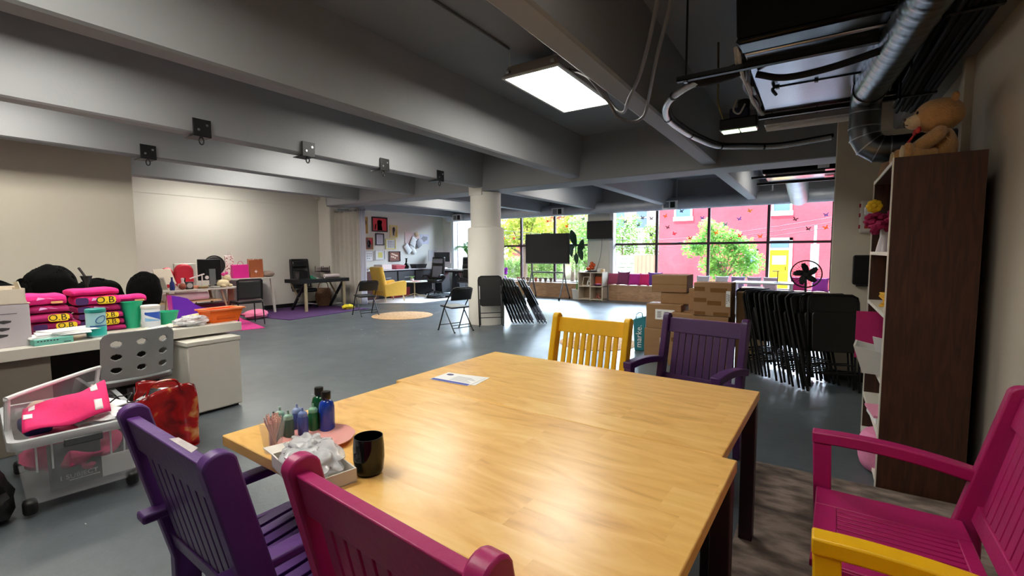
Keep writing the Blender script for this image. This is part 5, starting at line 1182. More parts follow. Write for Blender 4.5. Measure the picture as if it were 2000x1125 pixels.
m.box((.0902, .05, .008), (.0912, .09, .013)); m.build('print', ink, t, smooth=0)
# wipes tubs
def tub(label, x, y, r, h, body, cap, band, swirl):
    t = thing('wipes_tub', label, 'tub', (x, y, DT))
    MB().lathe([(0, 0), (r*.92, 0), (r, .006), (r, h*.86), (r*.97, h*.88), (0, h*.88)], n=28).build('body', body, t)
    MB().lathe([(r*1.03, h*.86), (r*1.05, h*.88), (r*1.03, h*.98), (r*.9, h), (0, h)], n=28).build('lid', cap, t)
    bz = MB(); bz.lathe([(r*1.004, h*.06), (r*1.004, h*.36)], n=28); bz.build('label_band', band, t)
    P = lambda a, z, q=1.006: (r*q*math.cos(a), r*q*math.sin(a), z)
    if swirl is not None and band is not body:
        m = MB(); m.tube([P(.25+.52*math.cos(R(k*20)), h*.62+.026*math.sin(R(k*20))+.012*math.cos(R(k*20))) for k in range(18)], .0035, 5, True); m.build('swirl', swirl, t)
        m = MB(); m.grid(lambda u, v: P(-.9+u*1.9, h*(.37+.05*v)), 12, 1); m.build('stripe', swirl, t)
    else:
        m = MB(); m.grid(lambda u, v: P(-1.0+u*2.0, h*(.70-(.10+.30*u)*v)), 14, 3); m.build('blue_label', swirl, t)
        m = MB(); m.grid(lambda u, v: P(-1.0+u*2.0, h*(.30+.16*v*(1-u))), 14, 2); m.build('pale_blue_wave', mat('pale_blue_print', (130, 180, 220), .4, var=.05), t)
tub('clear teal wipes tub with a blue swirl in front of the folded shirts', -4.74, 1.215, .062, .225, mat('pale_teal_plastic', (160, 206, 212), .25, var=.05), mat('teal_lid', (38, 148, 138), .35, var=.03), mat('aqua_band', (40, 176, 168), .35, var=.05), mat('swirl_blue', (40, 96, 150), .4, var=.05))
tub('white and blue tub with a white lid between the two green pots', -4.93, 1.64, .068, .20, mat('tub_white', (222, 226, 230), .35, var=.02), mat('tub_lid', (232, 230, 224), .4, var=.02), mat('tub_white', (222, 226, 230)), mat('swirl_navy', (44, 84, 176), .4, var=.05))
gpl = mat('green_plastic', (30, 166, 122), .3, var=.05)
def opencup(name, label, x, y, r0, r1, h, m, cat, rz=0, sq=False, n=24):
    t = thing(name, label, cat, (x, y, DT), rz)
    MB().lathe([(0, 0), (r0, 0), (r1, h), (r1*1.06, h), (r1*1.06, h+.006), (r1*.95, h+.004), (r0*.93, .006), (0, .006)], n=4 if sq else n).build('cup', m, t, smooth=0 if sq else 40); return t
opencup('pot', 'tall green plastic pot beside the white and blue tub', -5.05, 1.545, .05, .075, .225, gpl, 'pot', R(45), False)
opencup('pot', 'short green plastic pot on the far side of the white and blue tub', -5.02, 1.80, .055, .085, .115, gpl, 'pot', R(30), False)
# purple magazine file lying down, orange bin, papers
t = thing('magazine_file', 'purple and magenta plastic magazine file lying on the long desk', 'file', (-5.28, 2.07, DT), R(-4))
pf = mat('purple_plastic', (104, 44, 186), .35, var=.04); pf2 = mat('magenta_plastic', (190, 40, 150), .4, var=.04)
outl = [(-.15, 0), (.16, 0), (.17, .07), (.10, .085), (.03, .13), (-.03, .19), (-.10, .215), (-.16, .225)]
MB().prism(outl, frame((.09, 0, .02), (0, 1, 0), (0, 0, 1)), .006).build('side_panel', pf, t, smooth=0)
MB().prism(outl, frame((-.02, 0, .02), (0, 1, 0), (0, 0, 1)), .006).build('side_panel', pf, t, smooth=0)
MB().hexa([(-.02, -.156, .02), (.096, -.156, .02), (.096, -.148, .02), (-.02, -.148, .02)], [(-.02, -.166, .245), (.096, -.166, .245), (.096, -.158, .245), (-.02, -.158, .245)]).build('back_panel', pf2, t, smooth=0)
MB().box((-.02, -.15, .016), (.096, .165, .022)).build('base', pf, t, smooth=0); MB().hexa([(-.02, .16, .02), (.096, .16, .02), (.096, .166, .02), (-.02, .166, .02)], [(-.02, .17, .09), (.096, .17, .09), (.096, .176, .09), (-.02, .176, .09)]).build('front_panel', pf2, t, smooth=0)
MB().box((-.02, -.15, 0), (.09, .16, .016)).build('foot', pf2, t)
orm = mat('orange_plastic', (250, 112, 22), .35, var=.03); orr = mat('orange_rim', (250, 140, 84), .4, var=.03)
t = thing('plastic_tub', 'orange plastic tub on the corner of the long desk', 'tub', (-4.78, 2.15, DT), R(8))
m = MB(); a = [(-.07, -.125, 0), (.07, -.125, 0), (.07, .125, 0), (-.07, .125, 0)]; c = [(-.10, -.16, .12), (.10, -.16, .12), (.10, .16, .12), (-.10, .16, .12)]
m.hexa(a, [(p[0], p[1], .005) for p in a])
for i in range(4):
    j = (i+1) % 4; sc_ = lambda p: (p[0]*.96, p[1]*.97, p[2])
    m.add([a[i], a[j], c[j], c[i], sc_(a[i]), sc_(a[j]), sc_(c[j]), sc_(c[i])], [(0, 1, 2, 3), (5, 4, 7, 6), (3, 2, 6, 7), (1, 0, 4, 5), (0, 3, 7, 4), (2, 1, 5, 6)])
m.build('tub', orm, t, smooth=0)
m = MB()
for q0, q1 in (((-.115, -.175, .116), (.115, -.152, .131)), ((-.115, .152, .116), (.115, .175, .131)), ((-.115, -.175, .116), (-.09, .175, .131)), ((.09, -.175, .116), (.115, .175, .131))): m.box(q0, q1)
m.build('rim', orr, t, bevel=.004); MB().box((.074, -.09, .03), (.086, .09, .07)).build('label_recess', mat('orange_shade', (224, 94, 16), .5, var=.03), t, bevel=.004)
r_ = random.Random(12)
for k in range(7):
    tag(MB().hexa([(-.08, -.055, 0), (.08, -.055, 0), (.08, .055, 0), (-.08, .055, 0)], [(-.08, -.055, .003), (.08, -.05, .010), (.08, .055, .004), (-.08, .055, .012)]).build('paper_sheet', papm if k % 3 else mat('cream_card', (226, 214, 196)), loc=(-4.78+.03*r_.uniform(-1, 1), 1.55+k*.07, DT+.003*k), rz=R(r_.uniform(-50, 50)), smooth=0), 'loose paper scrap lying among others between the tubs, %s from the wipes' % ('first', 'second', 'third', 'fourth', 'fifth', 'sixth', 'seventh')[k], 'paper', 'loose papers on the long desk')
tag(MB().ell((0, 0, .03), (.09, .13, .045), 24, 14, .5, 14, 8).build('plastic_bag', bagm, loc=(-4.70, 1.86, DT+.016), smooth=25), 'crumpled clear plastic wrapping in front of the short green pot', 'bag')
tag(MB().cyl((0, -.06, .02), (0, .06, .04), .022, n=14).build('paper_roll', mat('pale_yellow_paper', (236, 226, 170), .7, var=.05), loc=(-4.86, 1.93, DT+.034), rz=R(-20)), 'small pale yellow paper roll near the purple file', 'roll')
t = thing('picture_frame', 'thin copper framed tray lying behind the papers on the long desk', 'frame', (-5.1, 1.98, DT), R(15)); m = MB(); m.box((-.09, -.12, 0), (.09, -.105, .02)).box((-.09, .105, 0), (.09, .12, .02)).box((-.09, -.12, 0), (-.075, .12, .02)).box((.075, -.12, 0), (.09, .12, .02)); m.build('frame', mat('copper_frame', (190, 110, 90), .4, .3, var=.05), t); MB().box((-.075, -.105, .002), (.075, .105, .006)).build('panel', cream, t)
# wigs on the desk behind
t = thing('rear_desk', 'second white desk pushed against the back of the long desk, under the black wigs', 'desk', (-5.42, .2, 0))
MB().box((-.95, 0, .70), (0, 2.0, .74)).build('desktop', wlam, t, bevel=.004)
for x in (-.9, -.05):
    for y in (.05, 1.92): MB().box((x-.03, y-.03, 0), (x+.03, y+.03, .70)).build('leg', wlam, t)
hair = mat('black_hair', (5, 5, 5), .95, var=.2, scale=60, bump=.6, bscale=140, spec=.12)
def wig(label, x, y, rx, ry, h, seed, tail=None):
    t = thing('wig', label, 'wig', (x, y, .742), 0, 'black wigs on the rear desk')
    m = MB(); m.ell((0, 0, h*.55), (rx, ry, h*.46), 36, 24, .12, seed, 5); m.build('hair', hair, t)
    r2 = random.Random(seed); m = MB()
    for k in range(150):
        a = r2.uniform(0, 2*PI); b_ = r2.uniform(.05, 1.1); d = Vector((math.cos(a)*math.sin(b_), math.sin(a)*math.sin(b_), math.cos(b_)))
        p = Vector((d.x*rx, d.y*ry, h*.55+d.z*h*.46)); q = Vector((d.x*rx*1.02, d.y*ry*1.02, h*.55+d.z*h*.4-.09)); m.tube([p*1.0, (p+q)/2*1.02, q], [.004, .003, .001], 4)
    m.build('strands', hair, t)
    if tail:
        m = MB(); m.ell(tail[0], tail[1], 24, 14, .25, seed+5, 5); m.build('fallen_lock', hair, t)
wig('big black bushy wig rising behind the pink shirts beside the carton', -5.95, 1.22, .19, .20, .56, 41)
wig('black bushy wig at the far end of the rear desk by the framed picture', -5.98, 1.95, .17, .15, .47, 44)
wig('flat black wig lying between the two bushy ones', -6.05, 1.58, .14, .22, .42, 47)
wig('low black wig behind the cream carton', -6.0, .86, .14, .18, .44, 49)
wig('small round black wig between the cream carton and the big bushy wig', -5.85, 1.02, .08, .07, .45, 52)
t = thing('brush', 'black brush handle poking out of a black cone shaped holder behind the shirts', 'brush', (-5.72, 1.42, .742))
MB().lathe([(0, 0), (.05, 0), (.012, .02), (.012, .38), (.018, .38), (.042, .45), (.045, .46), (0, .46)], n=16).build('holder', black_m, t); MB().bar((0, 0, .44), (.0, -.05, .54), .02, .018).build('handle', mat('grey_handle', (70, 68, 66), .4, var=.03), t, bevel=.004)
# grey moulded swivel chair
gch = mat('grey_moulded_plywood', (128, 131, 131), .42, var=.03)
t = thing('swivel_chair', 'grey swivel chair with round holes in its back, at the long desk', 'chair', (-4.28, 1.27, 0), R(93))
def chair_shell():
    W, Hh = .44, .34; nx, nz = 96, 72; keep = []; mb = MB(); vs = []; idx = {}
    holes = [(-.14+.14*i, .05+.095*j) for i in range(3) for j in range(3)]
    def P(u, v):
        # v: up the back, curving into the seat at the bottom
        a, z = (u-.5)*W, v*Hh
        y = -.19+.05*(2*u-1)**2-.05*v
        if v < .0: pass
        return Vector((a, y, .515+z))
    def inside(u, v):
        a, z = (u-.5)*W, v*Hh
        for hx, hz in holes:
            if ((a-hx)/.030)**2+((z-hz-.02)/.022)**2 < 1: return False
        cx, cz = max(abs(a)-(W/2-.06), 0), max(z-(Hh-.06), 0)
        return cx*cx+cz*cz < .0036 or cx == 0 or cz == 0
    for j in range(nz+1):
        for i in range(nx+1): vs.append(P(i/nx, j/nz))
    fs = [(j*(nx+1)+i, j*(nx+1)+i+1, (j+1)*(nx+1)+i+1, (j+1)*(nx+1)+i) for j in range(nz) for i in range(nx) if inside((i+.5)/nx, (j+.5)/nz)]
    used = sorted({k for f in fs for k in f}); mp = {k: i for i, k in enumerate(used)}
    mb.add([vs[k] for k in used], [tuple(mp[k] for k in f) for f in fs]); return mb
chair_shell().build('backrest', gch, t, solid=.014, smooth=60)
m = MB()
m.grid(lambda u, v: Vector(((u-.5)*.44, [-.14, -.165, -.15, -.08, .06, .2, .25][int(v*6)], [.520, .490, .462, .450, .448, .45, .44][int(v*6)])) + Vector((0, .05*(2*u-1)**2*(1-v), 0)), 12, 6)
m.build('seat', gch, t, solid=.014, smooth=60)
MB().cyl((0, 0, .10), (0, 0, .44), .024, n=14).build('gas_lift', alu_d, t); MB().box((-.1, -.1, .42), (.1, .12, .445)).build('mechanism', black_m, t, bevel=.01)
MB().tube(smoothpath([(.08, -.05, .43), (.16, -.12, .41), (.24, -.14, .42)], 4), .008, 6).build('lever', black_m, t)
for k in range(5):
    a = R(k*72+15); MB().tube([(0, 0, .12), (.16*math.cos(a), .16*math.sin(a), .10), (.27*math.cos(a), .27*math.sin(a), .075)], [.026, .02, .015], 8).build('base_arm', black_m, t)
    MB().cyl((.27*math.cos(a)-.02*math.sin(a), .27*math.sin(a)+.02*math.cos(a), .03), (.27*math.cos(a)+.02*math.sin(a), .27*math.sin(a)-.02*math.cos(a), .03), .03, n=12).build('caster', black_m, t)

# ================================================================== CLEAR STORAGE BIN
cb = mat('translucent_bin', (196, 200, 204), .2, var=.03, alpha=.17, spec=.6)
cbr = mat('translucent_rim', (212, 215, 218), .3, var=.03, alpha=.6)
t = thing('storage_bin', 'clear plastic storage bin on black wheels overflowing with things', 'storage bin', (-3.80, .82, 0), R(-7))
L_, Wd = .43, .255; zb, zt = .07, .44
def ringpts(hx, hy, z, r=.05): return [(p[0], p[1], z) for p in rrect(hx*2, hy*2, r, 5)]
m = MB(); r0 = ringpts(L_*.90, Wd*.88, zb); r1 = ringpts(L_*.985, Wd*.985, zt-.02); nn = len(r0)
m.add(r0+r1, [(i, (i+1) % nn, nn+(i+1) % nn, nn+i) for i in range(nn)]+[tuple(range(nn-1, -1, -1))]); m.build('bin_wall', cb, t, solid=.004)
m = MB(); ro = ringpts(L_*1.05, Wd*1.09, zt); ri = ringpts(L_*.985, Wd*.985, zt); rd = ringpts(L_*1.055, Wd*1.10, zt-.045)
m.add(ri+ro+rd, [(i, (i+1) % nn, nn+(i+1) % nn, nn+i) for i in range(nn)]+[(nn+i, nn+(i+1) % nn, 2*nn+(i+1) % nn, 2*nn+i) for i in range(nn)]); m.build('rim', cbr, t, solid=.004)
for y in (-.18, -.12, .12, .18, ): MB().hexa([(L_*.965, y-.004, .25), (L_*.985, y-.004, .25), (L_*.985, y+.004, .25), (L_*.965, y+.004, .25)], [(L_*.985, y-.004, .40), (L_*1.02, y-.004, .40), (L_*1.02, y+.004, .40), (L_*.985, y+.004, .40)]).build('rib', cbr, t, smooth=0)
MB().box((L_*1.05, -.075, .362), (L_*1.08, .085, .405)).build('latch', mat('grey_latch', (70, 72, 74), .35, var=.05), t, bevel=.008)
for sx in (-1, 1):
    for sy in (-1, 1):
        MB().box((sx*.36-.035, sy*.215-.03, .012), (sx*.36+.035, sy*.215+.03, .095)).build('wheel_block', black_m, t, bevel=.02)
tr_ = lambda lx, ly, z: tuple(Matrix.Translation((-3.80, .82, 0)) @ Matrix.Rotation(R(-7), 4, 'Z') @ Vector((lx, ly, z)))
hot = mat('hot_pink_cloth', (222, 32, 104), .8, var=.08, bump=.2, bscale=50); whp = mat('white_print', (232, 216, 218), .7, var=.03)
tag(MB().ell((0, 0, 0), (.36, .215, .115), 30, 18, .18, 61, 5).build('pink_fabric', mat('dull_pink_cloth', (196, 60, 110), .85, var=.12, bump=.4, bscale=30), loc=tr_(0.02, .0, .235), rz=R(-7)), 'heap of pink fabric inside the clear storage bin', 'fabric')
t = thing('notebook', 'grey one subject notebook standing against the front wall inside the clear bin', 'notebook', tr_(.335, -.015, .10), R(-7))
MB().box((0, -.12, 0), (.012, .10, .255)).build('cover', mat('notebook_grey', (58, 60, 62), .5, var=.05), t, smooth=0)
text_mb('1 SUBJECT', .036, frame((.0135, .0, .055), (0, 1, 0), (0, 0, 1)), .0005).build('lettering', lab_m, t); MB().box((.0125, -.04, .032), (.0135, .09, .037)).build('print_line', lab_m, t, smooth=0)
tag(MB().box((0, -.08, 0), (.006, .09, .12)).build('paper_sheet', papm, loc=tr_(.335, .15, .10), rz=R(-7), smooth=0), 'white sheet standing inside the clear bin beside the notebook', 'paper')
# pink cloth banner on top
t = thing('cloth_banner', 'hot pink cloth with white printed corners draped over the clear bin', 'cloth', tr_(.12, -.06, .43), R(-7))
def bann(u, v): return Vector((.24-.44*v+.03*math.sin(u*3), -.16+.36*u+.03*v, .01+.17*math.sin(PI*min(1, v*.75+.08))*(.45+.55*u)+.010*math.sin(u*9+v*7)))
MB().grid(bann, 18, 14).build('cloth', hot, t, solid=.006)
for (u0, v0, su, sv) in ((.86, .12, .10, .16), (.84, .55, .09, .25), (.06, .28, .10, .14), (.10, .62, .07, .22)):
    MB().grid(lambda u, v: bann(u0+(u-.5)*su, v0+(v-.5)*sv)+Vector((0, 0, .0055)), 4, 4).build('print_patch', whp, t, solid=.002)
tag(MB().ell((0, 0, 0), (.15, .11, .05), 26, 16, .5, 77, 6).build('tissue_paper', mat('white_tissue', (222, 222, 224), .7, var=.04, bump=.3, bscale=30), loc=tr_(.24, .10, .435), rz=R(20), smooth=25), 'crumpled white tissue at the front of the clear bin', 'paper')
tag(MB().hexa([(-.2, -.1, 0), (.15, -.13, -.01), (.18, .1, .01), (-.18, .12, 0)], [(-.2, -.1, .006), (.15, -.13, -.004), (.18, .1, .016), (-.18, .12, .006)]).build('paper_sheet', papm, loc=tr_(-.02, .12, .44), rz=R(12), smooth=0), 'white sheet lying across the middle of the clear bin', 'paper')
tag(MB().tube(smoothpath([(0, 0, 0), (.04, .05, .05), (.0, .09, .04), (.05, .12, .06), (.10, .08, .02), (.16, .12, .03)], 6), .004, 6).build('headphone_cable', black_m, loc=tr_(.12, .15, .46)), 'thin black cable looping out of the clear bin', 'cable')
tag(MB().tube(smoothpath([(0, 0, 0), (-.04, .04, .05), (-.10, .03, .06), (-.12, .08, .02)], 6), .005, 6).build('cord_loop', whp, loc=tr_(.02, .10, .50)), 'white cord loop on top of the clear bin', 'cord')
tag(MB().cyl((-.07, 0, 0), (.09, .03, .01), .05, n=18).build('fabric_roll', mat('beige_fabric', (196, 178, 156), .8, var=.05), loc=tr_(-.12, -.12, .45)), 'beige rolled fabric at the back of the clear bin', 'roll')
tag(MB().box((-.10, -.06, 0), (.1, .06, .08)).build('navy_pouch', mat('navy_cloth', (34, 38, 92), .7, var=.06), loc=tr_(-.05, -.15, .345), bevel=.02), 'navy blue pouch under the beige roll in the clear bin', 'pouch')
tag(MB().hexa([(-.16, -.01, 0), (.12, -.01, 0), (.12, .01, 0), (-.16, .01, 0)], [(-.16, .03, .17), (.12, .03, .15), (.12, .05, .15), (-.16, .05, .17)]).build('grey_folder', mat('dark_grey_card', (70, 70, 72), .5, var=.05), loc=tr_(-.2, .06, .40), smooth=0), 'dark grey folder sticking up at the back of the clear bin', 'folder')
t = thing('bin_lid', 'clear lid with a white rim propped upright along the storage bin', 'lid', (-3.89, .77, .42), R(-47))
MB().hexa([(-.33, .0, -.02), (.33, .0, -.02), (.33, .006, -.02), (-.33, .006, -.02)], [(-.33, .03, .20), (.33, .03, .20), (.33, .036, .20), (-.33, .036, .20)]).build('lid_panel', cb, t, smooth=0)
MB().tube(smoothpath([(.33, .005, -.0), (.345, .03, .18), (.325, .033, .205), (0, .033, .208), (-.325, .033, .205), (-.345, .03, .18), (-.33, .005, .0)], 5), .013, 8).build('lid_rim', mat('white_rim_plastic', (222, 222, 224), .35, var=.02), t)
# red printed shopper
t = thing('shopping_bag', 'shiny red printed shopping bag on the floor beside the clear bin', 'bag', (-3.93, 1.36, 0), R(-20))
redp = ramp_mat('red_print_bag', [(.3, (50, 10, 12)), (.48, (150, 18, 22)), (.58, (172, 24, 24)), (.64, (196, 112, 58)), (.8, (226, 180, 128))], noise_fac(5, 5, (1, 1, 1), .8), .22)
m = MB()
def bagside(u, v):
    a = u*2*PI; q = 1+.10*math.sin(a*4+v*5)*v+.06*math.sin(a*7); hx, hy = .16, .19
    return Vector((hx*math.copysign(abs(math.cos(a))**.6, math.cos(a))*q*(1-.12*v), hy*math.copysign(abs(math.sin(a))**.6, math.sin(a))*q*(1-.05*v), .005+.42*v+.05*v*math.sin(a*2+.6)))
m.grid(bagside, 40, 12); m.add([(0, 0, .004)], []); m.build('bag', redp, t, solid=.003)
MB().prism(rrect(.30, .38, .06), Matrix.Translation((0, 0, .003)), .003).build('base', redp, t)
MB().ell((0, 0, .36), (.12, .16, .06), 20, 12, .4, 91).build('white_contents', mat('white_tissue', (222, 222, 224)), t); MB().ell((.02, -.06, .39), (.06, .06, .05), 14, 10, .3, 92).build('black_contents', black_m, t)
MB().tube(smoothpath([(.15, -.1, .42), (.14, -.06, .50), (.14, .06, .51), (.15, .1, .43)], 6), .008, 6).build('handle', redp, t)
# dark bag and carton at the edge
t = thing('black_bag', 'black bag slumped on the floor next to the clear bin, mostly out of frame', 'bag', (-3.60, .40, 0)); MB().ell((0, 0, .14), (.22, .12, .15), 22, 14, .35, 95).build('bag', black_m, t)
carton('brown cardboard box at the very edge of the picture below the clear bin', -3.02, .17, 0, .2, .2, .22, R(70))

# ================================================================== CLUTTERED TABLES BY THE SIDE WALL
t = thing('trestle_table', 'white trestle table crowded with a monitor, lamp panel and soft toy', 'table', (-9.62, 3.2, 0))
MB().box((-.75, 0, .72), (0, 1.48, .75)).build('tabletop', wlam, t, bevel=.003)
trw = mat('trestle_wood', (176, 150, 122), .6, var=.06)
for y in (.3, 1.2):
    for dx, sg in ((-.65, -.1), (-.1, .1)): MB().bar((dx*.9, y, .72), (dx+sg*.6, y+(.16 if y > 1 else -.1), 0), .045, .03).build('leg', trw, t)
MB().box((-.7, .1, .50), (-.1, 1.2, .525)).build('shelf', mat('pale_pine', (214, 184, 140), .6, var=.06), t, smooth=0)
def simple(name, label, cat, mb, m, loc, rz=0, part='body', **k):
    t = thing(name, label, cat, loc, rz); mb.build(part, m, t, **k); return t
TT = .752
t = simple('fabric_bolt', 'white rolled fabric bolt on the shelf below the trestle table', 'roll', MB().cyl((0, -.36, .08), (0, .36, .08), .075, n=20), whp, (-9.78, 3.82, .527), 0, 'roll', bevel=.01); MB().cyl((0, .36, .08), (0, .365, .08), .03, n=12).build('core', card, t)
t = thing('light_panel', 'cream tilted light panel on the near end of the trestle table', 'lamp', (-9.85, 3.55, TT), R(10))
MB().hexa([(-.02, -.15, .10), (.0, -.15, .10), (.0, .17, .10), (-.02, .17, .10)], [(-.10, -.18, .38), (-.08, -.18, .38), (-.08, .12, .38), (-.10, .12, .38)]).build('panel', cream, t, bevel=.005); MB().box((-.12, -.1, 0), (.04, .1, .02)).build('base', cream, t); MB().cyl((-.04, 0, .02), (-.03, 0, .15), .015).build('pole', cream, t)
t = thing('picture_frame', 'small grey framed picture leaning at the near end of the trestle table', 'frame', (-9.68, 3.42, TT), R(8)); MB().hexa([(-.015, -.03, 0), (.0, -.03, 0), (.0, .09, 0), (-.015, .09, 0)], [(-.05, -.08, .24), (-.035, -.08, .24), (-.035, .05, .24), (-.05, .05, .24)]).build('frame', mat('pale_grey_frame', (190, 184, 172), .5, var=.04), t); MB().hexa([(.0, -.018, .02), (.002, -.018, .02), (.002, .076, .02), (.0, .076, .02)], [(-.034, -.062, .22), (-.032, -.062, .22), (-.032, .036, .22), (-.034, .036, .22)]).build('picture', mat('taupe_print', (140, 132, 120), .5, var=.1), t)
simple('bottle', 'dark blue bottle in front of the cream light panel', 'bottle', MB().lathe([(0, 0), (.035, 0), (.04, .03), (.036, .13), (.016, .17), (.014, .22), (.018, .235), (0, .24)], n=16), mat('cobalt_glass', (34, 50, 120), .2, var=.05), (-9.66, 3.56, TT))
t = simple('balloon', 'deflated red foil balloon lying behind the light panel', 'balloon', MB().ell((0, 0, .2), (.08, .13, .2), 20, 12, .2, 21), mat('red_foil', (206, 44, 66), .3, var=.08), (-10.15, 3.66, TT)); MB().ell((.04, -.12, .06), (.05, .1, .06), 12, 8, .3, 2).build('fold', MATS['red_foil'], t)
t = simple('red_cushion', 'red rounded cushion standing beside the black monitor', 'cushion', MB().prism(rrect(.32, .46, .14), frame((-.04, 0, .23), (0, 1, 0), (0, 0, 1)), .1), MATS['red_foil'], (-10.1, 3.92, TT), 0, 'cover', bevel=.03); MB().box((.061, -.05, .1), (.066, .0, .2)).build('dark_patch', black_m, t)
t = thing('office_chair', 'white chair back standing behind the red cushion at the trestle table', 'chair', (-10.62, 4.15, 0)); MB().box((-.03, -.2, .55), (.03, .2, 1.22)).build('backrest', wlam, t, bevel=.02); MB().box((-.4, -.2, .44), (.03, .2, .48)).build('seat', wlam, t, bevel=.01)
for sx in (-.38, .0):
    for y in (-.17, .17): MB().cyl((sx, y, 0), (sx, y, .55), .012).build('leg', alu_d, t)
t = thing('monitor', 'black monitor seen from behind on the trestle table', 'monitor', (-9.9, 4.29, TT), R(-8))
MB().box((-.02, -.2, .14), (.02, .2, .55)).build('panel', mat('black_plastic', (20, 20, 22)), t, bevel=.01); MB().box((.02, -.02, .05), (.05, .09, .36)).build('stand', mat('grey_plastic', (110, 112, 114), .4, var=.03), t, bevel=.006); MB().box((-.08, -.1, 0), (.12, .16, .015)).build('base', black_m, t, bevel=.004); MB().box((.02, -.08, .2), (.035, .1, .34)).build('vent_panel', black_m, t)
t = thing('desk_fan', 'black round fan guard behind the black monitor', 'fan', (-10.2, 4.52, TT)); MB().tube([(0, .19*math.cos(R(k*12)), .42+.19*math.sin(R(k*12))) for k in range(30)], .014, 8, True).build('guard', black_m, t); MB().cyl((-.03, 0, .42), (.03, 0, .42), .17, n=24).build('motor', mat('dark_grey_plastic', (40, 40, 42), .4, var=.05), t); MB().cyl((0, 0, 0), (0, 0, .26), .02).build('pole', black_m, t); MB().box((-.1, -.1, 0), (.1, .1, .02)).build('base', black_m, t)
plush = mat('cream_plush', (226, 208, 172), .95, var=.08, scale=30, bump=.7, bscale=100)
t = thing('plush_toy', 'cream plush bunny with a pink bow on the trestle table', 'soft toy', (-9.76, 4.48, TT), R(20)); MB().ell((0, -.02, .07), (.1, .12, .08), 18, 12, .1, 6).build('body', plush, t); MB().ell((0, .07, .17), (.07, .075, .07), 16, 12, .06, 7).build('head', plush, t)
MB().ell((0, -.01, .25), (.02, .045, .035), 10, 8, .2, 8).ell((0, .07, .27), (.02, .04, .03), 10, 8, .2, 9).build('bow', mat('pink_ribbon', (226, 70, 150), .6, var=.05), t)
for y in (-.1, .06): MB().ell((.08, y, .03), (.06, .035, .032), 10, 8, .1, 3).build('paw', plush, t)
t = thing('clock', 'grey square clock at the front of the trestle table', 'clock', (-9.66, 3.84, TT), R(4)); MB().box((-.03, -.065, 0), (.0, .065, .14)).build('case', mat('dark_grey_plastic', (40, 40, 42)), t, bevel=.008); MB().cyl((0, 0, .07), (.003, 0, .07), .05, n=20).build('dial', mat('grey_dial', (170, 168, 162), .4, var=.05), t)
simple('yarn_ball', 'rust coloured ball beside the grey clock', 'ball', MB().ell((0, 0, .06), .06, 14, 10, .05, 3), mat('rust_yarn', (150, 84, 64), .8, var=.1), (-9.68, 3.73, TT))
simple('glass_bowl', 'clear glass bowl between the picture frame and the rust ball', 'bowl', MB().lathe([(0, 0), (.03, 0), (.06, .06), (.056, .06), (.028, .006), (0, .006)], n=18), clear, (-9.68, 3.62, TT))
t = thing('tissue_box', 'white tissue box with a tissue standing up on the trestle table', 'box', (-9.82, 3.79, TT)); MB().box((-.06, -.06, 0), (.06, .06, .1)).build('box', whp, t, bevel=.004); MB().lathe([(.035, .1), (.02, .15), (.03, .2), (0, .21)], n=7).build('tissue', whp, t)
simple('plastic_tray', 'coral plastic tray behind the grey clock', 'tray', MB().box((-.08, -.11, 0), (.08, .11, .05)), mat('coral_plastic', (226, 150, 120), .4, var=.04), (-9.92, 3.97, TT), 0, bevel=.006)
simple('soap_dish', 'olive green dish of small things before the black monitor', 'dish', MB().lathe([(0, 0), (.05, 0), (.09, .04), (.08, .045), (.045, .012), (0, .012)], n=18), mat('olive_dish', (170, 164, 110), .5, var=.08), (-9.68, 4.08, TT))
t = thing('white_ruler', 'white angled arm of a lamp crossing before the red cushion', 'lamp', (-9.8, 3.95, TT)); MB().bar((0, -.05, .19), (0, .2, .27), .03, .02).build('lamp_head', whp, t); MB().cyl((0, .16, 0), (0, .16, .25), .01).build('pole', whp, t); MB().cyl((.012, .24, .2), (.016, .24, .2), .035, n=18).build('disc', whp, t)
for k in range(5):
    tag(MB().box((-.1, -.07, 0), (.1, .07, .012)).build('notebook', mat(('nb_grey', 'nb_white', 'nb_black')[k % 3], ((120, 118, 116), (220, 218, 212), (40, 38, 40))[k % 3], .6, var=.05), loc=(-9.78+.02*(k % 2), 4.12+.05*k*(k > 2), TT+.0125*(k if k < 3 else k-3)), rz=R(k*13-20)), 'flat notebook in the heap before the monitor stand, %s laid' % ('first', 'second', 'third', 'fourth', 'fifth')[k], 'notebook', 'notebooks on the trestle table')
# wood-legged crate things under and second table
simple('maroon_box', 'maroon storage box under the trestle table', 'box', MB().box((-.2, -.35, 0), (.2, .35, .42)), mat('maroon_card', (96, 26, 46), .7, var=.06), (-10.15, 4.35, 0), 0, bevel=.01)
simple('brown_easel_leg', 'brown wooden board leaning under the trestle table', 'board', MB().hexa([(-.02, -.06, 0), (.0, -.06, 0), (.0, .06, 0), (-.02, .06, 0)], [(-.02, -.03, .7), (.0, -.03, .7), (.0, .09, .7), (-.02, .09, .7)]), mat('brown_board', (140, 90, 66), .6, var=.08), (-9.85, 4.62, 0), 0, 'board')
t = thing('side_table', 'white table holding the gift bags beside the side wall', 'table', (-10.72, 5.0, 0))
MB().box((-.7, 0, .82), (.0, 1.12, .85)).build('tabletop', wlam, t, bevel=.003)
for y in (.04, 1.04): MB().hexa([(-.05, y-.02, 0), (-.01, y-.02, 0), (-.01, y+.02, 0), (-.05, y+.02, 0)], [(-.07, y-.08, .82), (-.01, y-.08, .82), (-.01, y-.03, .82), (-.07, y-.03, .82)]).build('leg', wlam, t, smooth=0)
MB().box((-.65, .02, 0), (-.6, 1.06, .82)).build('back_panel', wlam, t, smooth=0)
ST = .852
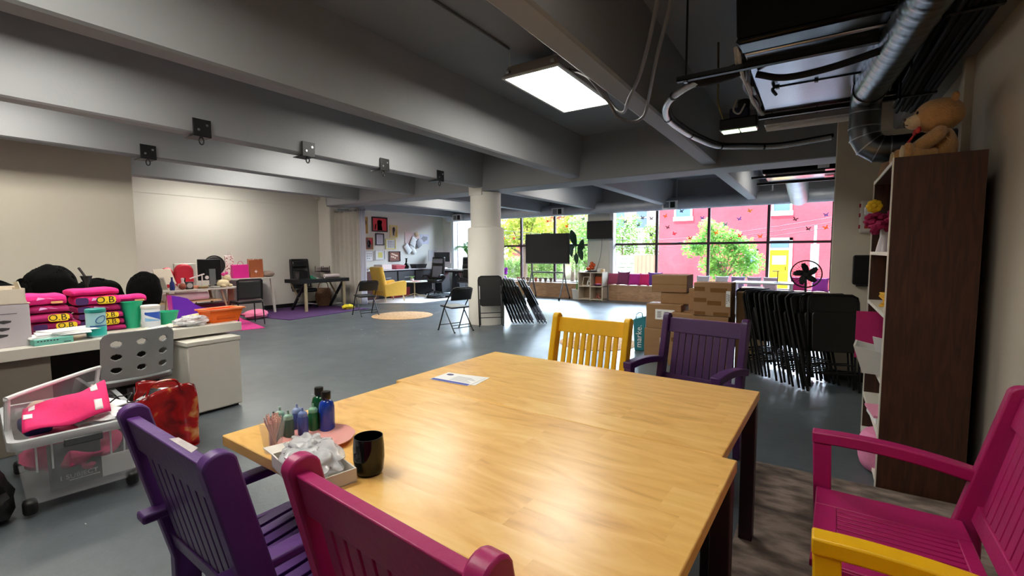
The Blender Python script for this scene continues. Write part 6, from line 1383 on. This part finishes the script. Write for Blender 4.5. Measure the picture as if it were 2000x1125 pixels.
def giftbag(name, label, y, w, h, d, m, hm, x=-10.95):
    t = thing(name, label, 'gift bag', (x, y, ST), R(-6)); MB().hexa([(-d/2, -w/2, 0), (d/2, -w/2, 0), (d/2, w/2, 0), (-d/2, w/2, 0)], [(-d*.3, -w*.5, h), (d*.3, -w*.52, h*.94), (d*.3, w*.52, h), (-d*.3, w*.5, h*.97)]).build('bag', m, t, bevel=.004)
    MB().tube(smoothpath([(d*.3, -w*.2, h*.95), (d*.35, -w*.1, h+.06), (d*.35, w*.1, h+.06), (d*.3, w*.2, h*.95)], 4), .005, 6).build('handle', hm, t); return t
giftbag('gift_bag', 'magenta gift bag on the white side table', 5.37, .33, .31, .18, mat('magenta_paper', (206, 30, 132), .45, var=.05), mat('magenta_paper', (206, 30, 132)))
t = giftbag('gift_bag', 'shiny copper gift bag on the white side table', 5.72, .29, .43, .2, mat('copper_foil', (196, 112, 76), .22, .6, var=.12, scale=6), whp)
MB().prism([(0, .04), (.012, .012), (.04, .0), (.012, -.012), (0, -.04), (-.012, -.012), (-.04, 0), (-.012, .012)], frame((.095, -.02, .14), (0, 1, 0), (0, 0, 1)), .002).build('star_print', whp, t)
giftbag('gift_bag', 'white floral gift bag standing behind the magenta one', 5.27, .17, .52, .1, ramp_mat('floral_paper', [(.42, (236, 226, 220)), (.55, (232, 220, 216)), (.6, (200, 90, 100)), (.66, (140, 70, 60))], noise_fac(26, 2), .5), whp, -11.2)
simple('folded_blanket', 'folded grey blanket at the far end of the side table', 'blanket', MB().ell((0, 0, .07), (.14, .14, .075), 18, 12, .15, 4), mat('grey_brown_cloth', (138, 118, 110), .9, var=.08), (-10.92, 6.0, ST), 0, 'blanket')
# black mesh visitor chair
t = thing('mesh_chair', 'black mesh backed chair between the trestle table and the pink rug', 'chair', (-9.42, 4.72, 0), R(82))
mm_ = bpy.data.materials.new('black_mesh'); mm_.use_nodes = True; MATS['black_mesh'] = mm_
n = mm_.node_tree.nodes; b = n['Principled BSDF']; b.inputs['Base Color'].default_value = (.012, .012, .014, 1); b.inputs['Alpha'].default_value = .88; b.inputs['Roughness'].default_value = .6
MB().grid(lambda u, v: Vector(((u-.5)*.44, -.24-.03*v+.04*(2*u-1)**2, .52+.36*v)), 12, 8).build('backrest', mm_, t, solid=.008)
MB().tube([(-.22, -.205, .50), (-.225, -.235, .88), (-.19, -.255, .905), (.19, -.255, .905), (.225, -.235, .88), (.22, -.205, .50)], .013, 8).build('back_frame', fold_m, t)
m = MB(); m.prism(rrect(.48, .46, .07), Matrix.Translation((0, .02, .43)), .05); m.build('seat', fold_v, t, bevel=.012)
for sx in (-1, 1):
    for y0, y1 in ((-.24, -.22), (.25, .22)): MB().tube([(sx*.235, y0, 0), (sx*.22, y1, .44)], .012, 8).build('leg', fold_m, t)
    MB().tube([(sx*.22, .22, .43), (sx*.22, -.21, .44)], .011, 8).build('side_rail', fold_m, t)
t = simple('floor_cushion', 'pink shaped cushion on the floor under the mesh chair', 'cushion', MB().ell((0, 0, .09), (.2, .3, .09), 22, 12, .3, 19), mat('dusty_pink_plush', (226, 120, 156), .9, var=.06), (-10.1, 5.25, .012), R(20), 'cushion')
m = MB(); m.box((-.45, -.62, 0), (.45, .62, .012))
pr = mat('pink_shag', (214, 60, 140), .95, var=.22, scale=12, bump=.6, bscale=150)
tag(MB().box((-1.0, -.75, 0), (.95, .70, .012)).build('pink_rug', pr, loc=(-9.75, 4.20, 0), rz=R(-14), smooth=0), 'bright pink rug sticking out beyond the long desk', 'rug')
pur = mat('purple_shag', (72, 36, 88), .95, var=.25, scale=9, bump=.6, bscale=120)
tag(MB().box((-2.0, -1.12, 0), (.05, 1.12, .012)).build('purple_rug', pur, loc=(-9.35, 6.58, 0), rz=R(5), smooth=0), 'dark purple rug under the black desk by the side wall', 'rug')
# executive desk and chair
blk_g = mat('black_lacquer', (20, 20, 22), .28, var=.03); brass = mat('brushed_champagne', (196, 178, 140), .35, .7, var=.06)
t = thing('writing_desk', 'black writing desk with crossed legs on the purple rug', 'desk', (-10.42, 6.98, 0), R(-2))
MB().box((-.36, -.66, .69), (.36, .66, .78)).build('desktop', blk_g, t, bevel=.004)
for y in (-.52, .52):
    MB().bar((.32, y, .012), (.32, y, .69), .07, .035, (1, 0, 0)).build('front_leg', brass, t, bevel=.003)
    MB().bar((-.32, y, .012), (.28, y, .69), .05, .05, (0, 1, 0)).build('diagonal_leg', blk_g, t, bevel=.003); MB().bar((-.32, y, .69), (.0, y, .33), .03, .03, (0, 1, 0)).build('brace', brass, t)
def exec_chair(label, x, y, rz, light=None, arms=True):
    t = thing('executive_chair', label, 'chair', (x, y, .0), rz)
    lm = mat('black_leather', (24, 24, 27), .32, var=.05, bump=.15, bscale=30)
    def bk(u, v): return Vector(((u-.5)*(.50-.05*v), -.20-.16*v+.05*(2*u-1)**2-.03*math.sin(v*PI), .50+.76*v))
    MB().grid(bk, 10, 14).build('backrest', lm, t, solid=.09, bevel=.02)
    def hp(u, v): return Vector(((u-.5)*.38, -.20-.16*(.74+.2*v)+.06+.02*math.sin(PI*v), .50+.76*(.72+.2*v)))
    MB().grid(hp, 8, 5).build('headrest', light or lm, t, solid=.06, bevel=.02)
    def lp(u, v): return Vector(((u-.5)*.36, -.20-.16*(.1+.5*v)+.055, .50+.76*(.1+.5*v)))
    MB().grid(lp, 8, 5).build('back_cushion', light or lm, t, solid=.05, bevel=.02)
    m = MB(); m.prism(rrect(.52, .50, .09), Matrix.Translation((0, .05, .42)), .10); m.build('seat', lm, t, bevel=.03)
    if arms:
        for sx in (-1, 1): MB().tube(smoothpath([(sx*.24, -.16, .48), (sx*.31, -.17, .60), (sx*.31, -.05, .66), (sx*.31, .14, .66), (sx*.29, .2, .62)], 5), .028, 8).build('armrest', lm, t)
    MB().cyl((0, 0, .1), (0, 0, .42), .03, n=14).build('gas_lift', galv, t)
    for k in range(5):
        a = R(k*72+10); MB().tube([(0, 0, .12), (.30*math.cos(a), .30*math.sin(a), .085)], [.03, .02], 8).build('base_arm', galv if light is None else black_m, t)
        MB().ell((.30*math.cos(a), .30*math.sin(a), .035), (.03, .03, .035), 10, 8).build('caster', black_m, t)
    return t
exec_chair('black leather executive chair behind the crossed-leg black desk', -11.02, 6.98, R(-105), arms=False)
BD = .781
t = simple('travel_mug', 'dark travel mug on the black writing desk', 'mug', MB().lathe([(0, 0), (.035, 0), (.045, .15), (0, .15)], n=16), mat('smoke_mug', (70, 66, 66), .3, var=.05), (-10.45, 6.46, BD)); MB().lathe([(.047, .148), (.049, .155), (.045, .19), (0, .19)], n=16).build('lid', black_m, t)
t = simple('tape_dispenser', 'green tape dispenser on the black writing desk', 'dispenser', MB().prism([(-.08, 0), (.08, 0), (.06, .02), (.0, .05), (-.06, .09), (-.09, .09)], frame((.02, 0, 0), (0, 1, 0), (0, 0, 1)), .04), mat('green_dispenser', (30, 120, 84), .4, var=.04), (-10.3, 6.76, BD), R(10)); MB().box((-.02, .06, 0), (.03, .16, .02)).build('white_slip', whp, t)
t = simple('paper_roll', 'white paper roll lying on the black writing desk', 'roll', MB().cyl((0, -.2, .05), (0, .2, .05), .05, n=18), whp, (-10.3, 7.30, BD), R(-5), 'roll'); MB().cyl((0, -.202, .05), (0, -.195, .05), .015, n=10).build('core_hole', black_m, t)
wick = ramp_mat('wicker', [(.3, (78, 54, 40)), (.55, (134, 98, 70)), (.8, (170, 130, 96))], noise_fac(38, 3, (1, 1, 2)), .8, bump=.6)
t = thing('wicker_basket', 'brown wicker basket on the floor behind the black writing desk', 'basket', (-11.02, 7.53, 0.013)); MB().lathe([(0, 0), (.17, 0), (.21, .25), (.17, .46), (.16, .46), (.195, .25), (.15, .02), (0, .02)], n=24).build('basket', wick, t); MB().tube(smoothpath([(0, -.16, .44), (.02, -.1, .6), (.02, .1, .6), (0, .16, .44)], 5), .012, 8).build('handle', wick, t)
for k in range(4): tag(MB().box((-.12, -.1, 0), (.12, .1, .018)).build('magazine', mat(('mag_dark', 'mag_mauve')[k % 2], ((60, 52, 58), (150, 128, 138))[k % 2], .5, var=.1), loc=(-11.18, 7.64, .92+k*.03), rz=R(k*5)), 'magazine in the wall rack behind the executive chair, %s from below' % ('first', 'second', 'third', 'fourth')[k], 'magazine', 'magazines behind the executive chair')
t = thing('magazine_rack', 'dark wire rack holding magazines behind the executive chair', 'rack', (-11.18, 7.64, .0))
for sx in (-.14, .14):
    for y in (-.12, .12): MB().cyl((sx, y, .9), (sx, y, 1.06), .008).build('post', black_m, t)
for k in range(4): m = MB(); m.box((-.15, -.13, .907+k*.03), (.15, .13, .917+k*.03)) if False else None
MB().box((-.15, -.13, .905), (.15, .139, .918)).build('shelf', black_m, t)
simple('yellow_cloth', 'yellow cloth dropped on the purple rug beside the desk leg', 'cloth', MB().ell((0, 0, .05), (.11, .15, .06), 20, 12, .5, 31, 6), mat('yellow_cloth_m', (226, 206, 50), .85, var=.08), (-9.75, 7.35, .012), 0, 'cloth')
# curtain
cur = mat('cream_curtain', (212, 206, 196), .9, var=.04, bump=.1, bscale=40, sheen=.2, thin=.3); curw = mat('white_curtain', (232, 232, 240), .85, var=.02, thin=.4)
t = thing('curtain', 'long cream curtain hanging on a rod at the end of the purple rug', 'curtain', (-10.4, 7.95, 0))
def cf(u, v): 
    fl = 1+.35*(1-v); x = -.68+1.10*u; return Vector((x, .034*math.sin(u*2*PI*6+.8*math.sin(u*7))*(.7+.6*(1-v))+.014*math.sin(u*27+v*3), .06+2.53*v))
MB().grid(cf, 150, 16).build('drape', cur, t, solid=.004, smooth=80)
def cf2(u, v): x = .42+.20*u; return Vector((x, .04*math.sin(u*2*PI*2.5), .06+2.53*v))
MB().grid(cf2, 40, 12).build('white_drape', curw, t, solid=.004, smooth=80)
for k in range(8): MB().tube([(-.62+.145*k, .06*math.cos(R(q*30))*.0+(.062 if k % 2 else -.062), 2.52) if False else (-.62+.145*k+.022*math.cos(R(q*30)), -.075, 2.515+.022*math.sin(R(q*30))) for q in range(12)], .006, 6, True).build('grommet', galv, t)
MB().tube([(-.75, 0, 2.52), (.7, 0, 2.52)], .016, 10).build('rod', galv, t); MB().box((-.02, -.35, 2.51), (.02, .02, 2.56)).build('bracket', galv, t)
# round jute rugs
jute = bpy.data.materials.new('jute_spiral'); jute.use_nodes = True; MATS['jute_spiral'] = jute
n = jute.node_tree.nodes; l = jute.node_tree.links; b = n['Principled BSDF']
tcn = n.new('ShaderNodeTexCoord'); ln = n.new('ShaderNodeVectorMath'); ln.operation = 'LENGTH'; l.new(tcn.outputs['Object'], ln.inputs[0])
sn = math_node(n, l, 'SINE', math_node(n, l, 'MULTIPLY', ln.outputs['Value'], 150)); nz_ = noise_fac(26, 4)(n, l, tcn)
fa = math_node(n, l, 'ADD', math_node(n, l, 'MULTIPLY', sn, .14), nz_)
rp = n.new('ShaderNodeValToRGB'); rp.color_ramp.elements[0].position = .3; rp.color_ramp.elements[0].color = rgb((176, 134, 92)); rp.color_ramp.elements[1].position = .75; rp.color_ramp.elements[1].color = rgb((222, 186, 140))
l.new(fa, rp.inputs[0]); l.new(rp.outputs[0], b.inputs['Base Color']); b.inputs['Roughness'].default_value = .9
bp = n.new('ShaderNodeBump'); bp.inputs['Strength'].default_value = .5; bp.inputs['Distance'].default_value = .01; l.new(fa, bp.inputs['Height']); l.new(bp.outputs[0], b.inputs['Normal'])
tag(MB().lathe([(0, .012), (.66, .012), (.675, .006), (.67, 0)], n=64).build('jute_rug', jute, loc=(-7.70, 7.24, 0)), 'round jute rug on the floor between the two open folding chairs', 'rug')
tag(MB().lathe([(0, .012), (.58, .012), (.595, .006), (.59, 0)], n=64).build('jute_rug', jute, loc=(-2.76, 6.62, 0)), 'round jute rug seen through the back of the yellow chair', 'rug')

# paint flecks on the floor
r_ = random.Random(77); m = MB()
for k in range(46):
    cx, cy = (-6.6+r_.gauss(0, .7), 5.6+r_.gauss(0, .6)) if k < 30 else (r_.uniform(-5, -2.2), r_.uniform(.6, 4.5))
    s_ = r_.uniform(.006, .022) if k < 30 else r_.uniform(.004, .012); a = r_.uniform(0, PI); e = r_.uniform(.25, .7)
    m.add([(cx+s_*(math.cos(a+q*PI/3)+.3*r_.random())*(1 if q % 3 else 1.4), cy+s_*e*math.sin(a+q*PI/3), .0012) for q in range(6)], [tuple(range(6))])
tag(m.build('paint_flecks', mat('pale_fleck', (190, 196, 198), .8, var=.05), smooth=0), 'pale paint flecks scattered on the grey floor', 'paint flecks', None, 'stuff')
# ================================================================== OFFICE CORNER BEYOND THE CURTAIN
tag(MB().prism([(0, 0), (1.25, .75), (1.35, 2.6), (.1, 3.9), (-.95, 3.9), (-.95, .2)], Matrix.Translation((-10.42, 8.55, 0)), .010).build('white_rug', mat('white_hide', (216, 214, 218), .9, var=.08, scale=4, bump=.3, bscale=90), smooth=0), 'white rug under the coffee table and office chair', 'rug')
ych = mat('mustard_fabric', (226, 176, 66), .85, var=.05, bump=.15, bscale=90, sheen=.2)
t = thing('armchair', 'mustard yellow upholstered armchair beside the cream curtain', 'armchair', (-10.33, 9.22, .011), R(-12))
def abk(u, v): return Vector(((u-.5)*.60, -.26-.15*v, .30+.70*v))
MB().grid(abk, 8, 8).build('backrest', ych, t, solid=.14, bevel=.04)
for sx in (-1, 1):
    MB().prism([(-.34, .16), (.34, .18), (.36, .56), (.30, .60), (.0, .57), (-.2, .52), (-.36, .50)], frame((sx*.32-.05, 0, 0), (0, 1, 0), (0, 0, 1)), .10).build('armrest', ych, t, bevel=.02)
    for y in (-.28, .28): MB().cyl((sx*.28, y, .17), (sx*.31, y*1.1, 0), .024, .014, n=10).build('leg', mat('pale_wood_leg', (206, 180, 146), .5, var=.05), t)
m = MB(); m.box((-.27, -.28, .17), (.27, .33, .32)); m.build('base', ych, t, bevel=.02); m = MB(); m.box((-.265, -.22, .32), (.265, .35, .43)); m.build('seat_cushion', ych, t, bevel=.035)
t = thing('coffee_table', 'small white topped coffee table with a crossed metal base', 'table', (-10.55, 10.45, .011), R(10))
m = MB(); m.prism([(.42, .1), (.2, .42), (-.3, .38), (-.44, -.05), (-.2, -.4), (.26, -.36)], Matrix.Translation((0, 0, .48)), .03); m.build('tabletop', wlam, t, bevel=.004)
MB().cyl((0, 0, .03), (0, 0, .48), .022, n=12).build('pole', brass, t)
for k in range(4):
    a = R(k*90+30); MB().tube([(0, 0, .12), (.34*math.cos(a), .34*math.sin(a), .012)], .014, 8).build('foot', brass, t)
CT = .011+.511
t = thing('succulent', 'small green potted plant on the coffee table', 'plant', (-10.6, 10.4, CT)); MB().lathe([(0, 0), (.05, 0), (.06, .07), (0, .07)], n=14).build('pot', whp, t)
for k in range(9): a = k*.7; MB().tube([(0, 0, .06), (.04*math.cos(a), .04*math.sin(a), .13), (.1*math.cos(a), .1*math.sin(a), .15)], [.014, .014, .002], 6).build('leaf', mat('succulent_green', (130, 170, 90), .5, var=.1), t)
for k in range(3): tag(MB().box((-.1, -.13, 0), (.1, .13, .012)).build('magazine', (papm, mat('mag_pink', (222, 150, 150), .5, var=.06), papm)[k], loc=(-10.4+.05*k, 10.62-.33*k, CT+.0005), rz=R(20*k)), '%s magazine lying on the coffee table' % ('white', 'pink', 'second white')[k], 'magazine', 'magazines on the coffee table')
shiny = mat('glossy_grey_leather', (126, 126, 136), .25, var=.06, bump=.1)
exec_chair('black office chair with a shiny grey back panel on the white rug', -10.55, 11.35, R(192), shiny)
tag(MB().ell((0, 0, .05), (.36, .5, .055), 26, 12, .35, 33).build('black_bag', mat('black_quilt', (26, 26, 28), .5, var=.2), loc=(-9.85, 10.85, .012), rz=R(10)), 'flat black bag lying on the white rug in front of the office chair', 'bag')
# credenza along the wall
t = thing('credenza', 'long dark credenza below the framed pictures', 'cabinet', (-11.28, 8.45, 0))
MB().box((-.2, 0, .0), (.28, .95, .86)).build('red_brown_cabinet', mat('mahogany', (86, 48, 48), .4, var=.1), t, bevel=.004); MB().box((-.2, .95, .02), (.26, 3.3, .84)).build('black_cabinet', blk_g, t, bevel=.004)
MB().box((-.2, -.01, .86), (.30, 3.32, .89)).build('top', mat('grey_white_top', (196, 192, 196), .4, var=.04), t, bevel=.003)
for k in range(3): d_ = MB().box((.26, 1.0+k*.76, .45), (.275, 1.7+k*.76, .82)).build('drawer', mat('grey_drawer', (66, 66, 70), .4, var=.05), t, bevel=.003); MB().box((.275, 1.25+k*.76, .62), (.29, 1.45+k*.76, .64)).build('handle', galv, d_)
for k in range(3): d_ = MB().box((.26, 1.0+k*.76, .06), (.275, 1.7+k*.76, .42)).build('door', blk_g, t, bevel=.003)
CZ = .892
simple('printer', 'white printer on the dark credenza behind the armchair', 'printer', MB().box((-.18, -.2, 0), (.2, .2, .16)), whp, (-11.2, 9.75, CZ), 0, bevel=.02)
simple('file_tray', 'pink file tray on the dark credenza', 'tray', MB().hexa([(-.14, -.16, 0), (.14, -.16, 0), (.14, .16, 0), (-.14, .16, 0)], [(-.17, -.2, .15), (.18, -.2, .12), (.18, .2, .12), (-.17, .2, .15)]), mat('dusty_pink_plastic', (196, 90, 104), .4, var=.06), (-11.15, 10.3, CZ), 0, bevel=.006)
simple('vase', 'black bottle shaped vase on the dark credenza', 'vase', MB().lathe([(0, 0), (.07, 0), (.08, .12), (.03, .2), (.025, .3), (.05, .34), (0, .34)], n=16), gloss_blk, (-11.2, 10.75, CZ))
simple('red_tray', 'red tray leaning low against the dark credenza drawers', 'tray', MB().box((-.02, -.4, 0), (.02, .4, .3)), mat('deep_red_card', (150, 36, 44), .5, var=.06), (-10.93, 10.2, .012), 0, 'tray')
t = thing('wire_basket', 'grey wire basket at the far end of the dark credenza', 'basket', (-11.2, 11.3, CZ)); MB().hexa([(-.12, -.22, 0), (.12, -.22, 0), (.12, .22, 0), (-.12, .22, 0)], [(-.15, -.26, .14), (.15, -.26, .14), (.15, .26, .14), (-.15, .26, .14)]).build('basket', mat('dark_grey_plastic', (40, 40, 42)), t)
for k in range(4): tag(MB().box((-.12, -.15, 0), (.12, .15, .02)).build('paper_stack', papm, loc=(-11.15, 8.65+k*.25, CZ), rz=R(k*9)), 'white paper pile on the credenza, %s from the curtain' % ('first', 'second', 'third', 'fourth')[k], 'papers', 'paper piles on the credenza')
# black desk with tapered pedestals and the white monitor
t = thing('office_desk', 'black desk with tapered block legs by the window corner', 'desk', (-10.55, 12.25, .011))
MB().box((-.72, -.32, .78), (.72, .34, .83)).build('desktop', mat('desk_white_top', (196, 196, 200), .35, var=.03), t, bevel=.004); MB().box((-.70, -.31, .73), (.70, .33, .78)).build('apron', blk_g, t)
for x in (-.45, .35): MB().hexa([(x-.2, -.22, 0), (x+.2, -.22, 0), (x+.2, .22, 0), (x-.2, .22, 0)], [(x-.13, -.22, .73), (x+.13, -.22, .73), (x+.13, .22, .73), (x-.13, .22, .73)]).build('pedestal', mat('charcoal_laminate', (44, 45, 48), .4, var=.04), t, bevel=.004)
t = thing('monitor', 'white framed desktop computer on the black desk by the window corner', 'monitor', (-10.98, 12.25, .842), R(5))
MB().box((-.36, -.02, .20), (.36, .02, .60)).build('housing', whp, t, bevel=.01); MB().box((-.33, -.023, .25), (.33, -.019, .58)).build('screen', scr, t, smooth=0); MB().box((-.1, -.01, .05), (.1, .02, .22)).build('stand', galv, t); MB().box((-.14, -.12, 0), (.14, .1, .05)).build('base', whp, t, bevel=.004)
for k in range(5): tag(MB().box((-.12, -.09, 0), (.12, .09, .012+.004*k)).build('paper_stack', papm, loc=(-10.6+.2*k-.15*(k % 2), 12.1+.05*(k % 2), .842), rz=R(k*17-20)), 'scattered white paper pile on the black corner desk, %s from the computer' % ('first', 'second', 'third', 'fourth', 'fifth')[k], 'papers', 'papers on the corner desk')
exec_chair('second black office chair tucked against the corner desk behind the round pillar', -9.62, 11.9, R(200))
# palm
t = thing('potted_palm', 'green palm in a pot between the corner desk and the round pillar', 'plant', (-10.25, 12.75, 0))
MB().lathe([(0, 0), (.13, 0), (.17, .32), (.15, .32), (.13, .28), (0, .28)], n=18).build('pot', whp, t); MB().tube([(0, 0, .28), (.03, 0, .9), (.0, 0, 1.35)], [.03, .02, .015], 8).build('trunk', stemm, t)
pg = ramp_mat('palm_leaf', [(.3, (60, 120, 40)), (.6, (110, 176, 70)), (.8, (160, 210, 100))], noise_fac(5), .5)
r_ = random.Random(8)
for k in range(11):
    a = k*2.4; ln_ = r_.uniform(.4, .62); up_ = r_.uniform(.15, .5); m = MB()
    P = smoothpath([(0, 0, 1.33), (ln_*.5*math.cos(a), ln_*.4*math.sin(a)*.5, 1.33+up_), (ln_*math.cos(a), ln_*.5*math.sin(a), 1.33+up_*.75-.05)], 9)
    m.tube(P, .006, 5)
    for i in range(3, len(P)-1):
        d = (P[i+1]-P[i-1]).normalized(); s_ = d.cross(Vector((0, 0, 1))).normalized()
        for sg in (-1, 1):
            tip = P[i]+(s_*sg*.16+d*.12)-Vector((0, 0, .03)); m.add([P[i]-d*.012, P[i]+d*.012, tip], [(0, 1, 2)])
    m.build('frond', pg, t, smooth=0)
# pictures on the wall
def frame_pic(label, y0, y1, z0, z1, fcol, fn_, art, fw=.022, mount=None):
    t = thing('picture_frame', label, 'picture', (-11.5, (y0+y1)/2, (z0+z1)/2), 0, 'framed pictures on the white wall'); w, h = (y1-y0)/2, (z1-z0)/2
    fm = mat(fn_, fcol, .45, var=.04); m = MB()
    for a, b_ in (((0, -w, -h), (.025, -w+fw, h)), ((0, w-fw, -h), (.025, w, h)), ((0, -w+fw, -h), (.025, w-fw, -h+fw)), ((0, -w+fw, h-fw), (.025, w-fw, h))): m.box(a, b_)
    m.build('frame', fm, t, smooth=0)
    MB().box((.002, -w+fw, -h+fw), (.010, w-fw, h-fw)).build('backing', mount or papm, t, smooth=0)
    for nm, pm, shapes in art:
        m = MB()
        for s_ in shapes: m.prism([(p[0]*w*.9, p[1]*h*.9) for p in s_], frame((.0105, 0, 0), (0, 1, 0), (0, 0, 1)), .001)
        m.build(nm, pm, t, smooth=0)
def blob(cx, cy, rx, ry, n_=14, w_=.0, s_=0): return [(cx+rx*math.cos(R(360*k/n_))*(1+w_*math.sin(k*2.3+s_)), cy+ry*math.sin(R(360*k/n_))*(1+w_*math.sin(k*1.7+s_))) for k in range(n_)]
P_red = mat('art_red', (206, 40, 54), .5, var=.05); P_blk = mat('art_black', (30, 26, 30), .6, var=.05); P_wht = mat('art_white', (230, 220, 214), .6, var=.04); P_gld = mat('art_ochre', (206, 160, 80), .6, var=.1); P_gry = mat('art_grey', (140, 140, 146), .6, var=.08); P_yel = mat('art_yellow', (212, 206, 110), .6, var=.06); P_brn = mat('art_brown', (128, 70, 50), .6, var=.06); P_pnk = mat('art_pink', (224, 160, 160), .6, var=.05)
full = [[(-1, -1), (1, -1), (1, 1), (-1, 1)]]
frame_pic('large black framed red and white graphic print, highest on the wall', 9.62, 10.24, 2.07, 2.53, (24, 18, 20), 'frame_black', [('background', P_red, full), ('figure', P_blk, [blob(0, .3, .36, .4, 14, .1), [(-.3, -.9), (.4, -.9), (.3, -.1), (-.25, -.1)]]), ('white_shapes', P_wht, [[(-.75, -.8), (-.55, -.7), (-.45, .05), (-.6, .0)], [(-.35, -.75), (-.1, -.75), (-.1, .05), (-.35, .05)], [(.0, -.7), (.45, -.75), (.2, -.3), (.05, -.1)]])], .04, P_red)
frame_pic('narrow ochre and black picture partly hidden by the curtain', 9.25, 9.46, 2.0, 2.51, (206, 176, 130), 'frame_tan', [('background', P_gld, full), ('dark_shape', P_blk, [blob(0, .35, .7, .4, 12, .2)]), ('pale_shape', P_wht, [blob(0, -.6, .6, .3, 10, .2)])], .014, P_gld)
frame_pic('pale yellow framed print of a dark animal', 10.34, 10.66, 1.9, 2.3, (226, 214, 130), 'frame_pale_yellow', [('animal', P_blk, [[(-.2, -.7), (.1, -.75), (.2, -.2), (.45, .3), (.3, .75), (-.1, .8), (-.35, .5), (-.3, 0)]]), ('ochre_patch', P_gld, [[(.3, -.9), (.85, -.9), (.85, .4), (.5, -.2)]])], .03, mat('art_cream', (206, 192, 160), .6, var=.05))
frame_pic('portrait print with a red background below the ochre picture', 9.33, 9.65, 1.51, 1.89, (190, 160, 120), 'frame_tan', [('background', P_red, [[(.1, -.2), (.9, -.2), (.9, .9), (.1, .9)]]), ('figure', P_blk, [blob(0, -.1, .55, .75, 14, .15)]), ('face', P_wht, [blob(-.02, .5, .22, .28), blob(.1, -.45, .4, .2, 12, .2)])], .014, P_brn)
frame_pic('black framed typed document', 9.75, 10.09, 1.65, 2.02, (24, 20, 26), 'frame_black', [('text_lines', P_gry, [[(-.5, .75-k*.2), (.5-.2*(k % 2), .75-k*.2), (.5-.2*(k % 2), .70-k*.2), (-.5, .70-k*.2)] for k in range(8)])], .03, mat('art_lavender', (206, 204, 220), .6, var=.02))
frame_pic('pale yellow framed grid of small grey lines', 10.15, 10.58, 1.53, 1.86, (230, 220, 120), 'frame_pale_yellow', [('grid_lines', P_gry, [[(-.7, .6-k*.3), (.7, .6-k*.3), (.7, .5-k*.3), (-.7, .5-k*.3)] for k in range(5)]+[[(-.6+k*.4, -.8), (-.5+k*.4, -.8), (-.5+k*.4, .8), (-.6+k*.4, .8)] for k in range(4)])], .03)
frame_pic('white framed sketch of grey marks, lowest beside the curtain', 9.32, 9.67, 1.16, 1.47, (214, 212, 214), 'frame_white', [('marks', P_gry, [blob(-.5+.45*(k % 3), .5-.5*(k//3), .16, .12, 9, .3, k) for k in range(8)])], .014)
frame_pic('white framed yellow square print', 9.72, 10.11, 1.19, 1.49, (220, 216, 208), 'frame_white', [('yellow_square', P_yel, [[(-.45, -.6), (.5, -.6), (.5, .65), (-.45, .65)]])], .02)
frame_pic('dark framed brown print with pale round flowers, lowest of the group', 10.28, 10.76, 1.13, 1.46, (50, 26, 26), 'frame_dark_red', [('flowers', mat('art_peach', (236, 206, 176), .6, var=.1), [blob(-.5+.32*(k % 4)*1.0-.1*(k//4), .55-.3*(k//2) % 1.1-.1*(k % 2), .16, .2, 9, .2, k) for k in range(7)])], .022, P_brn)
tag(MB().box((0, -.32, -.22), (.012, .32, .22)).build('pink_board', mat('pale_pink_board', (222, 196, 192), .7, var=.03), loc=(-11.5, 11.31, 1.88), smooth=0), 'pale pink pin board on the white wall', 'board')
t = thing('sketch_sheet', 'pale sheet with faint line sketches beside the pink pin board', 'paper', (-11.5, 11.92, 1.88)); MB().box((0, -.22, -.17), (.006, .22, .17)).build('sheet', mat('art_lavender', (206, 204, 220)), t, smooth=0); MB().prism(blob(.0, .02, .14, .1, 12, .3), frame((.0062, 0, 0), (0, 1, 0), (0, 0, 1)), .0006).build('sketch', P_gry, t, smooth=0)
def pinned(label, y, z, w, h, rot, m=papm, bow=.015):
    def f(u, v):
        a, c = (u-.5)*w, (v-.5)*h; return Vector((.022+bow*math.sin(u*PI)+.015*(1-v), a*math.cos(rot)-c*math.sin(rot), a*math.sin(rot)+c*math.cos(rot)))
    tag(MB().grid(f, 8, 8).build('pinned_sheet', m, loc=(-11.5, y, z), solid=.003), label, 'paper', 'loose sheets pinned to the wall')
pinned('white sheet hanging lowest from the pin board', 11.08, 1.55, .22, .34, R(38)); pinned('second white sheet curling off the pin board, next to the lowest', 11.32, 1.53, .16, .36, R(36)); pinned('white sheet tilted across the middle of the pin board', 11.35, 1.78, .26, .32, R(-28))
pinned('grey printed sheet pinned askew over the pin board corner', 11.60, 1.73, .24, .26, R(34), P_gry); pinned('tan scrap pinned at the top of the pin board', 11.52, 2.04, .16, .14, R(20), mat('tan_card', (206, 180, 140)))
t = thing('outline_frame', 'thin clear frame on the white wall beside the computer', 'frame', (-11.5, 12.32, 1.3)); m = MB()
for a, b_ in (((0, -.2, -.2), (.01, -.19, .2)), ((0, .19, -.2), (.01, .2, .2)), ((0, -.2, .19), (.01, .2, .2)), ((0, -.2, -.2), (.01, .2, -.19))): m.box(a, b_)
m.build('frame', mat('frame_white', (214, 212, 214)), t, smooth=0); MB().box((.0, -.19, -.19), (.004, .19, .19)).build('panel', mat('pale_grey_panel', (206, 208, 212), .5, var=.02), t, smooth=0)
